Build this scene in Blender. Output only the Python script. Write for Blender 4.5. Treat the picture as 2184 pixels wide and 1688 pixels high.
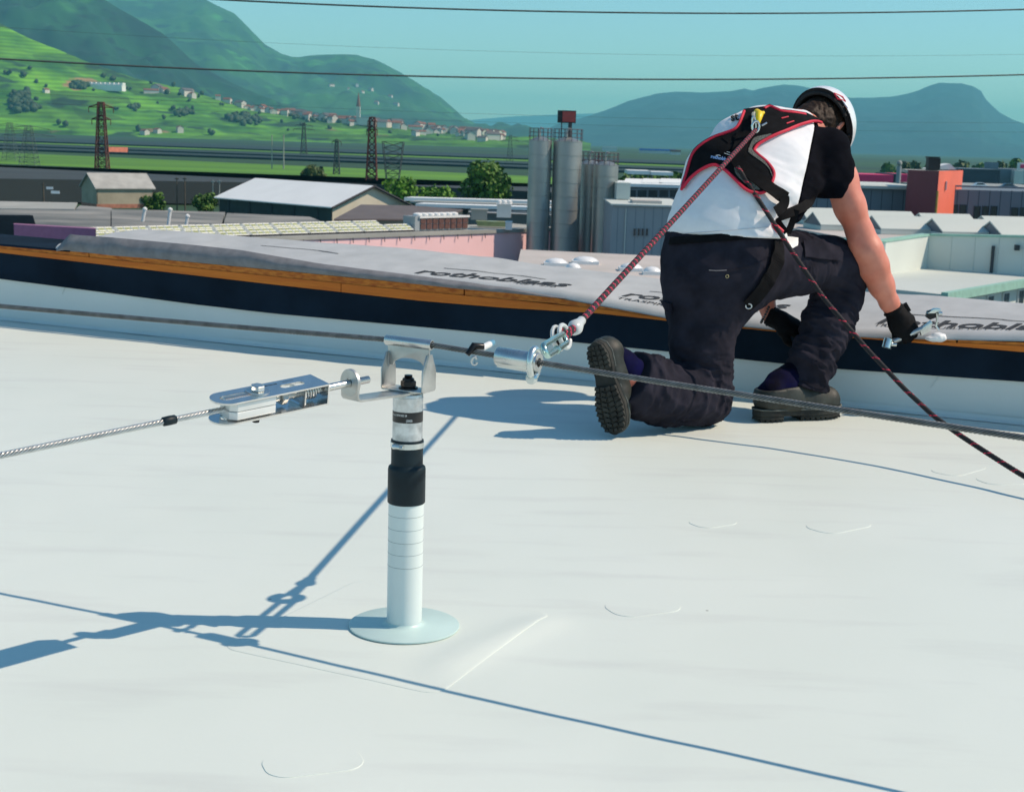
import bpy, bmesh, math, random
import numpy as np
from mathutils import Vector, Matrix
from mathutils.geometry import delaunay_2d_cdt

for o in list(bpy.data.objects):
    bpy.data.objects.remove(o)
scene = bpy.context.scene
col = scene.collection
random.seed(7)
RNG = np.random.default_rng(11)

# ------------------------------------------------------------------ camera
F, U0, V0, H = 3100.0, 1092.0, 844.0, 0.95          # focal length and picture centre in photo pixels, eye height
PITCH = math.atan(544 / F)
ROLL = math.radians(1.7)
cam_d = bpy.data.cameras.new('camera')
cam = bpy.data.objects.new('camera', cam_d)
col.objects.link(cam)
cam_d.sensor_width = 36.0
cam_d.lens = 36.0 * F / 2184.0
cam_d.clip_start = 0.05
cam_d.clip_end = 40000
cam.matrix_world = Matrix.Translation((0, 0, H)) @ Matrix.Rotation(math.pi / 2 - PITCH, 4, 'X') @ Matrix.Rotation(ROLL, 4, 'Z')
cam_d.dof.use_dof = True
cam_d.dof.focus_distance = 3.3
cam_d.dof.aperture_fstop = 16
scene.camera = cam

# ------------------------------------------------------------------ daylight
SUN_L = 0.98                                          # horizontal run of a shadow per metre of height
SUN_DIR = Vector((SUN_L, 0.0, 1.0)).normalized()      # towards the sun
world = bpy.data.worlds.new('World')
scene.world = world
world.use_nodes = True
wn = world.node_tree
wn.nodes.clear()
sky_n = wn.nodes.new('ShaderNodeTexSky')
sky_n.sky_type = 'NISHITA'
sky_n.sun_disc = False
sky_n.sun_elevation = math.asin(SUN_DIR.z)
sky_n.sun_rotation = math.radians(90)
sky_n.altitude = 300
sky_n.air_density = 1.0
sky_n.dust_density = 0.0
sky_n.ozone_density = 10.0
tint = wn.nodes.new('ShaderNodeMix')
tint.data_type = 'RGBA'
tint.blend_type = 'MULTIPLY'
tint.inputs[0].default_value = 1.0
tint.inputs[7].default_value = (1.0, 1.0, 0.80, 1)
bg = wn.nodes.new('ShaderNodeBackground')
bg.inputs['Strength'].default_value = 0.15
wo = wn.nodes.new('ShaderNodeOutputWorld')
wn.links.new(sky_n.outputs[0], tint.inputs[6])
wn.links.new(tint.outputs[2], bg.inputs[0])
wn.links.new(bg.outputs[0], wo.inputs[0])
sun_d = bpy.data.lights.new('sun', 'SUN')
sun_d.energy = 3.9
sun_d.angle = math.radians(0.5)
sun_d.color = (1.0, 0.82, 0.66)
sun = bpy.data.objects.new('sun', sun_d)
sun.rotation_euler = SUN_DIR.to_track_quat('Z', 'Y').to_euler()
sun.location = (20, 0, 30)
col.objects.link(sun)
scene.view_settings.view_transform = 'Standard'
scene.view_settings.look = 'None'
scene.view_settings.exposure = 0.25
scene.view_settings.gamma = 1.0
scene.view_settings.use_curve_mapping = False
scene.render.engine = 'CYCLES'
scene.cycles.use_denoising = True
scene.cycles.max_bounces = 6
scene.cycles.volume_bounces = 0
scene.cycles.transparent_max_bounces = 6

# ------------------------------------------------------------------ picture <-> place
def _rx(a):
    c, s = math.cos(a), math.sin(a)
    return np.array([[1, 0, 0], [0, c, -s], [0, s, c]])
def _rz(a):
    c, s = math.cos(a), math.sin(a)
    return np.array([[c, -s, 0], [s, c, 0], [0, 0, 1]])
CR = _rx(math.pi / 2 - PITCH) @ _rz(ROLL)
CC = np.array([0.0, 0.0, H])
def ray(u, v):
    return CR @ np.array([(u - U0) / F, -(v - V0) / F, -1.0])
def at(u, v, Y):
    d = ray(u, v)
    return CC + d * (Y / d[1])
def gz(u, v, z=0.0):
    d = ray(u, v)
    return CC + d * ((z - CC[2]) / d[2])
def proj(P):
    q = CR.T @ (np.asarray(P, float) - CC)
    return U0 + F * q[0] / -q[2], V0 - F * q[1] / -q[2]
def unit(v):
    v = np.asarray(v, float)
    return v / np.linalg.norm(v)

# ------------------------------------------------------------------ materials
def _in(n, *names):
    for k in names:
        if k in n.inputs:
            return n.inputs[k]
def mat(name, c, rough=0.6, metal=0.0, var=0.12, vs=4.0, bump=0.0, bs=40.0, spec=0.5, c2=None, stretch=None, detail=4.0, coat=0.0, sheen=0.0, rv=0.0):
    m = bpy.data.materials.new(name)
    m.use_nodes = True
    nt = m.node_tree
    b = nt.nodes['Principled BSDF']
    b.inputs['Roughness'].default_value = rough
    b.inputs['Metallic'].default_value = metal
    _in(b, 'Specular IOR Level', 'Specular').default_value = spec
    if coat: b.inputs['Coat Weight'].default_value = coat
    if sheen: b.inputs['Sheen Weight'].default_value = sheen
    tc = nt.nodes.new('ShaderNodeTexCoord')
    mp = nt.nodes.new('ShaderNodeMapping')
    nt.links.new(tc.outputs['Object'], mp.inputs[0])
    if stretch: mp.inputs['Scale'].default_value = stretch
    no = nt.nodes.new('ShaderNodeTexNoise')
    no.inputs['Scale'].default_value = vs
    no.inputs['Detail'].default_value = detail
    nt.links.new(mp.outputs[0], no.inputs['Vector'])
    rp = nt.nodes.new('ShaderNodeValToRGB')
    a0 = [max(0, x * (1 - var)) for x in c[:3]]
    a1 = [x * (1 + var) for x in (c2 or c)[:3]] if c2 is None else list(c2[:3])
    if c2 is not None: a0 = list(c[:3])
    rp.color_ramp.elements[0].position = 0.33
    rp.color_ramp.elements[1].position = 0.67
    rp.color_ramp.elements[0].color = (*a0, 1)
    rp.color_ramp.elements[1].color = (*a1, 1)
    nt.links.new(no.outputs[0], rp.inputs[0])
    nt.links.new(rp.outputs[0], b.inputs['Base Color'])
    if rv:
        mr = nt.nodes.new('ShaderNodeMapRange')
        mr.inputs[3].default_value = max(0.02, rough - rv)
        mr.inputs[4].default_value = min(1, rough + rv)
        nt.links.new(no.outputs[0], mr.inputs[0])
        nt.links.new(mr.outputs[0], b.inputs['Roughness'])
    if bump:
        nb = nt.nodes.new('ShaderNodeTexNoise')
        nb.inputs['Scale'].default_value = bs
        nb.inputs['Detail'].default_value = 5
        nt.links.new(mp.outputs[0], nb.inputs['Vector'])
        bp = nt.nodes.new('ShaderNodeBump')
        bp.inputs['Strength'].default_value = bump
        bp.inputs['Distance'].default_value = 0.3 / bs
        nt.links.new(nb.outputs[0], bp.inputs['Height'])
        nt.links.new(bp.outputs[0], b.inputs['Normal'])
    return m

# ------------------------------------------------------------------ mesh builder
class MB:
    def __init__(s):
        s.v, s.f, s.uv = [], [], None
    def add(s, vs, fs):
        n = len(s.v)
        s.v += [tuple(float(x) for x in p) for p in vs]
        s.f += [tuple(int(i) + n for i in f) for f in fs]
        return s
    def box(s, c, size, rz=0.0, M=None):
        hx, hy, hz = size[0] / 2, size[1] / 2, size[2] / 2
        pts = np.array([(x, y, z) for z in (-hz, hz) for y in (-hy, hy) for x in (-hx, hx)])
        if M is None: M = _rz(rz)
        pts = pts @ np.asarray(M).T + np.asarray(c, float)
        return s.add(pts, [(0, 2, 3, 1), (4, 5, 7, 6), (0, 1, 5, 4), (2, 6, 7, 3), (0, 4, 6, 2), (1, 3, 7, 5)])
    def hexa(s, p8):       # four bottom corners (counter-clockwise from above), four top corners
        return s.add(p8, [(3, 2, 1, 0), (4, 5, 6, 7), (0, 1, 5, 4), (1, 2, 6, 5), (2, 3, 7, 6), (3, 0, 4, 7)])
    def prism(s, poly, z0, z1):
        n = len(poly)
        pts = [(p[0], p[1], z0) for p in poly] + [(p[0], p[1], z1) for p in poly]
        return s.add(pts, [tuple(range(n - 1, -1, -1)), tuple(range(n, 2 * n))] + [(i, (i + 1) % n, n + (i + 1) % n, n + i) for i in range(n)])
    def extrude(s, pts, vec):
        pts = np.asarray(pts, float)
        n = len(pts)
        q = pts + np.asarray(vec, float)
        return s.add(np.vstack([pts, q]), [tuple(range(n)), tuple(range(2 * n - 1, n - 1, -1))] + [(i, n + i, n + (i + 1) % n, (i + 1) % n) for i in range(n)])
    def tube(s, path, r, n=8, cap=True, closed=False):
        P = np.asarray(path, float)
        m = len(P)
        R = np.full(m, r) if np.isscalar(r) else np.asarray(r, float)
        if closed:
            T = np.roll(P, -1, 0) - np.roll(P, 1, 0)
        else:
            T = np.gradient(P, axis=0)
        T /= np.linalg.norm(T, axis=1)[:, None] + 1e-12
        ref = np.array([0, 0, 1.0]) if abs(T[0][2]) < 0.9 else np.array([1.0, 0, 0])
        a = unit(np.cross(T[0], ref))
        vs = []
        ang = np.linspace(0, 2 * np.pi, n, endpoint=False)
        for i in range(m):
            a = a - T[i] * np.dot(a, T[i])
            a = unit(a)
            b = np.cross(T[i], a)
            vs.append(P[i] + R[i] * (np.cos(ang)[:, None] * a + np.sin(ang)[:, None] * b))
        fs = []
        for i in range(m if closed else m - 1):
            k = (i + 1) % m
            for j in range(n):
                l = (j + 1) % n
                fs.append((i * n + j, i * n + l, k * n + l, k * n + j))
        if cap and not closed:
            fs.append(tuple(range(n - 1, -1, -1)))
            fs.append(tuple(range((m - 1) * n, m * n)))
        return s.add(np.vstack(vs), fs)
    def lathe(s, prof, c=(0, 0, 0), n=32, M=None, cap=True):
        ang = np.linspace(0, 2 * np.pi, n, endpoint=False)
        vs = np.array([(r * math.cos(a), r * math.sin(a), z) for r, z in prof for a in ang])
        if M is not None: vs = vs @ np.asarray(M).T
        vs = vs + np.asarray(c, float)
        m = len(prof)
        fs = [(i * n + j, i * n + (j + 1) % n, (i + 1) * n + (j + 1) % n, (i + 1) * n + j) for i in range(m - 1) for j in range(n)]
        if cap:
            fs.append(tuple(range(n - 1, -1, -1)))
            fs.append(tuple(range((m - 1) * n, m * n)))
        return s.add(vs, fs)
    def cyl(s, a, b, r, n=12, r2=None):
        return s.tube([a, b], [r, r if r2 is None else r2], n)
    def grid(s, P):        # P: (m, n, 3)
        m, n = P.shape[:2]
        return s.add(P.reshape(-1, 3), [(i * n + j, i * n + j + 1, (i + 1) * n + j + 1, (i + 1) * n + j) for i in range(m - 1) for j in range(n - 1)])

def axes_from(z, x=None):
    """columns: x, y, z of a frame whose z axis is given"""
    z = unit(z)
    x = np.array([1.0, 0, 0]) if x is None else np.asarray(x, float)
    if abs(np.dot(unit(x), z)) > 0.98: x = np.array([0, 1.0, 0])
    x = unit(x - z * np.dot(x, z))
    return np.column_stack([x, np.cross(z, x), z])

def wloc(o):
    v = Vector((0, 0, 0))
    while o is not None:
        v += o.location
        o = o.parent
    return v
def link_mesh(name, verts, faces, mats, parent=None, smooth=False, world_coords=True, base=False, mi=None, angle=None):
    V = np.asarray(verts, float)
    me = bpy.data.meshes.new(name)
    loc = np.zeros(3)
    if parent is not None:
        if world_coords: V = V - np.array(wloc(parent))
    elif base:
        lo, hi = V.min(0), V.max(0)
        loc = np.array([(lo[0] + hi[0]) / 2, (lo[1] + hi[1]) / 2, lo[2]])
        V = V - loc
    if isinstance(faces, np.ndarray): faces = faces.tolist()
    me.from_pydata(V.tolist(), [], faces)
    for m in (mats if isinstance(mats, (list, tuple)) else [mats]):
        me.materials.append(m)
    if mi is not None:
        me.polygons.foreach_set('material_index', np.asarray(mi, dtype=np.int32))
    me.validate()
    me.update()
    o = bpy.data.objects.new(name, me)
    col.objects.link(o)
    o.location = loc
    if parent is not None: o.parent = parent
    if smooth:
        me.polygons.foreach_set('use_smooth', [True] * len(me.polygons))
        if angle is not None:
            try: me.set_sharp_from_angle(angle=math.radians(angle))
            except Exception: pass
    return o
def part(name, mb, m, parent, smooth=False, angle=40, local=False, fix=True):
    o = link_mesh(name, mb.v, mb.f, m, parent, smooth, not local, angle=angle)
    if fix: fixn(o)
    return o
def fixn(o):
    bm = bmesh.new()
    bm.from_mesh(o.data)
    bmesh.ops.recalc_face_normals(bm, faces=bm.faces)
    bm.to_mesh(o.data)
    bm.free()
def bevel(o, w, seg=2):
    bm = bmesh.new()
    bm.from_mesh(o.data)
    bmesh.ops.remove_doubles(bm, verts=bm.verts, dist=1e-6)
    bmesh.ops.recalc_face_normals(bm, faces=bm.faces)
    es = [e for e in bm.edges if len(e.link_faces) == 2 and e.calc_face_angle(0) > 0.6]
    bmesh.ops.bevel(bm, geom=es, offset=w, segments=seg, profile=0.6, affect='EDGES')
    bm.to_mesh(o.data)
    bm.free()
    o.data.polygons.foreach_set('use_smooth', [True] * len(o.data.polygons))
    try: o.data.set_sharp_from_angle(angle=math.radians(50))
    except Exception: pass
    return o
def tag(o, label=None, cat=None, group=None, kind=None):
    if label: o['label'] = label
    if cat: o['category'] = cat
    if group: o['group'] = group
    if kind: o['kind'] = kind
    return o
def thing(name, label, cat, loc=(0, 0, 0), group=None, rz=0.0):
    o = bpy.data.objects.new(name, None)
    o.empty_display_size = 0.1
    o.location = tuple(float(x) for x in loc)
    o.rotation_euler = (0, 0, rz)
    col.objects.link(o)
    return tag(o, label, cat, group)
def solo(name, mb, m, label, cat, group=None, smooth=False, angle=40):
    o = link_mesh(name, mb.v, mb.f, m, None, smooth, base=True, angle=angle)
    fixn(o)
    return tag(o, label, cat, group)
def structure(name, mb, m, smooth=False):
    o = link_mesh(name, mb.v, mb.f, m, None, smooth)
    o['kind'] = 'structure'
    return o
def copy_tree(o, parent=None):
    c = o.copy()
    col.objects.link(c)
    if parent is not None: c.parent = parent
    for ch in o.children:
        copy_tree(ch, c)
    return c

# value noise on arrays
_PERM = RNG.random((64, 64, 64)).astype(np.float32)
def vnoise(P):
    P = np.asarray(P, np.float32)
    i = np.floor(P).astype(np.int32)
    f = P - i
    f = f * f * (3 - 2 * f)
    i &= 63
    j = (i + 1) & 63
    def g(a, b, c): return _PERM[a, b, c]
    x0, y0, z0 = i[..., 0], i[..., 1], i[..., 2]
    x1, y1, z1 = j[..., 0], j[..., 1], j[..., 2]
    fx, fy, fz = f[..., 0], f[..., 1], f[..., 2]
    a = g(x0, y0, z0) * (1 - fx) + g(x1, y0, z0) * fx
    b = g(x0, y1, z0) * (1 - fx) + g(x1, y1, z0) * fx
    c = g(x0, y0, z1) * (1 - fx) + g(x1, y0, z1) * fx
    d = g(x0, y1, z1) * (1 - fx) + g(x1, y1, z1) * fx
    return ((a * (1 - fy) + b * fy) * (1 - fz) + (c * (1 - fy) + d * fy) * fz) * 2 - 1
def fbm(P, o=4):
    P = np.asarray(P, np.float32)
    r, a = 0, 1.0
    for k in range(o):
        r = r + a * vnoise(P * (2.03 ** k) + 17.3 * k)
        a *= 0.5
    return r
def n2(x, y, s, o=4, z=0.0):
    x, y = np.asarray(x, np.float32), np.asarray(y, np.float32)
    return fbm(np.stack([x * s, y * s, np.full_like(x, z)], -1), o)
# ------------------------------------------------------------------ sky is the world; valley floor, fields and mountains
GZ = -9.0
m_ground = mat('valley_ground', (0.010, 0.034, 0.020), 0.9, var=0.3, vs=0.004, c2=(0.026, 0.085, 0.016), stretch=(0.25, 1.6, 1))
m_grass = mat('meadow_grass', (0.065, 0.18, 0.008), 0.9, vs=0.012, c2=(0.12, 0.29, 0.010), stretch=(0.3, 2.0, 1), detail=8)
m_net = mat('hail_net', (0.032, 0.04, 0.042), 0.85, vs=0.03, c2=(0.055, 0.064, 0.062), stretch=(0.2, 2.2, 1), detail=6)
m_net2 = mat('hail_net_blue', (0.008, 0.026, 0.028), 0.9, vs=0.01, c2=(0.018, 0.045, 0.045), stretch=(0.2, 2.5, 1), detail=6)
m_pale = mat('pale_field', (0.07, 0.13, 0.07), 0.9, vs=0.02, var=0.2)
m_asphalt = mat('asphalt', (0.07, 0.07, 0.075), 0.9, vs=0.3, var=0.25)

mb = MB().add([(-20000, -300, GZ), (20000, -300, GZ), (20000, 22000, GZ), (-20000, 22000, GZ)], [(0, 1, 2, 3)])
structure('ground', mb, m_ground)
yard = MB().add([(-70, 40, GZ + .02), (110, 40, GZ + .02), (110, 152, GZ + .02), (-70, 152, GZ + .02)], [(0, 1, 2, 3)])
structure('yard_pavement', yard, m_asphalt)

def strip(name, l, r, top, bot, z, m, thick=None, kind='structure'):
    """field between two straight lines over the plain; (v at picture column l, v at column r)"""
    def lin(p, u): return p[0] + (p[1] - p[0]) * (u - l) / (r - l)
    us = np.linspace(l, r, 9)
    lo = [gz(u, lin(bot, u), z) for u in us]
    hi = [gz(u, lin(top, u), z) for u in us]
    mb = MB()
    poly = [(p[0], p[1]) for p in lo] + [(p[0], p[1]) for p in hi[::-1]]
    if thick: mb.prism(poly, z - thick, z)
    else: mb.add([(x, y, z) for x, y in poly], [tuple(range(len(poly)))])
    o = link_mesh(name, mb.v, mb.f, m)
    fixn(o)
    o['kind'] = kind
    return o
strip('meadow', -420, 1700, (306, 401), (331, 422), GZ + .05, m_grass)
strip('meadow', -420, 1700, (301, 376), (304, 381), GZ + .05, m_grass)
strip('meadow', -420, 1700, (287, 361), (289, 364), GZ + .05, m_grass)
strip('meadow', -420, 1700, (331, 448), (335, 452), GZ + .05, m_grass)
strip('field', -420, 1700, (294, 366), (296, 371), GZ + .05, m_pale)
strip('orchard_net', -420, 1500, (337, 425), (374, 404), GZ + 3.2, m_net, 3.0)
strip('orchard_net', -420, 1700, (290, 367), (294, 370), GZ + .8, m_net2, .7)
strip('orchard_net', -420, 1700, (276, 352), (284, 358), GZ + .8, m_net2, .7)
strip('orchard_net', -420, 1700, (297, 373), (301, 377), GZ + .8, m_net2, .7)

# mountains: height fields between a foot line and a crest line, with a far side
def interp(pts, u):
    p = np.array(pts, float)
    return np.interp(u, p[:, 0], p[:, 1])
HILLS = {}
def ridge(name, crest, foot, Yf, Yc, m, amp, freq, nu=260, nt=46, pw=1.0, rough=0.0, seed=0.0):
    u0, u1 = crest[0][0], crest[-1][0]
    us = np.linspace(u0, u1, nu)
    vc, vf = interp(crest, us), interp(foot, us)
    ts = np.concatenate([np.linspace(0, 1, nt), np.linspace(1.08, 1.6, 8)])
    P = np.zeros((nu, len(ts), 3))
    for i, u in enumerate(us):
        a, b = at(u, vf[i], Yf), at(u, vc[i], Yc)
        a[2] = min(a[2], GZ) if a[2] < 5 else a[2]
        a[2] = GZ - 1
        for j, t in enumerate(ts):
            q = a + (b - a) * t
            if t <= 1: q[2] = a[2] + (b[2] - a[2]) * t ** pw
            else: q[2] = b[2] - (b[2] - a[2]) * (t - 1) * 1.5
            P[i, j] = q
    tt = np.clip(ts, 0, 1)
    w = np.sin(np.pi * np.clip(tt, 0, 1)) ** 0.7
    P[..., 2] += amp * n2(P[..., 0], P[..., 1], freq, 4, seed) * w[None, :]
    if rough:
        P[..., 2] += rough * n2(P[..., 0], P[..., 1], freq * 9, 3, seed + 5) * (np.minimum(1, tt * 4) * np.clip((1 - tt) * 5 + .12, 0, 1))[None, :]
    mb = MB().grid(P)
    o = structure(name, mb, m, True)
    HILLS[name] = (us, P[:, :nt])
    return o
m_slope = mat('vineyard_slope', (0.018, 0.095, 0.004), 0.9, vs=0.014, c2=(0.11, 0.30, 0.008), stretch=(0.8, 1.0, 2.6), detail=7)
# vineyard rows, bare earth and woods in patches on the slope
nt = m_slope.node_tree
bs_ = nt.nodes['Principled BSDF']
old = bs_.inputs['Base Color'].links[0].from_socket
tc = nt.nodes.new('ShaderNodeTexCoord')
def patch(nt, prev, scale, lo, hi, colr, seed):
    n = nt.nodes.new('ShaderNodeTexNoise'); n.inputs['Scale'].default_value = scale; n.inputs['Detail'].default_value = 4
    mp = nt.nodes.new('ShaderNodeMapping'); mp.inputs['Location'].default_value = (seed, seed * 2, 0); mp.inputs['Scale'].default_value = (1, 0.8, 2.5)
    nt.links.new(tc.outputs['Object'], mp.inputs[0]); nt.links.new(mp.outputs[0], n.inputs['Vector'])
    r = nt.nodes.new('ShaderNodeMapRange'); r.inputs[1].default_value = lo; r.inputs[2].default_value = hi
    nt.links.new(n.outputs[0], r.inputs[0])
    mx = nt.nodes.new('ShaderNodeMix'); mx.data_type = 'RGBA'
    nt.links.new(r.outputs[0], mx.inputs[0]); nt.links.new(prev, mx.inputs[6]); mx.inputs[7].default_value = (*colr, 1)
    return mx.outputs[2]
s1 = patch(nt, old, 0.012, 0.58, 0.63, (0.012, 0.05, 0.012), 31.0)
s2 = patch(nt, s1, 0.010, 0.66, 0.69, (0.22, 0.15, 0.06), 77.0)
vor = nt.nodes.new('ShaderNodeTexVoronoi'); vor.inputs['Scale'].default_value = 0.011
vmp = nt.nodes.new('ShaderNodeMapping'); vmp.inputs['Scale'].default_value = (0.7, 0.9, 2.6); vmp.inputs['Rotation'].default_value = (0, 0.2, 0.3)
nt.links.new(tc.outputs['Object'], vmp.inputs[0]); nt.links.new(vmp.outputs[0], vor.inputs['Vector'])
vbw = nt.nodes.new('ShaderNodeSeparateColor'); nt.links.new(vor.outputs['Color'], vbw.inputs[0])
vmr = nt.nodes.new('ShaderNodeMapRange'); vmr.inputs[3].default_value = 0.55; vmr.inputs[4].default_value = 1.35
nt.links.new(vbw.outputs[0], vmr.inputs[0])
wav = nt.nodes.new('ShaderNodeTexWave'); wav.inputs['Scale'].default_value = 0.05; wav.inputs['Distortion'].default_value = 6; wav.inputs['Detail'].default_value = 2; wav.inputs['Detail Scale'].default_value = 0.02; wav.bands_direction = 'Z'
nt.links.new(tc.outputs['Object'], wav.inputs['Vector'])
wmr = nt.nodes.new('ShaderNodeMapRange'); wmr.inputs[3].default_value = 0.78; wmr.inputs[4].default_value = 1.15
nt.links.new(wav.outputs['Fac'], wmr.inputs[0])
vm_ = nt.nodes.new('ShaderNodeMath'); vm_.operation = 'MULTIPLY'
nt.links.new(vmr.outputs[0], vm_.inputs[0]); nt.links.new(wmr.outputs[0], vm_.inputs[1])
vmx = nt.nodes.new('ShaderNodeMix'); vmx.data_type = 'RGBA'; vmx.blend_type = 'MULTIPLY'; vmx.inputs[0].default_value = 1.0
nt.links.new(s2, vmx.inputs[6]); nt.links.new(vm_.outputs[0], vmx.inputs[7])
nt.links.new(vmx.outputs[2], bs_.inputs['Base Color'])
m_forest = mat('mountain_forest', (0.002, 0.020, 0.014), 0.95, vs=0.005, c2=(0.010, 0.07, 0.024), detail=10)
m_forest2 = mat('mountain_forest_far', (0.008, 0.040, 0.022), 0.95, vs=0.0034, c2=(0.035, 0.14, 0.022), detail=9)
ntf = m_forest2.node_tree
bsf = ntf.nodes['Principled BSDF']
tc = ntf.nodes.new('ShaderNodeTexCoord')
sf = patch(ntf, bsf.inputs['Base Color'].links[0].from_socket, 0.0042, 0.60, 0.68, (0.05, 0.22, 0.03), 12.0)
sf = patch(ntf, sf, 0.011, 0.58, 0.70, (0.004, 0.022, 0.018), 45.0)
ntf.links.new(sf, bsf.inputs['Base Color'])
ntf = m_forest.node_tree
bsf = ntf.nodes['Principled BSDF']
tc = ntf.nodes.new('ShaderNodeTexCoord')
sf = patch(ntf, bsf.inputs['Base Color'].links[0].from_socket, 0.006, 0.64, 0.72, (0.03, 0.14, 0.03), 5.0)
sf = patch(ntf, sf, 0.02, 0.56, 0.70, (0.002, 0.014, 0.012), 9.0)
ntf.links.new(sf, bsf.inputs['Base Color'])
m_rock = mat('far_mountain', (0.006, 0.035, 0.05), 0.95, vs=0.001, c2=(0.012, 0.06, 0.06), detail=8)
foot = [(-600, 262), (0, 277), (600, 296), (1120, 309), (2700, 350)]
ridge('green_hillside', [(-500, -60), (-200, 10), (0, 50), (30, 66), (70, 85), (130, 108), (180, 130), (240, 150), (290, 168), (340, 178), (400, 190), (440, 205),
      (490, 220), (530, 233), (600, 243), (700, 256), (800, 264), (900, 274), (1000, 283), (1120, 295), (1260, 308)], [(-600, 268), (0, 282), (600, 301), (1120, 314), (2700, 350)], 1950, 2350, m_slope, 11, 0.0052, pw=1.1, rough=3)
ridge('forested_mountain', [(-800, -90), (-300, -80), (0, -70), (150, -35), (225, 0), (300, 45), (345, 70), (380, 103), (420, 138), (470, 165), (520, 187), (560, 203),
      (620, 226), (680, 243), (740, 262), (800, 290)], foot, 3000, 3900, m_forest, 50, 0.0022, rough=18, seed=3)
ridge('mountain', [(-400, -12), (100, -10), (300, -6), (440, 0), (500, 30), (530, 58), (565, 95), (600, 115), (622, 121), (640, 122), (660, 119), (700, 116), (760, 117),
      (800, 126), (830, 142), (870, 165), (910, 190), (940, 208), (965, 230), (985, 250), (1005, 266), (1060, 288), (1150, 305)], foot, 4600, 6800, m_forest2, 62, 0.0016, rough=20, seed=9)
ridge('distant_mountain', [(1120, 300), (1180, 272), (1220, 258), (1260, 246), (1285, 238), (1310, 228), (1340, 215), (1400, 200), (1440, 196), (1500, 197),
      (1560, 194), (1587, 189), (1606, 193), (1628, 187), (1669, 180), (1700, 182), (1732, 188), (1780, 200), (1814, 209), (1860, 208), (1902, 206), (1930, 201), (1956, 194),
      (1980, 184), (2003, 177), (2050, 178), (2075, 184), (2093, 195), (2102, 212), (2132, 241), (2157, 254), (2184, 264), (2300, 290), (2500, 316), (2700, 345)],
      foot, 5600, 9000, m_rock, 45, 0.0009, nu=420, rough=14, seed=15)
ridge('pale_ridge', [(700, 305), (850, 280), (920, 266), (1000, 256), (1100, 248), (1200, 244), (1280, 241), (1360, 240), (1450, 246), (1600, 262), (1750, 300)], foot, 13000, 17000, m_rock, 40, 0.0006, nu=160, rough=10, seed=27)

def on_hill(name, u, v):
    us, P = HILLS[name]
    i = int(np.clip(np.searchsorted(us, u), 0, len(us) - 1))
    best, bd = None, 1e9
    for j in range(P.shape[1] - 1):
        for f in (0.0, 0.33, 0.66):
            q = P[i, j] * (1 - f) + P[i, j + 1] * f
            d = abs(proj(q)[1] - v)
            if d < bd: best, bd = q, d
    return best

# ------------------------------------------------------------------ foliage
def leaf_mat(name, c, c2, vs):
    m = mat(name, c, 0.7, vs=vs, c2=c2, detail=3)
    _in(m.node_tree.nodes['Principled BSDF'], 'Subsurface Weight')
    return m
m_leaf = leaf_mat('leaf_green', (0.025, 0.085, 0.008), (0.10, 0.21, 0.014), 0.5)
m_leaf_bright = leaf_mat('leaf_bright', (0.045, 0.14, 0.006), (0.13, 0.30, 0.010), 0.6)  # brighter green for the bushes
m_leaf_dark = leaf_mat('leaf_dark', (0.012, 0.035, 0.012), (0.03, 0.07, 0.016), 0.05)
m_leaf_olive = leaf_mat('leaf_olive', (0.03, 0.06, 0.014), (0.09, 0.13, 0.02), 0.5)
m_bark = mat('bark', (0.07, 0.05, 0.035), 0.9, vs=3, var=0.3, bump=0.4)
def crown_mesh(lobes, n, leaf, seed):
    r = np.random.default_rng(seed)
    mb = MB()
    wts = np.array([l[3] ** 2 for l in lobes]); wts /= wts.sum()
    for k in range(n):
        cx, cy, cz, R = lobes[r.choice(len(lobes), p=wts)]
        d = unit(r.normal(size=3))
        rr = R * (0.62 + 0.42 * r.random()) * (1 + 0.25 * float(vnoise(d * 2.3 + cx)))
        c = np.array([cx, cy, cz]) + d * rr * np.array([1, 1, 0.85])
        nrm = unit(d + 0.8 * r.normal(size=3))
        A = axes_from(nrm, r.normal(size=3))
        s = leaf * (0.6 + 0.8 * r.random())
        pts = [c + A @ np.array([x * s, y * s, z * s]) for x, y, z in ((-.5, -.35, 0), (.1, -.5, .12), (.55, 0, 0), (.1, .5, .12), (-.5, .35, 0))]
        mb.add(pts, [(0, 1, 2, 3, 4)])
    return mb
def tree(name, label, base, h, w, m, n, leaf, seed, group=None, cat='tree', trunk=0.2, lobes_n=9):
    r = np.random.default_rng(seed)
    t = thing(name, label, cat, base, group)
    lobes = []
    for k in range(lobes_n):
        a = r.random() * 6.28
        rad = w * 0.5 * (0.25 + 0.45 * r.random())
        zz = h * (trunk + (1 - trunk) * (0.15 + 0.62 * (k + .5) / lobes_n))
        fall = 1 - 0.45 * abs((zz / h - trunk) / (1 - trunk) - 0.45)
        lobes.append((base[0] + math.cos(a) * rad * fall, base[1] + math.sin(a) * rad * fall, base[2] + zz, w * (0.20 + 0.10 * r.random())))
    mt = MB().tube([np.array(base) + (0, 0, -0.2), np.array(base) + (0.02 * w, 0, h * 0.3), np.array(base) + (-0.02 * w, 0.02 * w, h * 0.62)], [w * 0.05, w * 0.035, w * 0.015], 7)
    for l in lobes[::2]:
        mt.tube([np.array(base) + (0, 0, h * 0.28), np.array(l[:3])], [w * 0.02, w * 0.007], 5)
    part('trunk', mt, m_bark, t, True)
    cm = crown_mesh(lobes, n, leaf, seed + 1)
    o = link_mesh('crown', cm.v, cm.f, m, t)
    return t
def ground_at(u, Y, z=GZ):
    p = at(u, 300, Y)
    return np.array([p[0], Y, z])
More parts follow.
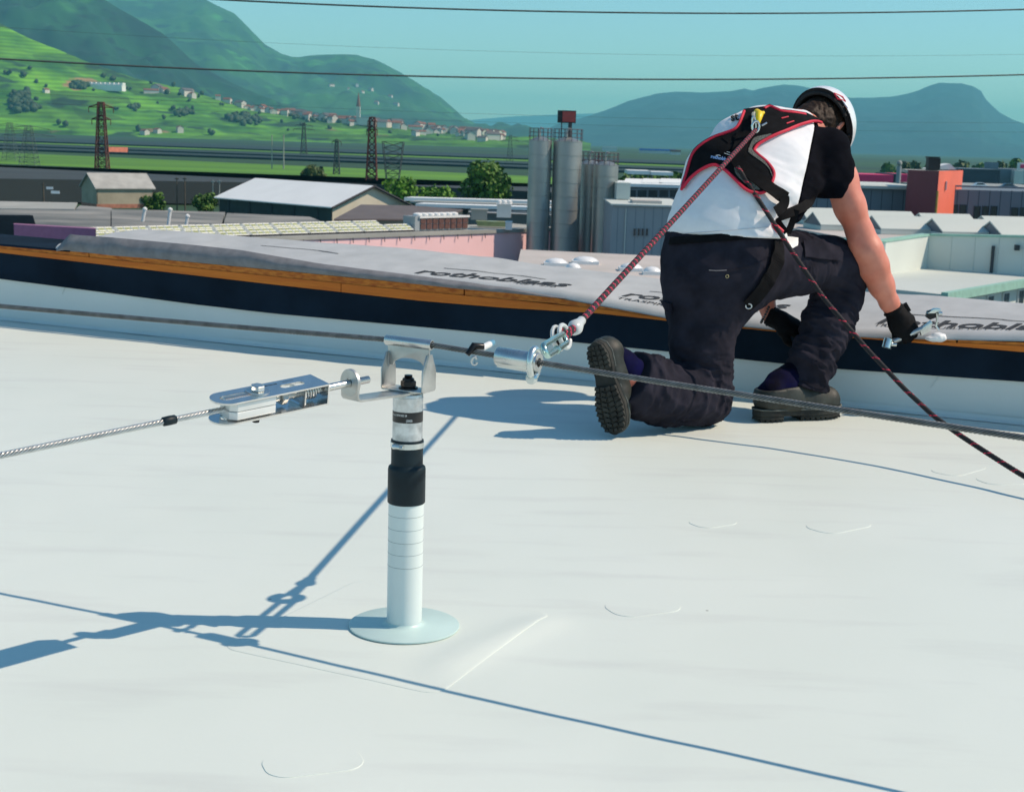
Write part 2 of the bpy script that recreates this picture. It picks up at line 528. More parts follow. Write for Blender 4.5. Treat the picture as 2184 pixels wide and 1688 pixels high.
def tree_uv(name, label, u, vtop, vbot, wpx, Y, m, n, leaf, seed, **k):
    zt, zb = at(u, vtop, Y)[2], at(u, vbot, Y)[2]
    b = at(u, vbot, Y)
    zb = max(zb, GZ)
    return tree(name, label, np.array([b[0], Y, zb]), zt - zb, wpx * Y / F, m, n, leaf, seed, **k)
tree_uv('broadleaf_tree', 'big round bright green tree standing just left of the steel silos', 1040, 346, 432, 104, 185, m_leaf, 3600, 0.42, 5, lobes_n=16, trunk=0.05)
tree_uv('bush', 'bright green bushes behind the right end of the white roofed warehouse', 852, 383, 432, 95, 188, m_leaf_bright, 1400, 0.40, 6, cat='bush', trunk=0.0, lobes_n=12)
tree_uv('bush', 'low green bush between the bright bushes and the big round tree', 930, 408, 434, 90, 190, m_leaf_bright, 900, 0.4, 16, cat='bush', trunk=0.0, lobes_n=9)
tree_uv('bush', 'green bush growing against the right wall of the small beige hut', 328, 407, 452, 46, 172, m_leaf, 700, 0.3, 7, cat='bush', trunk=0.0)
tree_uv('bush', 'green bush beside the left end of the white roofed warehouse', 440, 411, 455, 58, 176, m_leaf, 900, 0.3, 8, cat='bush', trunk=0.0)
tree_uv('broadleaf_tree', 'dark olive tree in the meadow behind the white warehouse roof', 662, 358, 396, 52, 320, m_leaf_olive, 900, 0.8, 9, trunk=0.05)
for i, (u, w, vt) in enumerate(((1895, 34, 350), (1940, 40, 346), (1990, 30, 352), (2040, 44, 344), (2085, 34, 350), (2128, 40, 343), (2168, 46, 338), (2210, 40, 340))):
    tree_uv('roadside_tree', 'hazy green tree in the row behind the red tower, %s from the left' % ('first', 'second', 'third', 'fourth', 'fifth', 'sixth', 'seventh', 'rightmost counted')[i], u, vt, 392, w, 620, m_leaf_olive if i % 2 else m_leaf, 420, 1.8, 40 + i, group='trees in the row behind the red tower', trunk=0.0)
for i, (u, w, vt) in enumerate(((1345, 50, 372), (1390, 60, 374), (1432, 50, 370))):
    tree_uv('roadside_tree', 'green tree under the white awnings right of the silos, %s of three' % ('leftmost', 'middle', 'rightmost')[i], u, vt, 400, w, 260, m_leaf, 420, 0.8, 60 + i, group='trees under the white awnings', trunk=0.0)

# far trees, groves and houses on the slope
def blob(seed, n=1):
    r = np.random.default_rng(seed)
    bm = bmesh.new()
    for k in range(n):
        g = bmesh.ops.create_icosphere(bm, subdivisions=2, radius=1.0)
        off = Vector((0, 0, 0.8)) if n == 1 else Vector((r.normal() * 1.0, r.normal() * 1.0, 0.6 + r.random() * 0.6))
        for v in g['verts']:
            d = v.co.copy()
            s = 1 + 0.35 * float(vnoise(np.array(d) * 1.7 + seed + k))
            v.co = Vector((d.x * s, d.y * s, d.z * s)) * (1 if n == 1 else 0.8) + off
    me = bpy.data.meshes.new('tree')
    bm.to_mesh(me)
    bm.free()
    me.materials.append(m_leaf_dark)
    for p in me.polygons: p.use_smooth = True
    return me
BL = [blob(i) for i in range(4)] + [blob(10 + i, 3) for i in range(3)]
rt = np.random.default_rng(3)
spots = [(50, 166, 9), (75, 178, 7), (60, 148, 7), (215, 165, 8), (240, 172, 9), (232, 191, 5), (195, 195, 5), (270, 191, 5), (318, 180, 6), (355, 201, 8), (380, 204, 6), (398, 216, 5),
         (290, 229, 8), (245, 234, 6), (368, 233, 8), (405, 233, 6), (347, 255, 8), (365, 172, 8), (430, 196, 8), (420, 208, 6), (130, 268, 10), (450, 288, 11), (290, 281, 10), (490, 214, 5),
         (520, 230, 7), (560, 226, 6), (548, 243, 5), (600, 262, 6), (640, 268, 6), (700, 276, 7), (15, 160, 8), (28, 205, 9), (95, 186, 6), (330, 221, 4), (465, 226, 5), (500, 245, 5), (585, 240, 5),
         (610, 280, 5), (670, 256, 5), (740, 268, 5), (780, 280, 5), (830, 284, 6), (880, 288, 6), (930, 290, 5), (985, 293, 6), (1040, 298, 6)]
for i, (u, v, s) in enumerate(spots):
    q = on_hill('green_hillside', u, v)
    o = bpy.data.objects.new('hillside_tree', BL[int(rt.integers(0, 7))])
    col.objects.link(o)
    k = s * q[1] / F * 0.62
    o.location = tuple(q); o.scale = (k * (0.8 + .5 * rt.random()), k, k * (0.9 + 0.4 * rt.random())); o.rotation_euler = (0, 0, rt.random() * 6)
    tag(o, 'small dark round tree on the green vineyard hillside', 'tree', 'dark trees dotted over the hillside')
def grove(name, pts, n, s, seed):
    r = np.random.default_rng(seed)
    mb = MB()
    P = np.array(pts, float)
    for k in range(n):
        w = r.dirichlet(np.ones(len(P)) * 0.7)
        u, v = w @ P
        q = on_hill('green_hillside', u, v)
        R = s * q[1] / F * (0.5 + 0.6 * r.random())
        me = BL[int(r.integers(0, 4))]
        vs = np.array([x.co[:] for x in me.vertices]) * R * np.array([1.1, 1, 1.0]) + q
        mb.add(vs, [tuple(p.vertices) for p in me.polygons])
    o = link_mesh(name, mb.v, mb.f, m_leaf_dark, None, True)
    return tag(o, None, None, None, 'stuff')
grove('grove', [(12, 190), (60, 190), (100, 240), (85, 252), (30, 245), (0, 225)], 60, 8, 1)
grove('grove', [(135, 182), (160, 176), (190, 186), (182, 192), (150, 192)], 26, 6, 2)
grove('grove', [(372, 238), (395, 230), (424, 228), (418, 246), (390, 250), (350, 258)], 30, 6, 3)
grove('grove', [(455, 250), (490, 238), (545, 240), (590, 262), (560, 272), (510, 276), (480, 262)], 60, 6.5, 4)
grove('grove', [(268, 230), (285, 226), (300, 236), (282, 242)], 12, 5, 5)
grove('grove', [(600, 246), (660, 250), (720, 262), (640, 262)], 30, 5, 6)

m_hwall = mat('village_plaster', (0.62, 0.58, 0.52), 0.8, vs=0.02, var=0.15)
m_hroof = mat('village_roof', (0.22, 0.085, 0.055), 0.8, vs=0.05, var=0.3)
m_hroof2 = mat('village_slate', (0.12, 0.10, 0.10), 0.8, vs=0.05, var=0.3)
def house_mesh(nm, L, W, hh, rh, mr):
    v = [(-L, -W, -3), (L, -W, -3), (L, W, -3), (-L, W, -3), (-L, -W, hh), (L, -W, hh), (L, W, hh), (-L, W, hh), (-L, 0, hh + rh), (L, 0, hh + rh)]
    f = [(0, 1, 5, 4), (2, 3, 7, 6), (1, 2, 6, 9, 5), (3, 0, 4, 8, 7)]
    e = 0.5
    n = len(v)
    v += [(-L - e, -W - e, hh - e * rh / W + .1), (L + e, -W - e, hh - e * rh / W + .1), (L + e, 0, hh + rh + .1), (-L - e, 0, hh + rh + .1), (L + e, W + e, hh - e * rh / W + .1), (-L - e, W + e, hh - e * rh / W + .1)]
    v += [(p[0], p[1], p[2] + 0.4) for p in v[n:n + 6]]
    f2 = [(n, n + 1, n + 2, n + 3), (n + 3, n + 2, n + 4, n + 5), (n + 9, n + 8, n + 7, n + 6), (n + 11, n + 10, n + 8, n + 9), (n, n + 6, n + 7, n + 1), (n + 4, n + 10, n + 11, n + 5), (n + 1, n + 7, n + 8, n + 2), (n + 2, n + 8, n + 10, n + 4), (n, n + 3, n + 9, n + 6), (n + 3, n + 5, n + 11, n + 9)]
    me = bpy.data.meshes.new(nm)
    me.from_pydata(v, [], f + f2)
    me.materials.append(m_hwall); me.materials.append(mr)
    me.polygons.foreach_set('material_index', [0] * len(f) + [1] * len(f2))
    me.update()
    return me
HM = [house_mesh('house', 6, 4.5, 5, 2.6, m_hroof), house_mesh('house', 8, 5, 6, 3, m_hroof2), house_mesh('house', 5, 4.5, 7, 2.6, m_hroof), house_mesh('house', 11, 5, 4, 2.2, m_hroof)]
def far_house(u, v, k, sc, hill, label, group):
    q = on_hill(hill, u, v)
    o = bpy.data.objects.new('village_house', HM[k])
    col.objects.link(o)
    o.location = tuple(q); o.scale = (sc, sc, sc); o.rotation_euler = (0, 0, rt.random() * 3.1)
    return tag(o, label, 'house', group)
for k in range(120):
    u = 500 + 590 * rt.random() ** 0.8
    base = np.interp(u, [500, 600, 700, 800, 900, 1000, 1100], [215, 238, 252, 262, 270, 278, 292])
    v = base + 14 * rt.random() - 4
    if u > 860: v += 12 * rt.random()
    far_house(u, v, int(rt.integers(0, 4)), 0.75 + 0.5 * rt.random(), 'green_hillside', 'tiny pale red roofed house in the village along the slope', 'houses of the far village')
for (u, v, k, s, lab) in ((335, 196, 1, 1.3, 'largest farmhouse of the upper hamlet, dark roof, on the green slope'), (345, 199, 0, 1.2, 'red roofed farmhouse at the right end of the upper hamlet'), (322, 199, 3, 1.0, 'long low farmhouse at the left end of the upper hamlet'),
        (392, 204, 1, 1.2, 'dark roofed farmhouse of the second hamlet right of the upper one'), (398, 200, 0, 1.0, 'red roofed farmhouse highest in the second hamlet'), (405, 209, 2, .9, 'small tall farmhouse lowest in the second hamlet'),
        (93, 197, 0, .7, 'tiny lone white house right of the biggest dark grove on the left'), (380, 282, 2, 0.9, 'small tall white house at the slope foot, rightmost of three'), (303, 287, 0, 0.9, 'small white house at the slope foot, leftmost of three'),
        (330, 283, 0, .8, 'small white house at the slope foot, middle of three'), (460, 190, 2, .8, 'lone white house up against the dark forest edge'), (545, 224, 3, 1, 'long pale house above the left end of the village'), (480, 196, 0, 1, 'red roofed house just below the dark forest edge')):
    far_house(u, v, k, s, 'green_hillside', lab, 'farmhouses scattered on the slope')
for (u, v, k, s, lab) in ((770, 198, 0, 1.2, 'pale red roofed house in the middle of the high hamlet'), (790, 195, 1, 1.2, 'pale slate roofed house in the middle of the high hamlet'), (760, 184, 2, 1.2, 'highest pale house on the rounded mountain flank'), (830, 206, 0, 1.3, 'red roofed house at the right end of the high hamlet'),
        (738, 192, 2, 1, 'small tall house at the left of the high hamlet'), (800, 222, 0, 1.2, 'red roofed house below the high hamlet, left of a pair'), (840, 226, 1, 1.2, 'slate roofed house below the high hamlet, right of a pair'), (705, 184, 3, 1, 'long pale house alone left of the high hamlet')):
    far_house(u, v, k, s, 'mountain', lab, 'houses high on the rounded mountain')
q = on_hill('green_hillside', 222, 190)
m_white = mat('white_paint', (0.78, 0.79, 0.77), 0.6, vs=0.5, var=0.05)
me_l = MB().box((q[0], q[1], q[2] + 2), (55, 14, 9), rz=-0.15)
for k in range(8):
    me_l.box((q[0] - 24 + k * 7, q[1] + 3 - k * 1.0, q[2] + 8), (5.2, 10, 4), rz=-0.15)
solo('farm_building', me_l, m_white, 'long white low farm building beside dark trees on the green slope', 'building')
# church with a spire among the village
q = on_hill('green_hillside', 762, 266)
t = thing('village_church', 'pale church with a slim pointed spire standing out of the village', 'church', q)
part('nave', MB().box((q[0] + 12, q[1], q[2] + 6), (22, 11, 12)), m_hwall, t)
part('tower', MB().box((q[0], q[1], q[2] + 14), (6, 6, 28)), m_hwall, t)
part('spire', MB().lathe([(3.6, 28), (0.1, 50)], q, 6), m_hroof, t)
# long low halls far out on the plain
m_blue = mat('blue_roof', (0.05, 0.16, 0.55), 0.6, vs=.02, var=.1)
m_hall = mat('hall_white', (0.6, 0.63, 0.62), 0.7, vs=.02, var=.1)
m_teal = mat('teal_hall', (0.12, 0.42, 0.36), 0.7, vs=.02, var=.1)
def far_hall(u, v, w, h, mm, label, Y=None):
    g = gz(u, v, GZ)
    k = g[1] / F
    t = thing('far_hall', label, 'hall', g)
    part('wall', MB().box((g[0], g[1], GZ + h * k * .3), (w * k, 14, h * k * .6)), m_hall, t)
    part('roof', MB().box((g[0], g[1] - 0.3, GZ + h * k * .8 + .1), (w * k * 1.02, 16, h * k * .4)), mm, t)
far_hall(1402, 327, 74, 9, m_blue, 'long low hall with a blue roof right of the silos')
far_hall(1440, 330, 20, 10, m_hroof, 'small hall with a reddish roof right of the blue roofed hall')
far_hall(1300, 322, 30, 9, m_hall, 'white far hall just above the short silos')
far_hall(785, 304, 30, 9, m_teal, 'pale teal hall behind the middle lattice pylon')
far_hall(728, 304, 14, 8, m_hall, 'little white hall left of the teal hall')
far_hall(850, 307, 18, 7, m_hall, 'low white hall right of the middle lattice pylon')
far_hall(1120, 315, 36, 9, m_hall, 'low white hall just left of the tall silos')
far_hall(1220, 316, 14, 7, m_hroof, 'small red roofed hall far behind the tall silos')
far_hall(155, 277, 12, 8, m_hroof, 'white hall with a red roof at the foot of the left slope')
far_hall(312, 286, 9, 6, m_hall, 'tiny white hall at the slope foot left of the bare field')
far_hall(332, 287, 12, 6, m_hall, 'white hall under the bare brown field')

# ------------------------------------------------------------------ pylons, poles and wires
m_rust = mat('rusty_steel', (0.11, 0.035, 0.028), 0.8, vs=0.6, var=0.35)
m_steel_d = mat('dark_steel', (0.05, 0.06, 0.065), 0.7, vs=0.5, var=0.2)
m_pylon_haze = mat('haze_pale_pylon', (0.10, 0.14, 0.14), 0.8, vs=0.5, var=0.2)  # paler grey: haze and blur put into the far pylons' colour
m_conc = mat('pole_concrete', (0.30, 0.32, 0.30), 0.8, vs=1.0, var=0.2)
m_wood_pole = mat('pole_wood', (0.09, 0.075, 0.055), 0.85, vs=1.0, var=0.3)
def pylon(u, vt, vb, Y, wb, wt, arms, m, label, r=0.12, n=9):
    b, tp = at(u, vb, Y), at(u, vt, Y)
    zb = max(GZ, b[2]) if vb else GZ
    zb = GZ
    h = tp[2] - zb
    x0 = (b[0] + tp[0]) / 2
    t = thing('lattice_pylon', label, 'pylon', (x0, Y, zb))
    mb = MB()
    def cn(k, s):
        w = wb + (wt - wb) * s
        sx, sy = ((-1, -1), (1, -1), (1, 1), (-1, 1))[k]
        return np.array([x0 + sx * w / 2, Y + sy * w / 2, zb + h * s])
    for k in range(4):
        mb.cyl(cn(k, 0), cn(k, 1), r, 5)
        for i in range(n):
            s0, s1 = i / n, (i + 1) / n
            l = (k + 1) % 4
            mb.cyl(cn(k, s0), cn(l, s1), r * 0.55, 4)
            mb.cyl(cn(l, s0), cn(k, s1), r * 0.55, 4)
            mb.cyl(cn(k, s1), cn(l, s1), r * 0.5, 4)
    part('mast', mb, m, t)
    for s, hw in arms:
        am = MB()
        z = zb + h * s
        for sg in (-1, 1):
            tip = np.array([x0 + sg * hw, Y, z])
            for sy in (-1, 1):
                am.cyl((x0, Y + sy * wt / 2, z), tip, r * .7, 4)
                am.cyl((x0, Y + sy * wt / 2, z + 0.7), tip, r * .7, 4)
            am.cyl(tip, tip + np.array([0, 0, -0.9]), r * .6, 4)
        part('crossarm', am, m, t)
    return t
pylon(217, 218, 400, 250, 2.3, 0.9, ((0.94, 2.1), (0.80, 1.6)), m_rust, 'rust red lattice pylon rising directly behind the beige hut', 0.115, 12)
pylon(793, 250, 408, 230, 1.9, 0.8, ((0.95, 0.7), (0.85, 0.8)), m_rust, 'red and dark lattice mast behind the right end of the white roofed warehouse', 0.10, 14)
pylon(62, 268, 380, 330, 4.0, 1.2, ((0.93, 5.0), (0.78, 6.0)), m_pylon_haze, 'grey lattice pylon faint on the dark field far to the left', 0.06, 10)
pylon(22, 262, 372, 420, 4.0, 1.2, ((0.93, 5.0), (0.8, 6.0)), m_pylon_haze, 'grey lattice pylon at the left picture edge, farther than its neighbour', 0.06, 10)
pylon(838, 302, 392, 300, 2.2, 4.2, (), m_steel_d, 'dark vase shaped lattice pylon right of the red and dark mast', 0.07, 7)
pylon(648, 262, 335, 700, 3.0, 1.0, ((0.92, 4), (0.8, 5)), m_steel_d, 'thin far lattice pylon against the green village slope', 0.13, 8)
pylon(718, 298, 375, 380, 1.6, 0.7, ((0.94, 1.2),), m_steel_d, 'short dark pylon between the far lattice pylon and the red mast', 0.10, 8)
pylon(1088, 288, 338, 700, 3.0, 1.0, ((0.92, 3), (0.8, 4)), m_steel_d, 'thin grey pylon between the big round tree and the tall silos', 0.10, 8)
pylon(1926, 345, 392, 800, 3.0, 1.0, ((0.92, 3),), m_steel_d, 'far grey mast over the tree row right of the white helmet', 0.2, 8)
def pole(u, vt, Y, m, label, r=0.13, group=None, arm=0.0):
    tp = at(u, vt, Y)
    t = thing('utility_pole', label, 'pole', (tp[0], Y, GZ), group)
    part('shaft', MB().tube([(tp[0], Y, GZ), (tp[0], Y, tp[2])], [r, r * .7], 8), m, t, True)
    part('cap', MB().box((tp[0], Y, tp[2] - .2), (0.5 + arm, .12, .12)), m, t)
for (u, vt, Y, m, lab, r) in ((580, 288, 420, m_conc, 'slim pale concrete pole, left one of the pair on the meadow', .18), (605, 287, 420, m_conc, 'slim pale concrete pole, right one of the pair on the meadow', .2),
                              (377, 378, 180, m_wood_pole, 'thin grey post right of the hut bush, first of a pair', .09), (394, 378, 180, m_wood_pole, 'thin grey post right of the hut bush, second of a pair', .1),
                              (92, 390, 175, m_wood_pole, 'short wooden post with white tags left of the beige hut', .13), (454, 384, 190, m_conc, 'thin grey post behind the bush by the warehouse', .09), (468, 384, 190, m_conc, 'thin grey post beside the ridge of the white warehouse', .08)):
    pole(u, vt, Y, m, lab, r)
t = thing('net_tags', 'two small white tags hanging on a wire beside the wooden post', 'tags', at(112, 404, 150))
part('tag', MB().box(at(106, 401, 150), (0.7, .03, .25)), m_white, t)
part('tag', MB().box(at(118, 410, 150), (0.9, .03, .28)), m_white, t)

m_wire = mat('power_wire', (0.035, 0.06, 0.065), 0.6, vs=1, var=0.1)
def wire(pts, Y, r, label):
    uu = np.linspace(-500, 2700, 60)
    p = np.array(pts, float)
    c = np.polyfit(p[:, 0], p[:, 1], 2)
    path = [at(u, np.polyval(c, u), Y + 0.004 * (u - 1000)) for u in uu]
    mb = MB().tube(path, r, 6)
    o = link_mesh('power_wire', mb.v, mb.f, m_wire, None, True)
    tag(o, label, 'wire')
wire([(430, -2), (900, 16), (1500, 30), (2184, 20)], 34, 0.021, 'overhead power wire along the top edge of the sky')
wire([(0, 126), (560, 152), (1100, 166), (1500, 171), (2184, 159)], 34, 0.021, 'overhead power wire crossing the hillside and the sky just above the white helmet')
wire([(0, 58), (600, 92), (1200, 114), (2184, 116)], 60, 0.0045, 'very thin overhead wire between the two thick power wires')
wire([(0, 195), (500, 222), (1100, 245), (2184, 262)], 60, 0.0045, 'very thin overhead wire below the two thick power wires')
wire([(0, 215), (500, 240), (1100, 262), (2184, 282)], 70, 0.005, 'lowest very thin overhead wire passing across the distant mountain')
# ------------------------------------------------------------------ industrial buildings below our roof
m_beige = mat('beige_plaster', (0.36, 0.32, 0.23), 0.85, vs=0.6, var=0.15)
m_brick = mat('red_brick', (0.40, 0.17, 0.11), 0.85, vs=2, var=0.2)
m_fibre = mat('fibre_cement', (0.38, 0.38, 0.35), 0.85, vs=0.8, var=0.12)
m_wroof = mat('white_sheet_roof', (0.86, 0.87, 0.83), 0.5, vs=0.3, var=0.03)
m_dkwall = mat('dark_green_wall', (0.035, 0.055, 0.05), 0.8, vs=0.5, var=0.2)
m_cream = mat('cream_wall', (0.62, 0.57, 0.44), 0.8, vs=0.4, var=0.08)
m_dkfascia = mat('dark_fascia', (0.02, 0.02, 0.025), 0.7, var=0.1)
m_brown = mat('brown_sheet_roof', (0.125, 0.105, 0.10), 0.8, vs=0.2, var=0.1, stretch=(3, 3, 1))
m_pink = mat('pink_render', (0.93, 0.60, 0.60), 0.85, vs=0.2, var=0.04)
m_greyroof = mat('grey_roof_felt', (0.30, 0.31, 0.28), 0.85, vs=0.3, c2=(0.40, 0.40, 0.36), detail=8)
m_mottle = mat('mottled_old_roof', (0.10, 0.11, 0.105), 0.85, vs=0.22, c2=(0.30, 0.29, 0.26), stretch=(0.5, 1.6, 1), detail=9)
m_bluegrey = mat('bluegrey_wall', (0.155, 0.20, 0.235), 0.75, vs=0.2, var=0.08)
m_grey = mat('grey_panel_wall', (0.30, 0.34, 0.36), 0.75, vs=0.2, var=0.06)
m_offwhite = mat('offwhite_render', (0.66, 0.70, 0.64), 0.8, vs=0.25, var=0.06)
m_lightroof = mat('light_roof_membrane', (0.50, 0.55, 0.51), 0.8, vs=0.15, c2=(0.58, 0.62, 0.57), detail=7)
m_pinkroof = mat('pinkish_gravel_roof', (0.46, 0.43, 0.39), 0.9, vs=0.3, c2=(0.55, 0.50, 0.46))
m_glass = mat('window_glass', (0.03, 0.05, 0.06), 0.12, var=0.3, vs=0.3)
m_darkred = mat('dark_red_cladding', (0.20, 0.035, 0.045), 0.6, vs=0.3, var=0.1)
m_orange = mat('orange_red_cladding', (0.85, 0.17, 0.095), 0.6, vs=0.3, var=0.06)
m_magenta = mat('magenta_cladding', (0.72, 0.035, 0.14), 0.6, vs=0.3, var=0.06)
m_navy = mat('navy_cladding', (0.02, 0.035, 0.06), 0.5, vs=0.3, var=0.15)
m_ochre = mat('ochre_trim', (0.32, 0.22, 0.05), 0.7, var=0.1)
m_terra = mat('terracotta_tiles', (0.55, 0.17, 0.09), 0.8, vs=1.0, var=0.2)
m_greenedge = mat('green_roof_edge', (0.30, 0.52, 0.42), 0.6, var=0.1)
m_black = mat('black_paint', (0.012, 0.012, 0.014), 0.6, var=0.2)

class Fr:
    """a local frame on the plain: origin o, long direction d (unit xy), normal side n"""
    def __init__(s, o, d):
        s.o = np.array([o[0], o[1]]); d = unit([d[0], d[1]]); s.d = d; s.n = np.array([-d[1], d[0]])
    def p(s, a, b, z): q = s.o + s.d * a + s.n * b; return np.array([q[0], q[1], z])
    def quad(s, a0, a1, b0, b1): return [s.p(a0, b0, 0)[:2], s.p(a1, b0, 0)[:2], s.p(a1, b1, 0)[:2], s.p(a0, b1, 0)[:2]]
def gable(fr, name, label, cat, L, W, zb, ze, zr, mw, mr, over=0.3, th=0.12, mgable=None, base_strip=None, fascia=None):
    t = thing(name, label, cat, fr.p(L / 2, W / 2, zb))
    w = MB()
    pts = [fr.p(0, 0, zb), fr.p(L, 0, zb), fr.p(L, W, zb), fr.p(0, W, zb), fr.p(0, 0, ze), fr.p(L, 0, ze), fr.p(L, W, ze), fr.p(0, W, ze), fr.p(0, W / 2, zr), fr.p(L, W / 2, zr)]
    w.add(pts, [(0, 1, 5, 4), (2, 3, 7, 6)])
    part('long_wall', w, mw, t)
    for k in (0, 1):
        g = MB()
        a = (0.0, 0.12) if k == 0 else (L - 0.12, L)
        poly = [(0, zb), (W, zb), (W, ze), (W / 2, zr), (0, ze)]
        g.extrude([fr.p(a[0], b, z) for b, z in poly], fr.p(a[1], 0, 0) - fr.p(a[0], 0, 0))
        part('gable_wall', g, mgable or mw, t)
    for sgn in (0, 1):
        r = MB()
        sl = (zr - ze) / (W / 2)
        b0, b1 = (-over, W / 2) if sgn == 0 else (W + over, W / 2)
        z0 = ze - over * sl + 0.05
        q = [fr.p(-over, b0, z0), fr.p(L + over, b0, z0), fr.p(L + over, b1, zr + .05), fr.p(-over, b1, zr + .05)]
        r.hexa(q + [x + np.array([0, 0, th]) for x in q])
        part('roof', r, mr, t)
    if fascia:
        for a in (-over - .03, L + over + .03):
            f = MB()
            for sgn in (0, 1):
                b0 = -over if sgn == 0 else W + over
                f.cyl(fr.p(a, b0, ze - over * (zr - ze) / (W / 2) + .05), fr.p(a, W / 2, zr + .08), 0.13, 4)
            part('fascia', f, fascia, t)
    if base_strip:
        s = MB().prism([fr.p(-.03, -.03, 0)[:2], fr.p(L + .03, -.03, 0)[:2], fr.p(L + .03, W + .03, 0)[:2], fr.p(-.03, W + .03, 0)[:2]], zb, zb + base_strip[0])
        part('plinth', s, base_strip[1], t)
    return t

# beige hut
c = ground_at(204, 168)
fr = Fr(c, (0.80, 0.60))
zb = at(204, 444, 168)[2]
gable(fr, 'beige_hut', 'small beige hut with a grey gable roof and brick red base on the left', 'hut', 6.8, 4.8, zb, at(204, 401, 168)[2], at(204, 401, 168)[2] + 1.5, m_beige, m_fibre, over=0.25, mgable=m_beige, base_strip=(0.47, m_brick))
# white roofed warehouse
Yw = 158
c = at(709, 441, Yw)
d1 = np.array([0.72, -0.70])
fr0 = Fr((c[0], c[1]), d1)
Lw = 21.3
fr = Fr(fr0.p(-Lw, 0, 0)[:2], d1)
fr.n = np.array([0.70, 0.72])
tw = gable(fr, 'warehouse', 'long warehouse with a bright white roof, cream gable and dark side wall', 'warehouse', Lw, 10.9, GZ, at(709, 441, Yw)[2], at(709, 441, Yw)[2] + 2.1, m_dkwall, m_wroof, over=0.45, mgable=m_cream, fascia=m_dkfascia)
for k in range(5):
    s = MB().cyl(fr.p(2 + k * 4.2, -0.06, GZ), fr.p(2 + k * 4.2, -0.06, at(709, 441, Yw)[2]), 0.07, 5)
    part('wall_post', s, m_steel_d, tw)
# small house with a terracotta roof beside the red pylon
c = at(232, 326, 590)
fr = Fr((c[0], 590), (0.97, 0.2))
gable(fr, 'farm_shed', 'small shed with a terracotta roof right beside the rust red pylon', 'shed', 7.0, 6.0, GZ, GZ + .8, GZ + 2.5, m_beige, m_terra, over=0.3)
# brown roofed hall in front of the warehouse gable
Yb = 138
P = [at(712, 467, Yb - 6), at(940, 467, Yb), at(1000, 441, Yb + 14), at(770, 436, Yb + 10)]
t = thing('brown_roof_hall', 'low hall with a plain dark brown sheet roof below the cream gable', 'hall', (P[0][0] + 5, Yb, GZ))
r = MB().hexa([p + np.array([0, 0, -.15]) for p in P] + P)
part('roof', r, m_brown, t)
w = MB().hexa([np.array([p[0], p[1], GZ]) for p in P] + [p + np.array([0, 0, -.2]) for p in P])
part('wall', w, m_dkwall, t)
# long pale low halls right of the warehouse
t = thing('long_low_hall', 'long low hall with pale roof strips running behind the silos', 'hall', ground_at(1000, 150))
for k, (v0, v1, mm, Y) in enumerate(((421, 428, m_wroof, 162), (429, 433, m_greyroof, 156), (434, 441, m_wroof, 150))):
    a, b = at(862 + 12 * k, (v0 + v1) / 2, Y), at(1240, (v0 + v1) / 2 + 11, Y - 4)
    h = (v1 - v0) * Y / F
    d = unit(b - a); n = np.array([-d[1], d[0], 0])
    r = MB().hexa([a - n * 0 + np.array([0, 0, -h / 2]), b + np.array([0, 0, -h / 2]), b + n * 3 + np.array([0, 0, -h / 2]), a + n * 3 + np.array([0, 0, -h / 2])] +
                  [a + np.array([0, 0, h / 2]), b + np.array([0, 0, h / 2]), b + n * 3 + np.array([0, 0, h / 2]), a + n * 3 + np.array([0, 0, h / 2])])
    part('roof_strip', r, mm, t)
w = MB().box((at(1050, 440, 158)[0], 160, (GZ + at(1050, 445, 154)[2]) / 2 - .3), (22, 6, at(1050, 445, 154)[2] - GZ - .6), rz=-0.1)
part('wall', w, m_grey, t)
# old mottled roofs on the left
Yo = 95
t = thing('old_sheds', 'cluster of old low sheds under weathered mottled grey roofing', 'shed', ground_at(300, 130))
def slab(uvs, th, m, name, parent):
    Q = [at(*q) for q in uvs]
    part(name, MB().hexa([p + np.array([0, 0, -th]) for p in Q] + Q), m, parent)
    part('wall', MB().hexa([np.array([p[0], p[1], GZ]) for p in Q] + [p + np.array([0, 0, -th - .01]) for p in Q]), m_dkwall, parent)
slab([(-60, 486, 118), (236, 488, 122), (236, 448, 142), (-60, 446, 140)], 0.3, m_mottle, 'roof', t)
slab([(238, 486, 122), (470, 488, 126), (480, 452, 146), (238, 446, 143)], 0.35, m_mottle, 'roof', t)
slab([(474, 486, 126), (712, 482, 130), (660, 462, 141), (484, 454, 142)], 0.3, m_mottle, 'roof', t)
slab([(-60, 444, 144), (158, 446, 145), (165, 432, 158), (-60, 428, 158)], 0.2, m_greyroof, 'roof', t)
slab([(160, 447, 144), (250, 452, 144), (236, 443, 150), (170, 438, 152)], 0.2, m_mottle, 'roof', t)
# little white vent pipes on the old roofs
for u, v, h, lab in ((306, 456, 9, 'small white roof vent left of the slanted white pipe'), (360, 470, 22, 'slanted white vent pipe on the old roofs'), (397, 474, 12, 'white hooded vent right of the slanted white pipe')):
    a, b = at(u - 2, v, 117), at(u + 3, v - h, 117)
    a[2] -= 0.6
    mv = MB().tube([a, b], 0.13, 8).lathe([(0.19, -.02), (0.19, .1), (.02, .22)], b, 8)
    solo('roof_vent', mv, m_white, lab, 'vent', smooth=True)

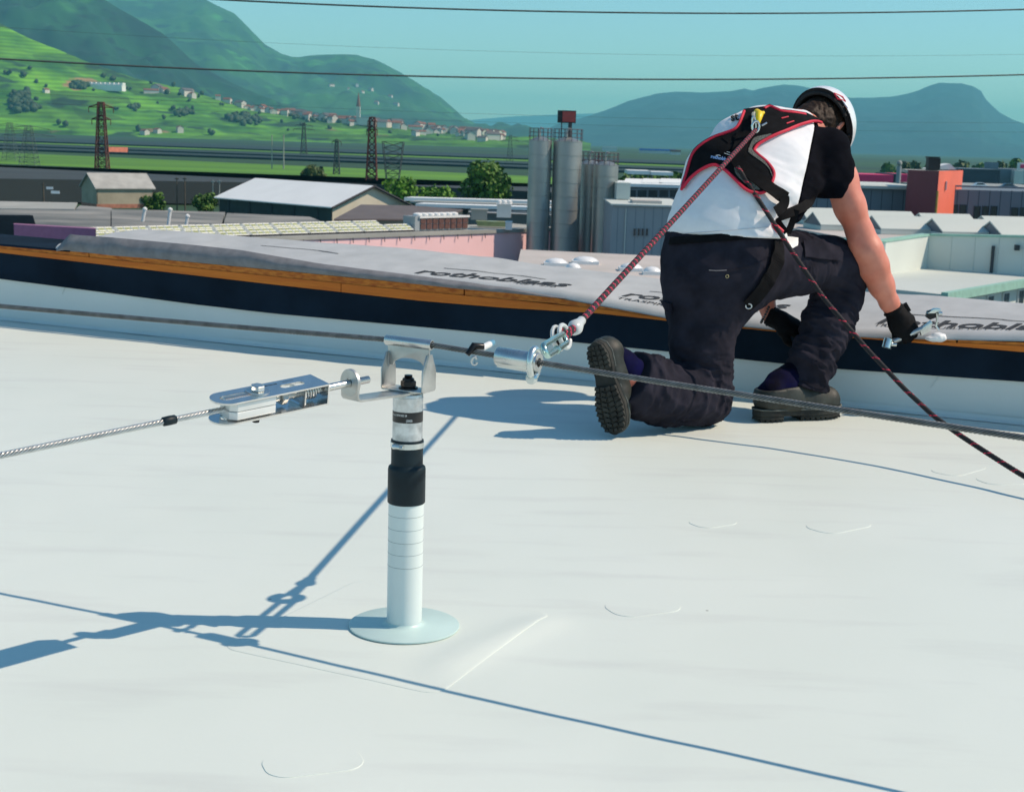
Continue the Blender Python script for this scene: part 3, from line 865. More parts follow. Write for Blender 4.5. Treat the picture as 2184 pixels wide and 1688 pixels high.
# pink hall with its rows of skylights
Yc = 120.0
C = at(1054, 490, Yc)
zt = C[2]
A0 = at(300, 505, 96)
dA = unit(np.array([C[0] - A0[0], C[1] - A0[1]]))
frp = Fr((C[0], C[1]), dA)
frp.n = np.array([-dA[1], dA[0]])
Lp = 42.0
t = thing('pink_hall', 'long pink hall with a flat roof, its sunlit wall ending at the tall silos', 'hall', (C[0], C[1], GZ))
zroof = zt
for a0, a1 in ((-Lp, 9.0),):
    part('front_wall', MB().prism(frp.quad(a0, a1, 0, 0.35), GZ, zroof - .28), m_pink, t)
    part('roof_edge', MB().prism(frp.quad(a0 - .1, a1, -.12, 0.5), zroof - .27, zroof + .02), m_greyroof, t)
part('roof', MB().prism(frp.quad(-Lp, 8.9, 0.52, 6.5), zroof - .3, zroof - 0.05), m_greyroof, t)
for k in range(26):
    a = -1.2 - k * 1.55
    part('scupper', MB().cyl(frp.p(a, -0.14, zroof - .25), frp.p(a, -0.2, zroof - .62), 0.035, 6), m_steel_d, t)
# pink left wing, its shade put into a darker purple colour
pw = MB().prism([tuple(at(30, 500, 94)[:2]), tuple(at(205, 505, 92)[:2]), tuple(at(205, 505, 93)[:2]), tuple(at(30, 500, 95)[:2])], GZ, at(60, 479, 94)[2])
solo('pink_wing', pw, mat('pink_render_shaded', (0.30, 0.13, 0.24), .85, var=.06), 'low pink wall in shade at the far left behind the parapet end', 'building')
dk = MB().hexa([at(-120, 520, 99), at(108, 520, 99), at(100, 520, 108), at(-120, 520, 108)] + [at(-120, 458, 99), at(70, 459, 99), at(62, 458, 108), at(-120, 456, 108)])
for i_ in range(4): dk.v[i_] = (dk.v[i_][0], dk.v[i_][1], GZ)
solo('dark_shed', dk, m_dkfascia, 'black shaded shed mass at the far left behind the low shaded pink wall', 'shed')  # the shed wall's shade is put into its black colour
m_sk_frame = mat('skylight_frame', (0.72, 0.72, 0.64), 0.6, var=0.05)
m_sk_pane = mat('skylight_pane', (0.33, 0.36, 0.15), 0.3, vs=1.5, var=0.18)
sk_t = None
def skylight_proto():
    L, W, h = 2.35, 1.5, 0.38
    t = thing('roof_skylight', 'ridge skylight with yellow green panes', 'skylight')
    c = MB().box((0, 0, -.06), (L + .1, W + .1, .14))
    part('curb', c, m_dkfascia, t, local=True)
    fr = MB()
    def pt(a, s, f): return np.array([a, (-1 if s == 0 else 1) * W / 2 * (1 - f), 0.02 + h * f])
    for s in (0, 1):
        for k in range(5):
            a = -L / 2 + L * k / 4
            fr.cyl(pt(a, s, 0), pt(a, s, 1), 0.07, 4)
        for f in (0.03, 0.5, 0.97):
            fr.cyl(pt(-L / 2, s, f), pt(L / 2, s, f), 0.06, 4)
    part('frame', fr, m_sk_frame, t, local=True)
    for s in (0, 1):
        for k in range(4):
            for j in (0, 1):
                a0, a1 = -L / 2 + L * k / 4 + .03, -L / 2 + L * (k + 1) / 4 - .03
                f0, f1 = j * .5 + .03, j * .5 + .47
                q = [pt(a0, s, f0), pt(a1, s, f0), pt(a1, s, f1), pt(a0, s, f1)]
                part('pane', MB().extrude(q, (0, 0, -.02)), m_sk_pane, t, local=True)
    for sx in (-1, 1):
        e = MB().extrude([(sx * (L / 2 - .03), -W / 2, 0), (sx * (L / 2 - .03), W / 2, 0), (sx * (L / 2 - .03), 0, h)], (sx * .12, 0, 0))
        part('end_cap', e, m_white, t, local=True)
    return t
sk0 = skylight_proto()
first = True
ang = math.atan2(dA[1], dA[0])
SK = [(r, k) for r in (0, 1) for k in range(13)]
ordn = ['right end', 'second from right', 'third from right', 'fourth from right', 'fifth from right', 'sixth from right', 'seventh from right', 'eighth from right', 'ninth from right', 'tenth from right', 'eleventh from right', 'twelfth from right', 'left end']
for r, k in SK:
    uq = proj(frp.p(-9.2 - k * 2.62 - r * 1.3, 1.75 + r * 2.3, zroof + .4))[0]
    if uq < 175: continue
    o = sk0 if first else copy_tree(sk0)
    first = False
    a = -9.2 - k * 2.62 - r * 1.3
    p = frp.p(a, 1.75 + r * 2.3, zroof + .1 + .16 * r)
    o.location = tuple(p); o.rotation_euler = (0, 0, ang)
    tag(o, 'yellow green skylight in the %s row on the pink hall, %s' % (('front', 'back')[r], ordn[k]), 'skylight', 'skylights on the pink hall')
# chiller on the pink hall
def chiller():
    a0, a1 = -7.2, -1.9
    t = thing('rooftop_chiller', 'long rooftop cooling unit with brown coil panels and white fan covers', 'cooling unit', frp.p(-4.5, 2.2, zroof))
    part('casing', MB().prism(frp.quad(a0 - .5, a1, 1.2, 2.6), zroof, zroof + 1.15), m_grey, t)
    n = 8
    for k in range(n):
        for j in (0, 1):
            x0 = a0 + (a1 - a0) * k / n + .06; x1 = a0 + (a1 - a0) * (k + 1) / n - .06
            part('coil_panel', MB().prism(frp.quad(x0, x1, 1.12, 1.195), zroof + .12 + j * .45, zroof + .53 + j * .45), mat('coil_brown', (0.12, 0.055, 0.045), 0.7, vs=6, var=.3) if (k, j) == (0, 0) else bpy.data.materials['coil_brown'], t)
        if k < 7:
            c = frp.p(a0 + (a1 - a0) * (k + .6) / n, 1.9, zroof + 1.16)
            part('fan_cover', MB().lathe([(.36, 0), (.36, .14), (.22, .22), (.02, .24)], c, 12), m_white, t, True)
    part('edge_beam', MB().prism(frp.quad(a0 - .1, a1 + .1, 1.05, 1.19), zroof + 1.0, zroof + 1.16), m_white, t)
chiller()
for i, (a, b) in enumerate(((-1.4, 3.2), (0.3, 3.4))):
    pass
for i, (u, v, w, h, Y, mm, lab) in enumerate(((1048, 478, 60, 8, 124, m_sk_pane, 'low pale green skylight strip right of the rooftop cooling unit'), (1075, 450, 30, 26, 128, m_white, 'white box unit with small vents left of the tall silos'),
                                         (1022, 458, 34, 20, 128, m_greyroof, 'grey rooftop box right of the brown roof'), (1085, 482, 14, 15, 121, m_white, 'small white hood at the corner of the pink hall roof'))):
    p = at(u, v, Y)
    k = Y / F
    mb = MB().box(p, (w * k, 1.2, h * k)).box(p + np.array([0, 0, h * k / 2 + .05]), (w * k * 1.08, 1.3, 0.1))
    if i == 1:
        for q in range(3): mb.lathe([(.2, 0), (.2, .2), (.05, .3)], p + np.array([-.4 + q * .45, 0, h * k / 2 + .1]), 8)
    solo('roof_unit', mb, mm, lab, 'roof unit')

# ------------------------------------------------------------------ steel silos
m_silo = mat('silo_steel', (0.40, 0.41, 0.39), 0.45, 0.75, vs=0.35, var=0.12, stretch=(1, 1, 0.6), rv=.08)
m_rail = mat('rail_paint', (0.10, 0.06, 0.07), 0.6, var=0.2)
def silo(u, vt, vb, wpx, Y, label, zb=GZ):
    k = Y / F
    R = wpx * k / 2
    tp = at(u, vt, Y); bt = at(u, vb, Y)
    x = (tp[0] + bt[0]) / 2
    t = thing('steel_silo', label, 'silo', (x, Y, zb))
    rings = 9
    zt = tp[2]
    for i in range(rings):
        z0, z1 = zb + (zt - zb) * i / rings, zb + (zt - zb) * (i + 1) / rings
        part('ring', MB().lathe([(R - .005 * (i % 2), z0 + .004), (R - .005 * (i % 2), z1 - .04), (R + .02, z1 - .035), (R + .02, z1 - .004)], (x, Y, 0), 40), m_silo, t, True, 35)
    part('top', MB().lathe([(R - .01, zt), (R * .6, zt + .22), (R * .12, zt + .35)], (x, Y, 0), 32), m_silo, t, True)
    rl = MB()
    nb = 14
    for i in range(nb):
        a = 6.283 * i / nb
        rl.cyl((x + R * math.cos(a), Y + R * math.sin(a), zt), (x + R * math.cos(a), Y + R * math.sin(a), zt + 1.0), .022, 5)
    for zz in (.35, .68, 1.0):
        rl.tube([(x + R * math.cos(a), Y + R * math.sin(a), zt + zz) for a in np.linspace(0, 6.283, 24, endpoint=False)], .022, 5, closed=True)
    part('railing', rl, m_rail, t)
    vb_ = MB().tube([(x - R * .1, Y - R * .5, zt + .2), (x - R * .1, Y - R * .5, zt + .8), (x, Y - R * .5, zt + 1.05), (x + R * .2, Y - R * .5, zt + .95)], .09, 8)
    part('filler_pipe', vb_, m_silo, t, True)
    return t, x, zt
silo(1149, 300, 545, 48, 121, 'tall silo at the left of the pair, nearest the pink hall')
_, sx, sz = silo(1207, 302, 545, 61, 121.2, 'tall silo with the red sign on a mast above it')
silo(1256, 350, 538, 50, 124, 'short silo half hidden behind its neighbour')
silo(1289, 352, 540, 52, 121.5, 'short silo at the right end of the group, beside the grey building')
part0 = thing('silo_plinth', 'pale concrete plinth at the foot of the silos', 'plinth', (sx, 119, GZ))
part('slab', MB().box((sx + 1.0, 121.0, GZ + .12), (7.2, 4.2, 0.24)), m_conc, part0)
part('kerb', MB().box((sx + .6, 118.6, GZ + .2), (3.4, .4, 0.4)), m_lightroof, part0)
p = at(1209, 249, 121.2)
t = thing('rooftop_sign', 'red square sign box on a short mast above the tall silos', 'sign', (p[0], 121.2, sz))
part('box', MB().box((p[0], 121.45, p[2]), (1.5, .5, 1.0)), m_black, t)
part('face', MB().box((p[0] + .18, 121.16, p[2]), (1.06, .06, .84)), mat('sign_red', (0.42, 0.06, 0.05), 0.6, var=.1), t)
part('mast', MB().cyl((p[0] + .3, 121.4, sz + .1), (p[0] + .3, 121.4, p[2] - .5), .16, 8).cyl((p[0] - .4, 121.4, sz + .1), (p[0] - .4, 121.4, p[2] - .5), .05, 6), m_steel_d, t)

# ------------------------------------------------------------------ grey building right of the silos
def boxuv(name, label, cat, u0, u1, vt, vb, Y, depth, m, parent=None, zb=None, slope=0.0, top=None):
    a, b = at(u0, vt, Y), at(u1, vt, Y)
    z = at((u0 + u1) / 2, vt, Y)[2]
    z0 = at((u0 + u1) / 2, vb, Y)[2] if zb is None else zb
    mb = MB().box(((a[0] + b[0]) / 2, Y + depth / 2, (z + z0) / 2), (b[0] - a[0], depth, z - z0))
    if parent is not None: return part(name, mb, m, parent)
    return solo(name, mb, m, label, cat)
def window(parent, u0, u1, v0, v1, Y, n=1, mf=None):
    for k in range(n):
        a = at(u0 + (u1 - u0) * k / n, v1, Y); b = at(u0 + (u1 - u0) * (k + 1) / n, v0, Y)
        x0, x1, z0, z1 = a[0] + .02, b[0] - .02, a[2], b[2]
        f = part('window', MB().box(((x0 + x1) / 2, Y - .03, z1), (x1 - x0, .1, .04)).box(((x0 + x1) / 2, Y - .03, z0), (x1 - x0, .1, .04)).box((x0 + .02, Y - .031, (z0 + z1) / 2), (.035, .1, z1 - z0)).box((x1 - .02, Y - .031, (z0 + z1) / 2), (.035, .1, z1 - z0)), mf or m_grey, parent)
        part('pane', MB().box(((x0 + x1) / 2, Y - .012, (z0 + z1) / 2), (x1 - x0 - .05, .02, z1 - z0 - .04)), m_glass, f)
t = thing('grey_building', 'flat grey building with a strip of dark windows right of the silos', 'building', ground_at(1390, 112))
boxuv('wall', '', '', 1306, 1470, 441, 0, 110, 14, m_grey, t, zb=GZ)
boxuv('roof', '', '', 1304, 1472, 437, 440.5, 109.8, 14.4, m_lightroof, t)
window(t, 1349, 1384, 487, 503, 110, 4)
window(t, 1406, 1424, 487, 504, 110, 2)
boxuv('roof_hut', '', '', 1316, 1345, 390, 425, 118, 3, m_lightroof, t)
boxuv('roof_box', '', '', 1350, 1412, 428, 436, 112, 3, m_pinkroof, t)
for k in range(8):
    p_ = at(1318 + k * 19, 450, 110)
    part('cladding_joint', MB().box((p_[0], 110 - .004, (at(1318 + k * 19, 442, 110)[2] + GZ) / 2), (.035, .014, at(1318 + k * 19, 442, 110)[2] - GZ)), m_bluegrey, t)
part('downpipe', MB().cyl((at(1335, 450, 110)[0], 109.93, GZ), (at(1335, 450, 110)[0], 109.93, at(1335, 443, 110)[2]), .05, 8), m_lightroof, t, True)
part('door', MB().box((at(1440, 520, 110)[0], 109.98, GZ + 1.0), (.9, .06, 2.0)), m_white, t)
t = thing('shed_with_awnings', 'dark glazed shed with white roof edges behind the grey building', 'shed', ground_at(1400, 150))
boxuv('wall', '', '', 1310, 1470, 400, 0, 150, 12, m_bluegrey, t, zb=GZ)
boxuv('roof_edge', '', '', 1308, 1472, 393, 399.6, 149.6, 12, m_wroof, t)
window(t, 1335, 1450, 405, 421, 150, 5)
for k in range(3):
    a = at(1330 + k * 38, 391, 154)
    part('awning', MB().hexa([a, a + np.array([2.2, 0, 0]), a + np.array([2.6, 2.5, .35]), a + np.array([.4, 2.5, .35])] + [x + np.array([0, 0, .12]) for x in (a, a + np.array([2.2, 0, 0]), a + np.array([2.6, 2.5, .35]), a + np.array([.4, 2.5, .35]))]), m_wroof, t)
t = thing('white_canopy', 'pair of white canopy roofs among trees above the dark glazed shed', 'canopy', ground_at(1390, 230))
for k in range(2):
    boxuv('roof', '', '', 1340 + 46 * k, 1388 + 48 * k, 364 + 3 * k, 372 + 2 * k, 230, 8, m_wroof, t)
    for uu in (1345 + 46 * k, 1382 + 46 * k):
        a = at(uu, 373, 231)
        part('post', MB().cyl((a[0], 231, GZ), (a[0], 231, a[2]), .1, 6), m_grey, t)
# low light roof with white rooflights in front
zl = -6.6
t = thing('low_roof', 'low pale flat roof just behind the parapet, right of the pink hall', 'roof', ground_at(1300, 90))
P = [gz(1120, 570, zl), gz(1440, 640, zl), gz(1500, 560, zl), gz(1160, 552, zl)]
P = [np.array([at(u, 560, Y)[0], Y, zl]) for u, Y in ((1090, 70), (1520, 66), (1500, 100), (1110, 103))]
part('deck', MB().hexa([p - np.array([0, 0, 2.4]) for p in P] + P), m_pinkroof, t)
m_acryl = mat('white_acrylic', (0.80, 0.81, 0.80), 0.3, var=0.03)
for i, (u, v, w, lab) in enumerate(((1185, 561, 50, 'white domed rooflight on the low roof, the leftmost'), (1248, 557, 56, 'white domed rooflight on the low roof, second and largest'), (1222, 572, 34, 'white domed rooflight on the low roof, small and nearest'), (1345, 572, 50, 'white domed rooflight on the low roof, right of the red rope'), (1390, 580, 40, 'white domed rooflight on the low roof, beside the man'))):
    g = gz(u, v + 5, zl)
    R = w * g[1] / F / 2
    t = thing('roof_dome', lab, 'rooflight', g, 'rooflights on the low roof')
    part('curb', MB().box(g + np.array([0, 0, .1]), (2 * R, 2 * R, .2)), m_white, t)
    part('dome', MB().lathe([(R * .92, .201), (R * .85, .3), (R * .55, .42), (.02, .47)], g, 24), m_acryl, t, True)

# ------------------------------------------------------------------ right-hand halls
zc = -5.6
Yr = 74
t = thing('white_hall', 'off-white hall with a blunt corner and flat parapet behind the forearm', 'hall', ground_at(2050, Yr))
# corner wall sections: each a wall slab
W = [(1872, 519, 56.5), (1982, 503, 61.4), (2184, 507, 59.4), (2420, 512, 57.0)]
def wallrun(W, zb, m, parent, nm, th=.35):
    for i in range(len(W) - 1):
        a, b = at(*W[i]), at(*W[i + 1])
        z = min(a[2], b[2])
        d = unit([b[0] - a[0], b[1] - a[1]]); n = np.array([-d[1], d[0]])
        q = [(a[0] + d[0] * .004, a[1] + d[1] * .004), (b[0], b[1]), (b[0] + n[0] * th, b[1] + n[1] * th), (a[0] + n[0] * th, a[1] + n[1] * th)]
        part(nm, MB().hexa([np.array([x, y, zb]) for x, y in q] + [np.array([q[0][0], q[0][1], a[2]]), np.array([q[1][0], q[1][1], b[2]]), np.array([q[2][0], q[2][1], b[2]]), np.array([q[3][0], q[3][1], a[2]])]), m, parent)
        part('coping', MB().hexa([np.array([q[0][0], q[0][1] - .06, a[2] + .004]), np.array([q[1][0], q[1][1] - .06, b[2] + .004]), np.array([q[2][0], q[2][1], b[2] + .004]), np.array([q[3][0], q[3][1], a[2] + .004])] +
                                 [np.array([q[0][0], q[0][1] - .06, a[2] + .09]), np.array([q[1][0], q[1][1] - .06, b[2] + .09]), np.array([q[2][0], q[2][1], b[2] + .09]), np.array([q[3][0], q[3][1], a[2] + .09])]), m_greenedge, parent)
wallrun([(1690, 505, 66), (1871, 519, 56.6)], zc - 2, m_offwhite, t, 'wall')
wallrun(W, zc - 3, m_offwhite, t, 'wall')
zr_ = at(1982, 503, 61.4)[2] - .10
rp = [tuple(at(1690, 505, 66.4)[:2]), tuple(at(1871, 519, 57.0)[:2]), tuple(at(1982, 503, 61.8)[:2]), tuple(at(2420, 512, 57.4)[:2]), (at(2420, 500, 72)[0], 72), (at(1640, 500, 73)[0], 73)]
part('roof', MB().prism(rp, zr_ - .3, zr_), m_pinkroof, t)
a = at(2117, 545, 59.9)
part('downpipe', MB().cyl((a[0], a[1], zc - 2.5), (a[0], a[1], a[2] + .4), .07, 8), m_steel_d, t)
a = at(2169, 528, 59.4)
part('wall_lamp', MB().box(a, (.16, .2, .22)), m_steel_d, t)
def ridge_light_proto():
    L, W, h = 2.5, 2.4, .5
    t = thing('ridge_rooflight', 'rooflight', 'rooflight')
    for s in (0, 1):
        y0 = -W / 2 if s == 0 else W / 2
        q = [(-L / 2, y0, .1), (L / 2, y0, .1), (L / 2, 0, .1 + h), (-L / 2, 0, .1 + h)]
        part('sheet', MB().hexa([np.array(x) for x in q] + [np.array(x) + (0, 0, .06) for x in q]), m_lightroof, t, local=True)
    for sx in (-1, 1):
        part('end', MB().extrude([(sx * (L / 2 - .1), -W / 2 + .05, .05), (sx * (L / 2 - .1), W / 2 - .05, .05), (sx * (L / 2 - .1), 0, .07 + h)], (sx * .06, 0, 0)), mat('rooflight_end', (0.10, 0.12, 0.15), 0.5, var=.1) if sx == -1 else bpy.data.materials['rooflight_end'], t, local=True)
    part('curb', MB().box((0, 0, 0), (L, W, .18)), m_lightroof, t, local=True)
    return t
rl0 = ridge_light_proto()
k_ = 0
for lab, u, v, Y in (('grey ridge rooflight on the white hall, front row, first right of the tower foot', 2044, 492, 63.6), ('grey ridge rooflight on the white hall, front row at the right picture edge', 2168, 497, 62.6), ('grey ridge rooflight on the white hall, front row, behind the forearm', 1915, 486, 64.6),
                    ('grey ridge rooflight on the white hall, front row, between chest strap and sleeve', 1788, 482, 66.5), ('grey ridge rooflight on the white hall, back row, at the tower foot', 2012, 476, 68.6), ('grey ridge rooflight on the white hall, back row at the right picture edge', 2146, 482, 67.6), ('grey ridge rooflight on the white hall, back row, above the elbow', 1888, 470, 69.6), ('grey ridge rooflight on the white hall, back row, beside the white tanks', 1758, 465, 71)):
    o = rl0 if k_ == 0 else copy_tree(rl0)
    k_ += 1
    p = at(u, v, Y)
    o.location = (p[0], Y, zr_ + .1); o.rotation_euler = (0, 0, .14)
    tag(o, lab, 'rooflight', 'ridge rooflights on the white hall')
# lower flat roof and green edged facade
zf_ = at(2014, 627, 52)[2]
t = thing('lower_hall', 'lower hall with a pale flat roof, green eaves edge and small windows', 'hall', (at(2080, 600, 60)[0], 60, GZ))
e0, e1 = at(2014, 628, 50), at(2300, 581, 62)
rp = [(at(1860, 600, 52)[0], 52.0), (e0[0], e0[1]), (e1[0], e1[1]), (at(2420, 590, 61)[0], 61.5), (at(1860, 590, 62)[0], 62)]
zz = e0[2]
part('roof', MB().prism(rp, zz - .25, zz), m_lightroof, t)
d = unit([e1[0] - e0[0], e1[1] - e0[1]]); n = np.array([-d[1], d[0]])
frl = Fr((e0[0], e0[1]), d)
Ll = np.linalg.norm(e1[:2] - e0[:2])
part('eaves', MB().prism(frl.quad(-.3, Ll, -.25, 0.0), zz - .2, zz + .1), m_greenedge, t)
part('wall', MB().prism(frl.quad(0, Ll, 0.2, .5), GZ, zz - .26), m_offwhite, t)
part('end_wall', MB().prism([(at(1860, 600, 52.3)[0], 52.3), (e0[0], e0[1] + .3), (e0[0], e0[1] + .6), (at(1860, 600, 52.6)[0], 52.6)], GZ, zz - .26), m_offwhite, t)
for k in range(7):
    a = 1.3 + k * 1.7
    f = part('window', MB().prism(frl.quad(a, a + .62, .12, .19), zz - .95, zz - .35), m_white, t)
    part('pane', MB().prism(frl.quad(a + .05, a + .28, .10, .118), zz - .9, zz - .4), m_glass, f)
    part('pane', MB().prism(frl.quad(a + .34, a + .57, .10, .118), zz - .9, zz - .4), m_glass, f)
for k in range(1, 4):
    for (A_w, B_w) in ((W[1], W[2]), (W[2], W[3])):
        a, b = at(*A_w), at(*B_w)
        q_ = a + (b - a) * (k / 4)
        part('wall_joint', MB().box((q_[0], q_[1] - .002, (q_[2] + zz) / 2), (.035, .012, q_[2] - zz - .02)), m_lightroof, bpy.data.objects['white_hall'])
# white tanks with a yellow rail
for u, lab in ((1690, 'white round tank with a yellow rail, left of a pair behind the chest strap'), (1716, 'white round tank with a yellow rail, right of a pair behind the chest strap')):
    p = at(u, 462, 112)
    t = thing('white_tank', lab, 'tank', (p[0], 112, GZ))
    R = 11.5 * 112 / F
    part('shell', MB().lathe([(R, GZ), (R, p[2]), (R * .5, p[2] + .12), (.02, p[2] + .15)], (p[0], 112, 0), 28), m_white, t, True, 35)
    rl = MB()
    for i in range(10):
        a = .628 * i
        rl.cyl((p[0] + R * math.cos(a), 112 + R * math.sin(a), p[2]), (p[0] + R * math.cos(a), 112 + R * math.sin(a), p[2] + .5), .03, 5)
    rl.tube([(p[0] + R * math.cos(a), 112 + R * math.sin(a), p[2] + .5) for a in np.linspace(0, 6.283, 20, endpoint=False)], .035, 5, closed=True)
    part('rail', rl, m_ochre, t)
# long blue grey hall with big windows
Yg = 128
t = thing('bluegrey_hall', 'long blue grey hall with large dark windows behind the ridge rooflights', 'hall', ground_at(2000, Yg))
boxuv('wall', '', '', 1640, 2420, 404, 0, Yg, 16, m_bluegrey, t, zb=GZ)
boxuv('roof_edge', '', '', 1640, 1992, 395, 401, Yg - .4, 16.5, m_lightroof, t)
boxuv('parapet', '', '', 1999, 2420, 400, 403.6, Yg - .1, .4, m_bluegrey, t)
for (a, b, c, d_) in ((2007, 2062, 437, 468), (2074, 2128, 440, 472), (2154, 2210, 443, 474), (1668, 1735, 440, 462)):
    window(t, a, b, c, d_, Yg, 3, m_navy)
boxuv('roof_band', '', '', 1640, 1740, 398, 404, Yg - 1.2, 3, m_wroof, t)
for k in range(34):
    p_ = at(1650 + k * 23, 430, Yg)
    part('cladding_joint', MB().box((p_[0], Yg - .004, (at(1650 + k * 23, 406, Yg)[2] + GZ) / 2), (.05, .016, at(1650 + k * 23, 406, Yg)[2] - GZ)), m_navy, bpy.data.objects['bluegrey_hall'])
t = thing('red_tower', 'dark red stair tower with a bright orange red side on the blue grey hall', 'tower', ground_at(1970, 124))
a, b, c_ = at(1938, 365, 124), at(2003, 365, 120.5), at(2054, 366, 131)
ztp = b[2]
part('dark_face', MB().prism([(a[0], a[1]), (b[0], b[1]), (b[0] + .12, b[1] + .25), (a[0], a[1] + .3)], GZ, ztp), m_darkred, t)
part('orange_face', MB().prism([(b[0] + .004, b[1]), (c_[0], c_[1]), (c_[0] - .2, c_[1] + .2), (b[0] - .1, b[1] + .3)], GZ, ztp), m_orange, t)
part('corner_strip', MB().cyl((b[0], b[1] - .02, GZ), (b[0], b[1] - .02, ztp - 1.6), .1, 4), m_ochre, t)
part('roof', MB().prism([(a[0], a[1] + .05), (b[0], b[1] + .05), (c_[0] - .05, c_[1] + .05), (a[0] + 2, a[1] + 10)], ztp - .3, ztp - .05), m_greyroof, t)
a = at(2018, 396, 123.4)
part('door', MB().box(a, (.35, .12, .75), rz=1.35), m_white, t)
p = at(1988, 350, 126)
solo('roof_chimney', MB().box(p, (.85, .85, 1.05)).box(p + np.array([.55, .1, 0]), (.2, .6, 1.0)).box(p + np.array([0, 0, .58]), (1.0, 1.0, .1)), m_black, 'black square chimney on top of the red tower', 'chimney')
p = at(2008, 361, 127)
solo('roof_cover', MB().extrude([p + np.array([-1.2, 0, 0]), p + np.array([1.3, 0, 0]), p + np.array([.7, 0, .5])], (0, 2, 0)), m_white, 'low white sloping cover behind the chimney on the red tower', 'roof cover')
t = thing('magenta_hall', 'low hall with a magenta band behind the blue grey hall', 'hall', ground_at(1880, 190))
boxuv('wall', '', '', 1800, 1946, 389, 0, 190, 10, m_lightroof, t, zb=GZ)
boxuv('band', '', '', 1800, 1906, 372, 388.6, 189.8, 10, m_magenta, t)
boxuv('band', '', '', 1921, 1950, 372, 388.6, 189.8, 10, m_magenta, t)
boxuv('joint', '', '', 1907, 1920, 371, 389, 189.9, 10, m_navy, t)
p = at(1917, 366, 186)
t = thing('vent_stack', 'grey vent stack with a ball top beside the magenta band', 'stack', (p[0], 186, GZ))
part('pipe', MB().cyl((p[0], 186, GZ), (p[0], 186, at(1917, 354, 186)[2]), .3, 10), m_grey, t, True)
part('ball', MB().lathe([(.05, 0), (.3, .15), (.36, .38), (.25, .6), (.03, .7)], (p[0], 186, at(1917, 354, 186)[2]), 12), m_conc, t, True)
YD = 430
t = thing('navy_hall', 'dark navy block right of the orange red tower side', 'building', ground_at(2090, YD))
boxuv('block', '', '', 2046, 2132, 362, 0, YD, 20, m_navy, t, zb=GZ)
boxuv('roof', '', '', 2045, 2133, 360, 361.8, YD - .3, 20.5, m_bluegrey, t)
t = thing('grey_block', 'grey block with a pale front right of the navy block', 'building', ground_at(2160, YD + 10))
boxuv('block', '', '', 2134, 2290, 362, 0, YD + 10, 20, m_bluegrey, t, zb=GZ)
boxuv('pale_front', '', '', 2164, 2290, 365, 394, YD + 7, 2.9, m_offwhite, t)
boxuv('stair_head', '', '', 2118, 2130, 346, 359.5, YD + 8, 8, m_bluegrey, t)
t = thing('small_sign', 'white sign board with a red centre at the right picture edge', 'sign', at(2185, 355, YD - 6))
boxuv('board', '', '', 2172, 2200, 347, 363, YD - 6, .8, m_white, t)
boxuv('centre', '', '', 2177, 2200, 351, 359, YD - 6.2, .19, m_magenta, t)
part('post', MB().cyl(at(2186, 363, YD - 5.6), at(2186, 396, YD - 5.6), .3, 6), m_grey, t)
# roof parking deck with two cars
zpk = at(2100, 402.5, 340)[2]
pk = MB().box((at(2100, 400, 340)[0], 350, (zpk + GZ) / 2), (60, 110, zpk - GZ))
solo('parking_deck', pk, m_conc, 'grey roof parking deck behind the parapet of the blue grey hall', 'deck')
def car(u, Y, m, label):
    p = at(u, 396, Y)
    z = zpk + .01
    t = thing('parked_car', label, 'car', (p[0], Y, z), 'cars on the roof parking')
    L, W = 2.1, .85
    prof = [(-1, .28), (-.99, .62), (-.66, .78), (-.36, 1.34), (.28, 1.38), (.66, .86), (.97, .68), (1, .28)]
    body = MB().extrude([(p[0] + x * L, Y - W, z + zz) for x, zz in prof], (0, 2 * W, 0))
    bevel(part('body', body, m, t), .06, 2)
    for s in (-1, 1):
        gl = MB().extrude([(p[0] + x * L, Y + s * (W + .004), z + zz) for x, zz in ((-.52, .86), (-.32, 1.26), (.24, 1.29), (.52, .90))], (0, s * .02, 0))
        part('side_window', gl, m_glass, t)
    for sx in (-.62, .62):
        for s in (-1, 1):
            part('wheel', MB().lathe([(.28, -.1), (.32, 0), (.28, .1)], (p[0] + sx * L, Y + s * W, z + .32), 14, M=_rx(math.pi / 2)), m_black, t, True)
car(2089, 340, mat('car_silver', (0.6, 0.66, 0.68), 0.3, 0.3, var=.03), 'pale silver car parked on the roof right of the red tower')
car(2150, 342, mat('car_navy', (0.04, 0.07, 0.11), 0.3, 0.2, var=.1), 'dark car parked on the roof right of the pale silver car')
# ------------------------------------------------------------------ our flat roof, its parapet and the sheet on top
WL, WR = gz(0, 681), gz(2184, 905)
WD = unit((WR - WL)[:2]); WN = np.array([-WD[1], WD[0]])          # along the parapet, and away from us
WLEN = np.linalg.norm((WR - WL)[:2])
def wp(s, t, z): q = WL[:2] + WD * s + WN * t; return np.array([q[0], q[1], z])
def on_wall(u, v, t=0.0):
    """where the line of sight meets the parapet's face: distance along it and height"""
    d = ray(u, v)
    k = (np.dot(WL[:2] + WN * t, WN) - np.dot(CC[:2], WN)) / np.dot(d[:2], WN)
    P = CC + d * k
    return np.dot(P[:2] - WL[:2], WD), P[2]
def prof(uvs, t=0.0):
    a = np.array([on_wall(u, v, t) for u, v in uvs])
    return lambda s: np.interp(s, a[:, 0], a[:, 1])
z_white = prof([(-300, 562), (0, 592), (427, 648), (597, 667), (1024, 706), (1400, 744), (1767, 782), (2184, 811), (2500, 835)], -.005)
z_dark = prof([(-300, 508), (0, 537), (320, 574), (597, 606), (981, 648), (1300, 668), (1430, 684), (1600, 701), (1800, 719.5), (1970, 730), (2184, 749), (2500, 772)], -.02)
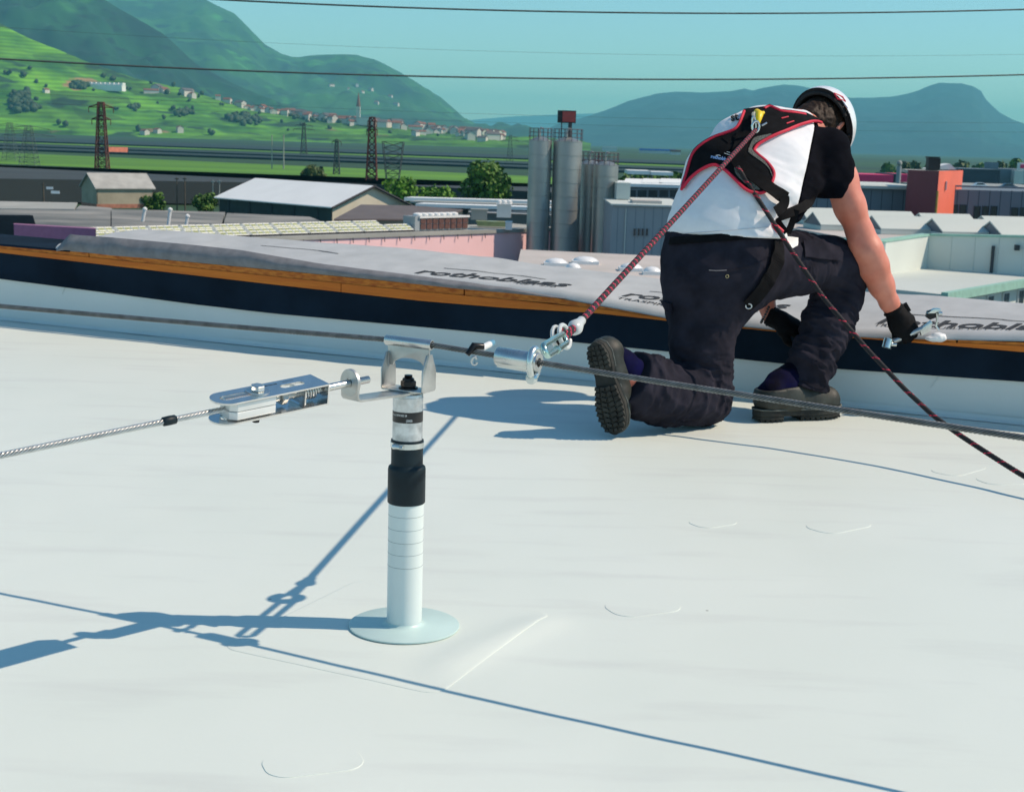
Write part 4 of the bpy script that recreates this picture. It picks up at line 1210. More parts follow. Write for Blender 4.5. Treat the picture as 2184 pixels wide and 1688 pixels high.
z_top = prof([(-300, 495), (0, 522), (320, 550), (597, 576), (981, 613), (1189, 634), (1430, 679), (1800, 719), (2184, 727), (2500, 745)], -.02)

m_roof = mat('roof_membrane', (0.66, 0.725, 0.66), 0.5, vs=0.9, c2=(0.705, 0.765, 0.705), detail=9, bump=0.05, bs=60, spec=0.35)
ntm = m_roof.node_tree
b_ = ntm.nodes['Principled BSDF']
# faint dirt smears and scuffs
tc_ = ntm.nodes.new('ShaderNodeTexCoord')
mp_ = ntm.nodes.new('ShaderNodeMapping'); mp_.inputs['Scale'].default_value = (1.2, 6.0, 1); mp_.inputs['Rotation'].default_value = (0, 0, 0.42)
ns_ = ntm.nodes.new('ShaderNodeTexNoise'); ns_.inputs['Scale'].default_value = 1.6; ns_.inputs['Detail'].default_value = 7
rg_ = ntm.nodes.new('ShaderNodeMapRange'); rg_.inputs[1].default_value = 0.54; rg_.inputs[2].default_value = 0.80; rg_.inputs[4].default_value = 0.40
mx_ = ntm.nodes.new('ShaderNodeMix'); mx_.data_type = 'RGBA'; mx_.inputs[7].default_value = (0.50, 0.52, 0.50, 1)
src = b_.inputs['Base Color'].links[0].from_socket
ntm.links.new(tc_.outputs['Object'], mp_.inputs[0]); ntm.links.new(mp_.outputs[0], ns_.inputs['Vector']); ntm.links.new(ns_.outputs[0], rg_.inputs[0])
ntm.links.new(rg_.outputs[0], mx_.inputs[0]); ntm.links.new(src, mx_.inputs[6]); ntm.links.new(mx_.outputs[2], b_.inputs['Base Color'])
# tiny dark specks
vo_ = ntm.nodes.new('ShaderNodeTexVoronoi'); vo_.inputs['Scale'].default_value = 3.2
ntm.links.new(tc_.outputs['Object'], vo_.inputs['Vector'])
rg2 = ntm.nodes.new('ShaderNodeMapRange'); rg2.inputs[1].default_value = 0.008; rg2.inputs[2].default_value = 0.014; rg2.inputs[3].default_value = 0.75; rg2.inputs[4].default_value = 0.0
ntm.links.new(vo_.outputs['Distance'], rg2.inputs[0])
mx2 = ntm.nodes.new('ShaderNodeMix'); mx2.data_type = 'RGBA'; mx2.inputs[7].default_value = (0.16, 0.15, 0.13, 1)
ntm.links.new(rg2.outputs[0], mx2.inputs[0]); ntm.links.new(mx_.outputs[2], mx2.inputs[6]); ntm.links.new(mx2.outputs[2], b_.inputs['Base Color'])
m_roof_wall = mat('upstand_membrane', (0.60, 0.66, 0.64), 0.55, vs=2.0, c2=(0.66, 0.71, 0.69), detail=6, bump=0.06, bs=25)
m_epdm = mat('dark_flashing', (0.008, 0.017, 0.030), 0.9, vs=3, var=0.3, bump=0.12, bs=30, spec=.08)
m_osb = mat('osb_board', (0.36, 0.085, 0.006), 0.75, vs=26, c2=(0.62, 0.21, 0.025), stretch=(1, 1, 3), detail=3, bump=0.5, bs=60)
m_board = mat('orange_timber', (0.50, 0.12, 0.004), 0.7, vs=7, c2=(0.62, 0.175, 0.008), stretch=(0.4, 0.4, 5), bump=0.2, bs=20)
m_fleece = mat('grey_breather_sheet', (0.41, 0.435, 0.435), 0.85, vs=9, c2=(0.48, 0.505, 0.505), detail=9, bump=0.3, bs=180)
m_fleece_b = mat('sheet_back', (0.15, 0.155, 0.165), 0.9, vs=22, c2=(0.21, 0.215, 0.225), detail=7, bump=0.3, bs=120)
m_ink = mat('sheet_ink', (0.03, 0.034, 0.038), 0.8, vs=60, var=0.3)

# roof surface with gentle waves; the welded square under the post and a wrinkle in it
PC = (gz(425, 1365) + gz(880, 1460) + gz(1240, 1320) + gz(795, 1252)) / 4
_ax = unit((gz(880, 1460) - gz(425, 1365))[:2]); _ay = np.array([-_ax[1], _ax[0]])
PHX = np.linalg.norm((gz(880, 1460) - gz(425, 1365))[:2]) / 2
PHY = np.linalg.norm((gz(1240, 1320) - gz(880, 1460))[:2]) / 2
R0, R1 = gz(925, 1438)[:2], gz(1185, 1322)[:2]
BASE = gz(862, 1335)
def patch_sd(x, y, c, ax, hx, hy, rad):
    ay = np.array([-ax[1], ax[0]])
    px = (x - c[0]) * ax[0] + (y - c[1]) * ax[1]
    py = (x - c[0]) * ay[0] + (y - c[1]) * ay[1]
    qx, qy = np.abs(px) - hx + rad, np.abs(py) - hy + rad
    return np.hypot(np.maximum(qx, 0), np.maximum(qy, 0)) + np.minimum(np.maximum(qx, qy), 0) - rad
def zf(x, y):
    x, y = np.asarray(x, float), np.asarray(y, float)
    z = 0.0016 * n2(x, y, 2.2, 3) + 0.0007 * n2(x, y, 7.0, 2, 4.0)
    dpost = np.hypot(x - BASE[0], y - BASE[1])
    d = R1 - R0; L = np.linalg.norm(d); d = d / L
    a = (x - R0[0]) * d[0] + (y - R0[1]) * d[1]
    b = (x - R0[0]) * -d[1] + (y - R0[1]) * d[0]
    w = np.clip(np.minimum(a, L - a) / 0.08 + 0.5, 0, 1)
    z = z + 0.0080 * w * np.exp(-((b - .012) / 0.042) ** 2)
    z = z * np.clip((dpost - 0.10) / 0.05, 0, 1) - 0.0008
    return z
ss = np.concatenate([np.linspace(-14, -1.2, 14), np.arange(-1.0, 6.6, 0.022), np.linspace(6.8, 16, 12)])
tt_ = np.concatenate([[-14, -11, -9, -7.5], np.arange(-6.6, -0.0, 0.022), [0.0, 0.35]])
S_, T_ = np.meshgrid(ss, tt_, indexing='ij')
X_ = WL[0] + WD[0] * S_ + WN[0] * T_; Y_ = WL[1] + WD[1] * S_ + WN[1] * T_
fl = MB().grid(np.stack([X_, Y_, zf(X_, Y_)], -1))
roof = structure('roof', fl, m_roof, True)
pt = MB()
def floor_patch(c, ax, hx, hy, rad, th, n=40):
    """a thin welded piece of membrane lying on the roof, its outline a rounded rectangle"""
    mb = MB()
    ay = np.array([-ax[1], ax[0]])
    out = []
    for (cx, cy, a0) in ((hx - rad, hy - rad, 0), (-hx + rad, hy - rad, 90), (-hx + rad, -hy + rad, 180), (hx - rad, -hy + rad, 270)):
        for k in range(9):
            a = math.radians(a0 + k * 90 / 8)
            out.append((cx + rad * math.cos(a), cy + rad * math.sin(a)))
    out = np.array(out)
    # subdivide long sides
    pts = []
    for i in range(len(out)):
        p, q = out[i], out[(i + 1) % len(out)]
        k = max(1, int(np.linalg.norm(q - p) / 0.02))
        pts += [p + (q - p) * j / k for j in range(k)]
    pts = np.array(pts)
    rings = [1.0, 0.993, 0.97, 0.9, 0.8, 0.65, 0.5, 0.35, 0.2, 0.08]
    V = []
    for i, r in enumerate([1.0] + rings):
        q = pts * r
        x = c[0] + q[:, 0] * ax[0] + q[:, 1] * ay[0]; y = c[1] + q[:, 0] * ax[1] + q[:, 1] * ay[1]
        z = zf(x, y) + (-.001 if i == 0 else (th * .5 if i == 1 else th))
        V.append(np.stack([x, y, z], -1))
    n = len(pts)
    V = np.vstack(V)
    fs = [(i * n + j, i * n + (j + 1) % n, (i + 1) * n + (j + 1) % n, (i + 1) * n + j) for i in range(len(rings)) for j in range(n)]
    fs.append(tuple(range(len(rings) * n, (len(rings) + 1) * n)))
    mb.add(V, fs)
    return mb
part('membrane_patch', floor_patch(PC[:2], _ax, PHX, PHY, 0.035, 0.0010), m_roof, roof, True)
for (l, r, tl, hw) in (((1300, 1302), (1440, 1285), 1, .05), ((1738, 1131), (1838, 1110), 1, .05), ((562, 1637), (770, 1610), 1, .045), ((2008, 1010), (2080, 990), 1, .05), ((2092, 1026), (2180, 1022), 1, .05), ((1480, 1120), (1560, 1108), 1, .04)):
    a, b = gz(*l)[:2], gz(*r)[:2]
    ax = unit(b - a); L = np.linalg.norm(b - a) / 2
    part('membrane_patch', floor_patch((a + b) / 2, ax, L, hw, hw * .8, 0.0011), m_roof, roof, True)
# building under the roof
bd = MB().prism([tuple(wp(-13.5, -13.5, 0)[:2]), tuple(wp(15.5, -13.5, 0)[:2]), tuple(wp(15.5, .40, 0)[:2]), tuple(wp(-13.5, .40, 0)[:2])], GZ, -0.05)
o = solo('our_building', bd, m_grey, 'the building under the flat white roof with its facade below the parapet', 'building')

# the parapet
pw_t = thing('parapet', 'low parapet wall with pale upstand, dark flashing and orange timber along the roof edge', 'parapet', wp(WLEN / 2, 0.2, 0))
sv = np.concatenate([np.linspace(-9, -1.2, 8), np.linspace(-1, 6.5, 110), np.linspace(6.8, 13, 6)])
def band(z0f, z1f, off0, off1, wob=0.0, seed=0.0, rows=4):
    P = np.zeros((len(sv), rows, 3))
    for i, s in enumerate(sv):
        for j in range(rows):
            f = j / (rows - 1)
            z = z0f(s) + (z1f(s) - z0f(s)) * f
            t = off0 + (off1 - off0) * f + wob * float(n2(np.array([s]), np.array([z * 3 + seed]), 2.5, 3)[0])
            P[i, j] = wp(s, t, z)
    return P
c0 = lambda s: 0.0 * s - 0.004
cove = np.zeros((len(sv), 6, 3))
for i, s in enumerate(sv):
    for j in range(6):
        a = math.pi / 2 * j / 5
        r = 0.022
        cove[i, j] = wp(s, -r + r * math.sin(a) - 0.004, r - r * math.cos(a) + 0.0008)
part('cove', MB().grid(cove), m_roof_wall, pw_t, True)
part('upstand', MB().grid(band(lambda s: 0.018, z_white, -0.003, -0.006, 0.004)), m_roof_wall, pw_t, True)
part('flashing', MB().grid(band(lambda s: z_white(s) - .004, lambda s: z_dark(s) + .012, -0.014, -0.020, 0.004, 5)), m_epdm, pw_t, True)
lip = band(lambda s: z_white(s) - .004, lambda s: z_white(s) - .0035, -0.004, -0.0141, 0, 0, 2)
part('flashing_edge', MB().grid(lip), m_epdm, pw_t)
# seams in the upstand
for u, v0, v1 in ((142, 606, 626), (1330, 742, 812), (2005, 800, 880)):
    s, z = on_wall(u, v0, -.006)
    part('seam', MB().cyl(wp(s, -.007, z), wp(s - .03, -.007, z - .05), .0015, 5), m_roof_wall, pw_t)
# timber: boards butted end to end, an osb strip on top of a plain board
def board(s0, s1, f0, f1, t0, t1, m, nm):
    q = []
    zz = lambda s, f: z_dark(s) + (z_top(s) - z_dark(s)) * f
    nseg = 5
    V, Fs = [], []
    for i in range(nseg + 1):
        s = s0 + (s1 - s0) * i / nseg
        for (t, f) in ((t0, f0), (t1, f0), (t1, f1), (t0, f1)):
            V.append(wp(s, t, zz(s, f)))
    for i in range(nseg):
        for j in range(4):
            Fs.append((i * 4 + j, (i + 1) * 4 + j, (i + 1) * 4 + (j + 1) % 4, i * 4 + (j + 1) % 4))
    Fs += [(3, 2, 1, 0), tuple(nseg * 4 + j for j in range(4))]
    return part(nm, MB().add(V, Fs), m, pw_t)
s_ = -8.0
k = 0
while s_ < 11:
    board(s_, s_ + 1.996, -.05, .52, -.030, .33, m_board, 'timber_board')
    board(s_ + .6, s_ + 2.594, .525, .97, -.026, .33, m_osb, 'osb_board')
    s_ += 2.0
part('core', MB().hexa([wp(-9, .004, -.05), wp(13, .004, -.05), wp(13, .39, -.05), wp(-9, .39, -.05), wp(-9, .004, .24), wp(13, .004, .10), wp(13, .39, .10), wp(-9, .39, .24)]), m_board, pw_t)
cov = np.zeros((24, 3, 3))
for i_, s__ in enumerate(np.linspace(-9, on_wall(150, 530, -.03)[0], 24)):
    for j_, (t__, dz_) in enumerate(((-.034, -.004), (-.030, .006), (.38, .010))): cov[i_, j_] = wp(s__, t__, z_top(s__) + dz_)
part('felt_cover', MB().grid(cov), m_epdm, pw_t, True, fix=False)
# dark sheet folded over the left end beyond the breather sheet
SLOPE = math.tan(math.radians(13))
zed = lambda s: z_top(s) + .004
# breather sheet: top face climbing away from us, rounded nose, flap hanging in front
s_l = on_wall(118, 535, -.03)[0]
far_pts = np.array([(150, 498), (235, 497), (300, 489), (360, 489), (560, 507), (800, 524), (1050, 549), (1250, 576), (1420, 597), (1849, 622), (2184, 645), (2500, 668)], float)
m_list = []
def sheet():
    svv = np.concatenate([np.linspace(s_l, 6.4, 150), np.linspace(6.6, 12, 10)])
    W_ = 0.42
    rows = 22
    P = np.zeros((len(svv), rows, 3))
    for i, s in enumerate(svv):
        z0 = zed(s)
        # height of the far edge from the line of sight
        uu = proj(wp(s, W_, z0 + .09))[0]
        vv = np.interp(uu, far_pts[:, 0], far_pts[:, 1])
        P0 = wp(s, W_, 0)
        d = ray(uu, vv)
        kk = np.dot(P0[:2] - CC[:2], WN) / np.dot(d[:2], WN)
        z1 = CC[2] + d[2] * kk
        z1 = max(z1, z0 + .03)
        for j in range(rows):
            f = j / (rows - 1)
            if f < .22:
                a = f / .22
                t, z = -.03 + .05 * a ** 1.5, z0 + .028 * math.sin(a * math.pi / 2)
            else:
                a = (f - .22) / .78
                t, z = .02 + (W_ - .02) * a, z0 + .028 + (z1 - z0 - .028) * a
            w_ = .005 * float(n2(np.array([s]), np.array([t]), 4.0, 3, 2.0)[0]) * min(1, f * 3)
            P[i, j] = wp(s, t, z + w_)
    return svv, P
svv, PS = sheet()
top_t = thing('breather_sheet', 'grey breather membrane with printed lettering draped over the parapet top', 'membrane', wp(2.5, .2, 0.3))
nS = PS.shape[0]
tb = MB().grid(PS)
back = PS.copy(); back[..., 2] -= .004
tb.grid(back[:, ::-1])
back_skirt = np.stack([PS[:, -1], PS[:, -1] + np.array([WN[0] * .02, WN[1] * .02, -.35])], 1)
tb.grid(back_skirt)
part('top_sheet', tb, m_fleece, top_t, True, fix=False)
# flap: the grey underside folded forward, narrowing to nothing on the right
flap_top = np.array([(150, 500), (235, 506), (400, 521), (512, 533), (682, 562), (907, 590), (1085, 613), (1200, 634)], float)
flap_bot = np.array([(118, 536), (138, 533), (240, 545), (400, 557), (512, 568), (700, 585), (981, 616), (1109, 627), (1210, 638)], float)
us_ = np.linspace(120, 1205, 110)
FP = np.zeros((len(us_), 7, 3))
for i, u in enumerate(us_):
    vt_, vb_ = np.interp(u, flap_top[:, 0], flap_top[:, 1]), np.interp(u, flap_bot[:, 0], flap_bot[:, 1])
    if u < 150: vt_ = vb_ - (u - 116) * 1.05
    for j in range(7):
        f = j / 6
        t = -.046 - .012 * math.sin(f * math.pi) + .006 * float(n2(np.array([u * .02]), np.array([f]), 1.2, 3)[0]) + .075 * f ** 2 * 0.4
        s, z = on_wall(u, vb_ + (vt_ - vb_) * f, t)
        FP[i, j] = wp(s, t, z)
fb = MB().grid(FP)
F2 = FP.copy(); F2[..., 0] += WN[0] * .003; F2[..., 1] += WN[1] * .003
fb.grid(F2[:, ::-1])
part('folded_flap', fb, m_fleece_b, top_t, True, fix=False)
# print on the sheet
PSs = svv
def sheet_pt(s, a):
    """point on the sheet: a = 0 at the front of the top face, 1 at the far edge"""
    f = (.22 + .78 * a) * (PS.shape[1] - 1)
    j = int(min(f, PS.shape[1] - 2)); g = f - j
    q0 = np.array([np.interp(s, PSs, PS[:, j, c]) for c in range(3)])
    q1 = np.array([np.interp(s, PSs, PS[:, j + 1, c]) for c in range(3)])
    return q0 * (1 - g) + q1 * g
def text_mesh(body, bold=0.0, shear=0.0, sx=1.0):
    cu = bpy.data.curves.new('lettering', 'FONT')
    cu.body = body
    cu.size = 1.0
    cu.shear = shear
    cu.offset = bold
    cu.resolution_u = 3
    o = bpy.data.objects.new('lettering', cu)
    col.objects.link(o)
    dg = bpy.context.evaluated_depsgraph_get()
    me = o.evaluated_get(dg).to_mesh()
    V = np.array([v.co[:] for v in me.vertices]); Fs = [tuple(p.vertices) for p in me.polygons]
    o.evaluated_get(dg).to_mesh_clear()
    bpy.data.objects.remove(o)
    V[:, 0] *= sx
    return V, Fs
def sheet_print(body, uv0, uv1, h, bold, shear, name='lettering', mark=False, words=True):
    """lay letters on the sheet so that the baseline runs from one point to the other"""
    V, Fs = text_mesh(body, bold, shear)
    def inv(u, v):
        best, bd_ = None, 1e9
        for s in np.linspace(s_l, 7.5, 160):
            for a in np.linspace(0, 1, 24):
                q = proj(sheet_pt(s, a)); d = (q[0] - u) ** 2 + 4 * (q[1] - v) ** 2
                if d < bd_: best, bd_ = (s, a), d
        return np.array(best)
    b0, b1 = inv(*uv0), inv(*uv1)
    wd = V[:, 0].max()
    Wt = 0.40
    k = (b1[0] - b0[0]) / wd
    mb = MB()
    def place(x, y):
        s = b0[0] + x * k
        a = b0[1] + (b1[1] - b0[1]) * x / wd + y * h / Wt
        q = sheet_pt(s, max(0, min(1.0, a)))
        return q + np.array([0, 0, .0022])
    if words: mb.add([place(x, y) for x, y, _ in V], Fs)
    if mark:
        for (x0, y0, x1, y1, w) in ((.12 * wd, 1.02, .62 * wd, 1.10, .05), (.62 * wd, 1.10, .80 * wd, .90, .06)):
            n = 8
            row0 = [place(x0 + (x1 - x0) * i / n, y0 + (y1 - y0) * i / n) for i in range(n + 1)]
            row1 = [place(x0 + (x1 - x0) * i / n, y0 + (y1 - y0) * i / n + w) for i in range(n + 1)]
            mb.grid(np.stack([np.array(row0), np.array(row1)], 0))
    o = part(name, mb, m_ink, top_t, fix=False)
    return o
sheet_print('rothoblaas', (884, 585), (1213, 615), .115, .022, .25, mark=True)
sheet_print('NET 270', (1088, 616), (1182, 625), .042, .004, .1)
sheet_print('rothoblaas', (1326, 633), (1680, 659), .115, .022, .25, mark=True)
sheet_print('TRASPIR DOUBLE NET 270', (1308, 643), (1640, 666), .042, .004, .1)
sheet_print('rothoblaas', (1868, 688), (2290, 718), .115, .022, .25, mark=True)
sheet_print('TRASPIR DOUBLE NET 270', (1868, 697), (2166, 717), .042, .004, .1)
sheet_print('rothoblaas', (498, 535), (740, 558), .115, .022, .25, name='roof_line_mark', mark=True, words=False)
# ------------------------------------------------------------------ anchor post, brackets, cables
m_galv = mat('galvanised_steel', (0.42, 0.45, 0.46), 0.42, 0.8, vs=55, c2=(0.68, 0.71, 0.72), detail=2, rv=.1, bump=.03, bs=80)
m_inox = mat('stainless_steel', (0.62, 0.62, 0.60), 0.28, 0.95, vs=30, var=.08, rv=.05, bump=.03, bs=120)
m_inox_r = mat('stainless_rough', (0.52, 0.52, 0.50), 0.42, 0.9, vs=18, var=.2, rv=.12, bump=.08, bs=70)
m_cast = mat('cast_steel', (0.50, 0.49, 0.47), 0.5, 0.85, vs=35, var=.25, rv=.15, bump=.25, bs=90)
m_zinc = mat('zinc_plated', (0.66, 0.70, 0.68), 0.25, 0.9, vs=20, var=.12)
m_alu = mat('milled_aluminium', (0.70, 0.72, 0.71), 0.5, 0.35, vs=14, var=.06)
m_core = mat('rope_core', (0.02, 0.022, 0.022), .8)  # black, so the gaps between strands look shaded
m_cable = mat('wire_rope_steel', (0.20, 0.21, 0.21), 0.45, 0.75, vs=60, var=.25)  # darkened base: shade on the near side put into the colour
m_cable_bright = mat('bright_wire_rope', (0.62, 0.63, 0.61), 0.3, 0.9, vs=60, var=.15)  # brighter steel for the rope at the tensioner
m_pvc = mat('white_pvc_sleeve', (0.66, 0.74, 0.72), 0.38, vs=9, var=.03, bump=.02, bs=20)
m_disc = mat('collar_disc', (0.50, 0.66, 0.63), 0.4, vs=9, var=.04)
m_rubber = mat('dark_rubber_sleeve', (0.006, 0.016, 0.022), 0.5, vs=14, var=.35, spec=.25, bump=.06, bs=25, rv=.1)
m_blackbolt = mat('black_bolt', (0.015, 0.016, 0.018), 0.35, 0.5, vs=30, var=.3)
m_label = mat('black_label', (0.012, 0.012, 0.013), 0.35, vs=30, var=.2)
m_ringmark = mat('ring_mark', (0.30, 0.36, 0.36), 0.6)
m_print = mat('white_print', (0.75, 0.76, 0.75), 0.5)
m_cap = mat('clear_plastic', (0.72, 0.76, 0.75), 0.3, vs=8, var=.05)
_in(m_cap.node_tree.nodes['Principled BSDF'], 'Transmission Weight').default_value = 0.25

bx, by = BASE[0], BASE[1]
def zp(v, r): return at(866, v, by - r)[2]
post = thing('anchor_post', 'roof anchor post in white, black and bare steel sections on a round collar', 'anchor post', (bx, by, 0))
PB = (bx, by, 0)
z1, z2, z3, z4, z5 = zp(1078, .035), zp(1003, .034), zp(943, .031), zp(852, .03), 0.467
part('collar', MB().lathe([(.106, .0012), (.109, .0022), (.109, .0048), (.107, .006), (.045, .0062), (.037, .0085), (.0348, .013)], PB, 72, cap=False), m_disc, post, True, 50)
part('sleeve', MB().lathe([(.0345, .006), (.0345, z1 + .004)], PB, 56, cap=False), m_pvc, post, True)
for v in (1105, 1133, 1160, 1186, 1213):
    z = zp(v, .0345)
    part('ring_line', MB().lathe([(.0345, z - .0005), (.03475, z - .0003), (.03475, z + .0003), (.0345, z + .0005)], PB, 56, cap=False), m_ringmark, post, True)
part('lower_cap', MB().lathe([(.0352, z1 - .002), (.0368, z1), (.0366, z2 - .004), (.0355, z2 + .001), (.0312, z2 + .0045), (.0310, z2 + .006)], PB, 56, cap=False), m_rubber, post, True, 60)
part('rubber_sleeve', MB().lathe([(.0309, z2 + .003), (.0308, z3 - .022), (.0312, z3 - .016), (.0318, z3 - .004), (.0314, z3), (.0296, z3 + .0005), (.0293, z3 - .003)], PB, 56, cap=False), m_rubber, post, True, 60)
tube_ = part('steel_tube', MB().lathe([(.0291, z3 - .01), (.0291, z4 - .0015), (.0296, z4), (.0296, z4 + .0008), (.0288, z4 + .0012), (.0288, z5 - .0015), (.0282, z5), (.001, z5)], PB, 56, cap=False), m_galv, post, True, 40)
zl0, zl1 = zp(903, .029), zp(880, .029)
part('label_band', MB().lathe([(.0291, zl0), (.0294, zl0 + .0003), (.0294, zl1 - .0003), (.0291, zl1)], PB, 56, cap=False), m_label, post, True)
def wrap_text(body, R, zc_, h, a0, sx=1.0, bold=0.01):
    V, Fs = text_mesh(body, bold)
    a = a0 + V[:, 0] * sx * h / R
    P = np.stack([bx + R * np.cos(a), by + R * np.sin(a), zc_ + V[:, 1] * h], -1)
    return MB().add(P, Fs)
part('print', wrap_text('- -IIL- LI II578 2053 24', .02955, zl1 - .0078, .0056, math.radians(-160), .72), m_print, post, fix=False)
part('print', wrap_text('(0000', .02955, zl0 + .0030, .0066, math.radians(-92), .8), m_print, post, fix=False)
zc_ = z3 - .0095
clamp = part('hose_clamp', MB().lathe([(.0312, zc_ - .0055), (.0326, zc_ - .0052), (.0326, zc_ + .0052), (.0312, zc_ + .0055)], PB, 56, cap=False), m_zinc, post, True, 40)
ca = math.radians(-118)
cd_ = np.array([math.cos(ca), math.sin(ca), 0]); ct_ = np.array([-cd_[1], cd_[0], 0])
cc_ = np.array([bx, by, zc_]) + cd_ * .0345
part('screw_housing', MB().tube([cc_ - ct_ * .010, cc_ + ct_ * .006], .0052, 10).cyl(cc_ + ct_ * .006, cc_ + ct_ * .0125, .0042, 6).box(cc_ - cd_ * .003, (.018, .006, .010), M=np.column_stack([ct_, cd_, [0, 0, 1]])), m_zinc, clamp, False)

# cable guide bracket on the post
A_ = at(0, 650, 3.15); B_ = np.array([-.2005, 2.760, .566]); D_ = gz(2184, 925, .5245)
cd = unit(unit(B_ - A_) + unit(D_ - B_)); cdh = unit([cd[0], cd[1], 0]); cp = np.array([-cdh[1], cdh[0], 0])
K0 = np.array([bx, by, z5])
BM = np.column_stack([cdh, cp, [0, 0, 1]])
br = thing('cable_bracket', 'steel U shaped bracket on the post top carrying the wire rope in a tube', 'bracket', K0 + (0, 0, .007))
def bl(x, y, z): return K0 + BM @ np.array([x, y, z])
zb_ = .0065
hw = .0445
o = part('base_plate', MB().box(bl(0, 0, zb_ + .0015), (2 * hw - .004, .050, .003), M=BM), m_inox_r, br); bevel(o, .0008)
for sx in (-1, 1):
    prof = [(-.026, zb_ + .004), (-.022, zb_), (.022, zb_), (.026, zb_ + .004), (.026, zb_ + .040), (.010, zb_ + .072), (-.010, zb_ + .072), (-.026, zb_ + .040)]
    o = part('leg', MB().extrude([bl(sx * hw - .0015, y, z) for y, z in prof], BM @ np.array([.003, 0, 0])), m_inox_r, br)
    bevel(o, .0009)
web = []
zt0 = .088
for x, z in ((-hw - .002, zt0), (-hw + .001, .052),):
    web.append((x, z))
web += [(-.040, .046)]
for k in range(13):
    a = math.pi - math.pi * k / 12
    web.append((.034 * math.cos(a), .046 + .016 * math.sin(a)))
web += [(.040, .046), (hw - .001, .052), (hw + .002, zt0)]
o = part('web', MB().extrude([bl(x, -.0018, z + zb_) for x, z in web], BM @ np.array([0, .0036, 0])), m_inox_r, br)
bevel(o, .0006)
tl_ = .0505
CT = K0 + BM @ np.array([0, 0, .0985])
B_ = CT.copy()
def hollow(a, b, r0, r1, n=28):
    ax = unit(np.asarray(b) - np.asarray(a)); L = np.linalg.norm(np.asarray(b) - np.asarray(a))
    return MB().lathe([(r1, 0), (r0 - .0006, 0), (r0, .0008), (r0, L - .0008), (r0 - .0006, L), (r1, L), (r1, 0)], a, n, M=axes_from(ax), cap=False)
part('guide_tube', hollow(CT - cd * tl_, CT + cd * tl_, .0098, .0070), m_inox, br, True, 40)
for sx in (-1, 1):
    w = MB()
    for k in range(7):
        z = zb_ + .044 + k * .004
        w.lathe([(.0001, -.0032), (.0028, -.001), (.0028, .0012), (.0001, .003)], bl(sx * (hw - .001), (-.002), z), 7)
    part('weld', w, m_cast, br, True)
def hexprism(c, r, h, M=None):
    M = np.eye(3) if M is None else M
    return MB().lathe([(r * .88, 0), (r, h * .10), (r, h * .9), (r * .88, h)], c, 6, M=M)
nt_ = thing('bolt_and_nut', 'black nut on a threaded stud inside the bracket on the post', 'nut', bl(0, 0, zb_ + .003))
part('washer', MB().lathe([(.006, 0), (.0185, 0), (.0185, .0028), (.006, .0028)], bl(0, 0, zb_ + .0032), 28), m_blackbolt, nt_, True, 40)
part('nut', hexprism(bl(0, 0, zb_ + .006), .0148, .0125), m_blackbolt, nt_)
part('collar', MB().lathe([(.0118, 0), (.0112, .004), (.009, .0055)], bl(0, 0, zb_ + .0185), 24), m_blackbolt, nt_, True, 40)
st = []
for k in range(9): st += [(.0072, k * .0008), (.0078, k * .0008 + .0004)]
part('stud', MB().lathe(st, bl(0, 0, zb_ + .0225), 20), m_blackbolt, nt_)

# arm with the eye that holds the tensioner
EYE = at(745, 817, 2.64)
TD = unit(at(0, 970, 2.15) - np.array([-.51, 2.42, .483]))
arm = thing('tension_arm', 'bent flat steel arm from the post top ending in a round eye', 'bracket', K0)
ah = unit([EYE[0] - bx, EYE[1] - by, 0]); aw = np.array([-ah[1], ah[0], 0])
La = np.linalg.norm((EYE - K0)[:2])
AM = np.column_stack([ah, aw, [0, 0, 1]])
def al(x, y, z): return K0 + AM @ np.array([x, y, z])
th_ = .005
ez_ = EYE[2] - K0[2]
zlo = .0008
# one strip: round end on the post, flat run, bend, upright
sec = [(-.024, zlo), (La - .010, zlo), (La - .004, zlo + .002), (La + .0, zlo + .008), (La + .0, ez_)]
nrm = [(0, 1), (0, 1), (-.45, .9), (-.95, .3), (-1, 0)]
wds = [.015, .0235, .0235, .0235, .0235]
V, Fs = [], []
sec2 = [(-.028, zlo)] + sec[:1] + [(-.012, zlo)] + sec[1:]
nrm2 = [(0, 1), (0, 1), (0, 1)] + nrm[1:]
wds2 = [.008, .0175, .0235] + wds[1:]
for (x, z), (nx, nz), w in zip(sec2, nrm2, wds2):
    for (y, o_) in ((-w, 0), (w, 0), (w, th_), (-w, th_)):
        V.append(al(x + nx * o_, y, z + nz * o_))
n = len(sec2)
for i in range(n - 1):
    for j in range(4):
        Fs.append((i * 4 + j, i * 4 + (j + 1) % 4, (i + 1) * 4 + (j + 1) % 4, (i + 1) * 4 + j))
Fs += [(0, 1, 2, 3), tuple((n - 1) * 4 + j for j in (3, 2, 1, 0))]
o = part('strip', MB().add(V, Fs), m_inox_r, arm); bevel(o, .0008)
eo = [al(La + .0006, .0235 * math.cos(a), ez_ + .001 + .0225 * math.sin(a)) for a in np.linspace(math.pi, 0, 22)]
# round plate with a hole for the rod
def disc_with_hole(c, M, R, r, t, full=True, n=36):
    return MB().lathe([(r, -t / 2), (R - .0008, -t / 2), (R, -t / 2 + .0008), (R, t / 2 - .0008), (R - .0008, t / 2), (r, t / 2), (r, -t / 2)], c, n, M=M, cap=False)
EM = axes_from(ah)
part('eye_plate', disc_with_hole(al(La - th_ / 2 - .0002, 0, ez_ + .001), EM, .0255, .0085, th_ + .0022), m_inox_r, arm, True, 40)
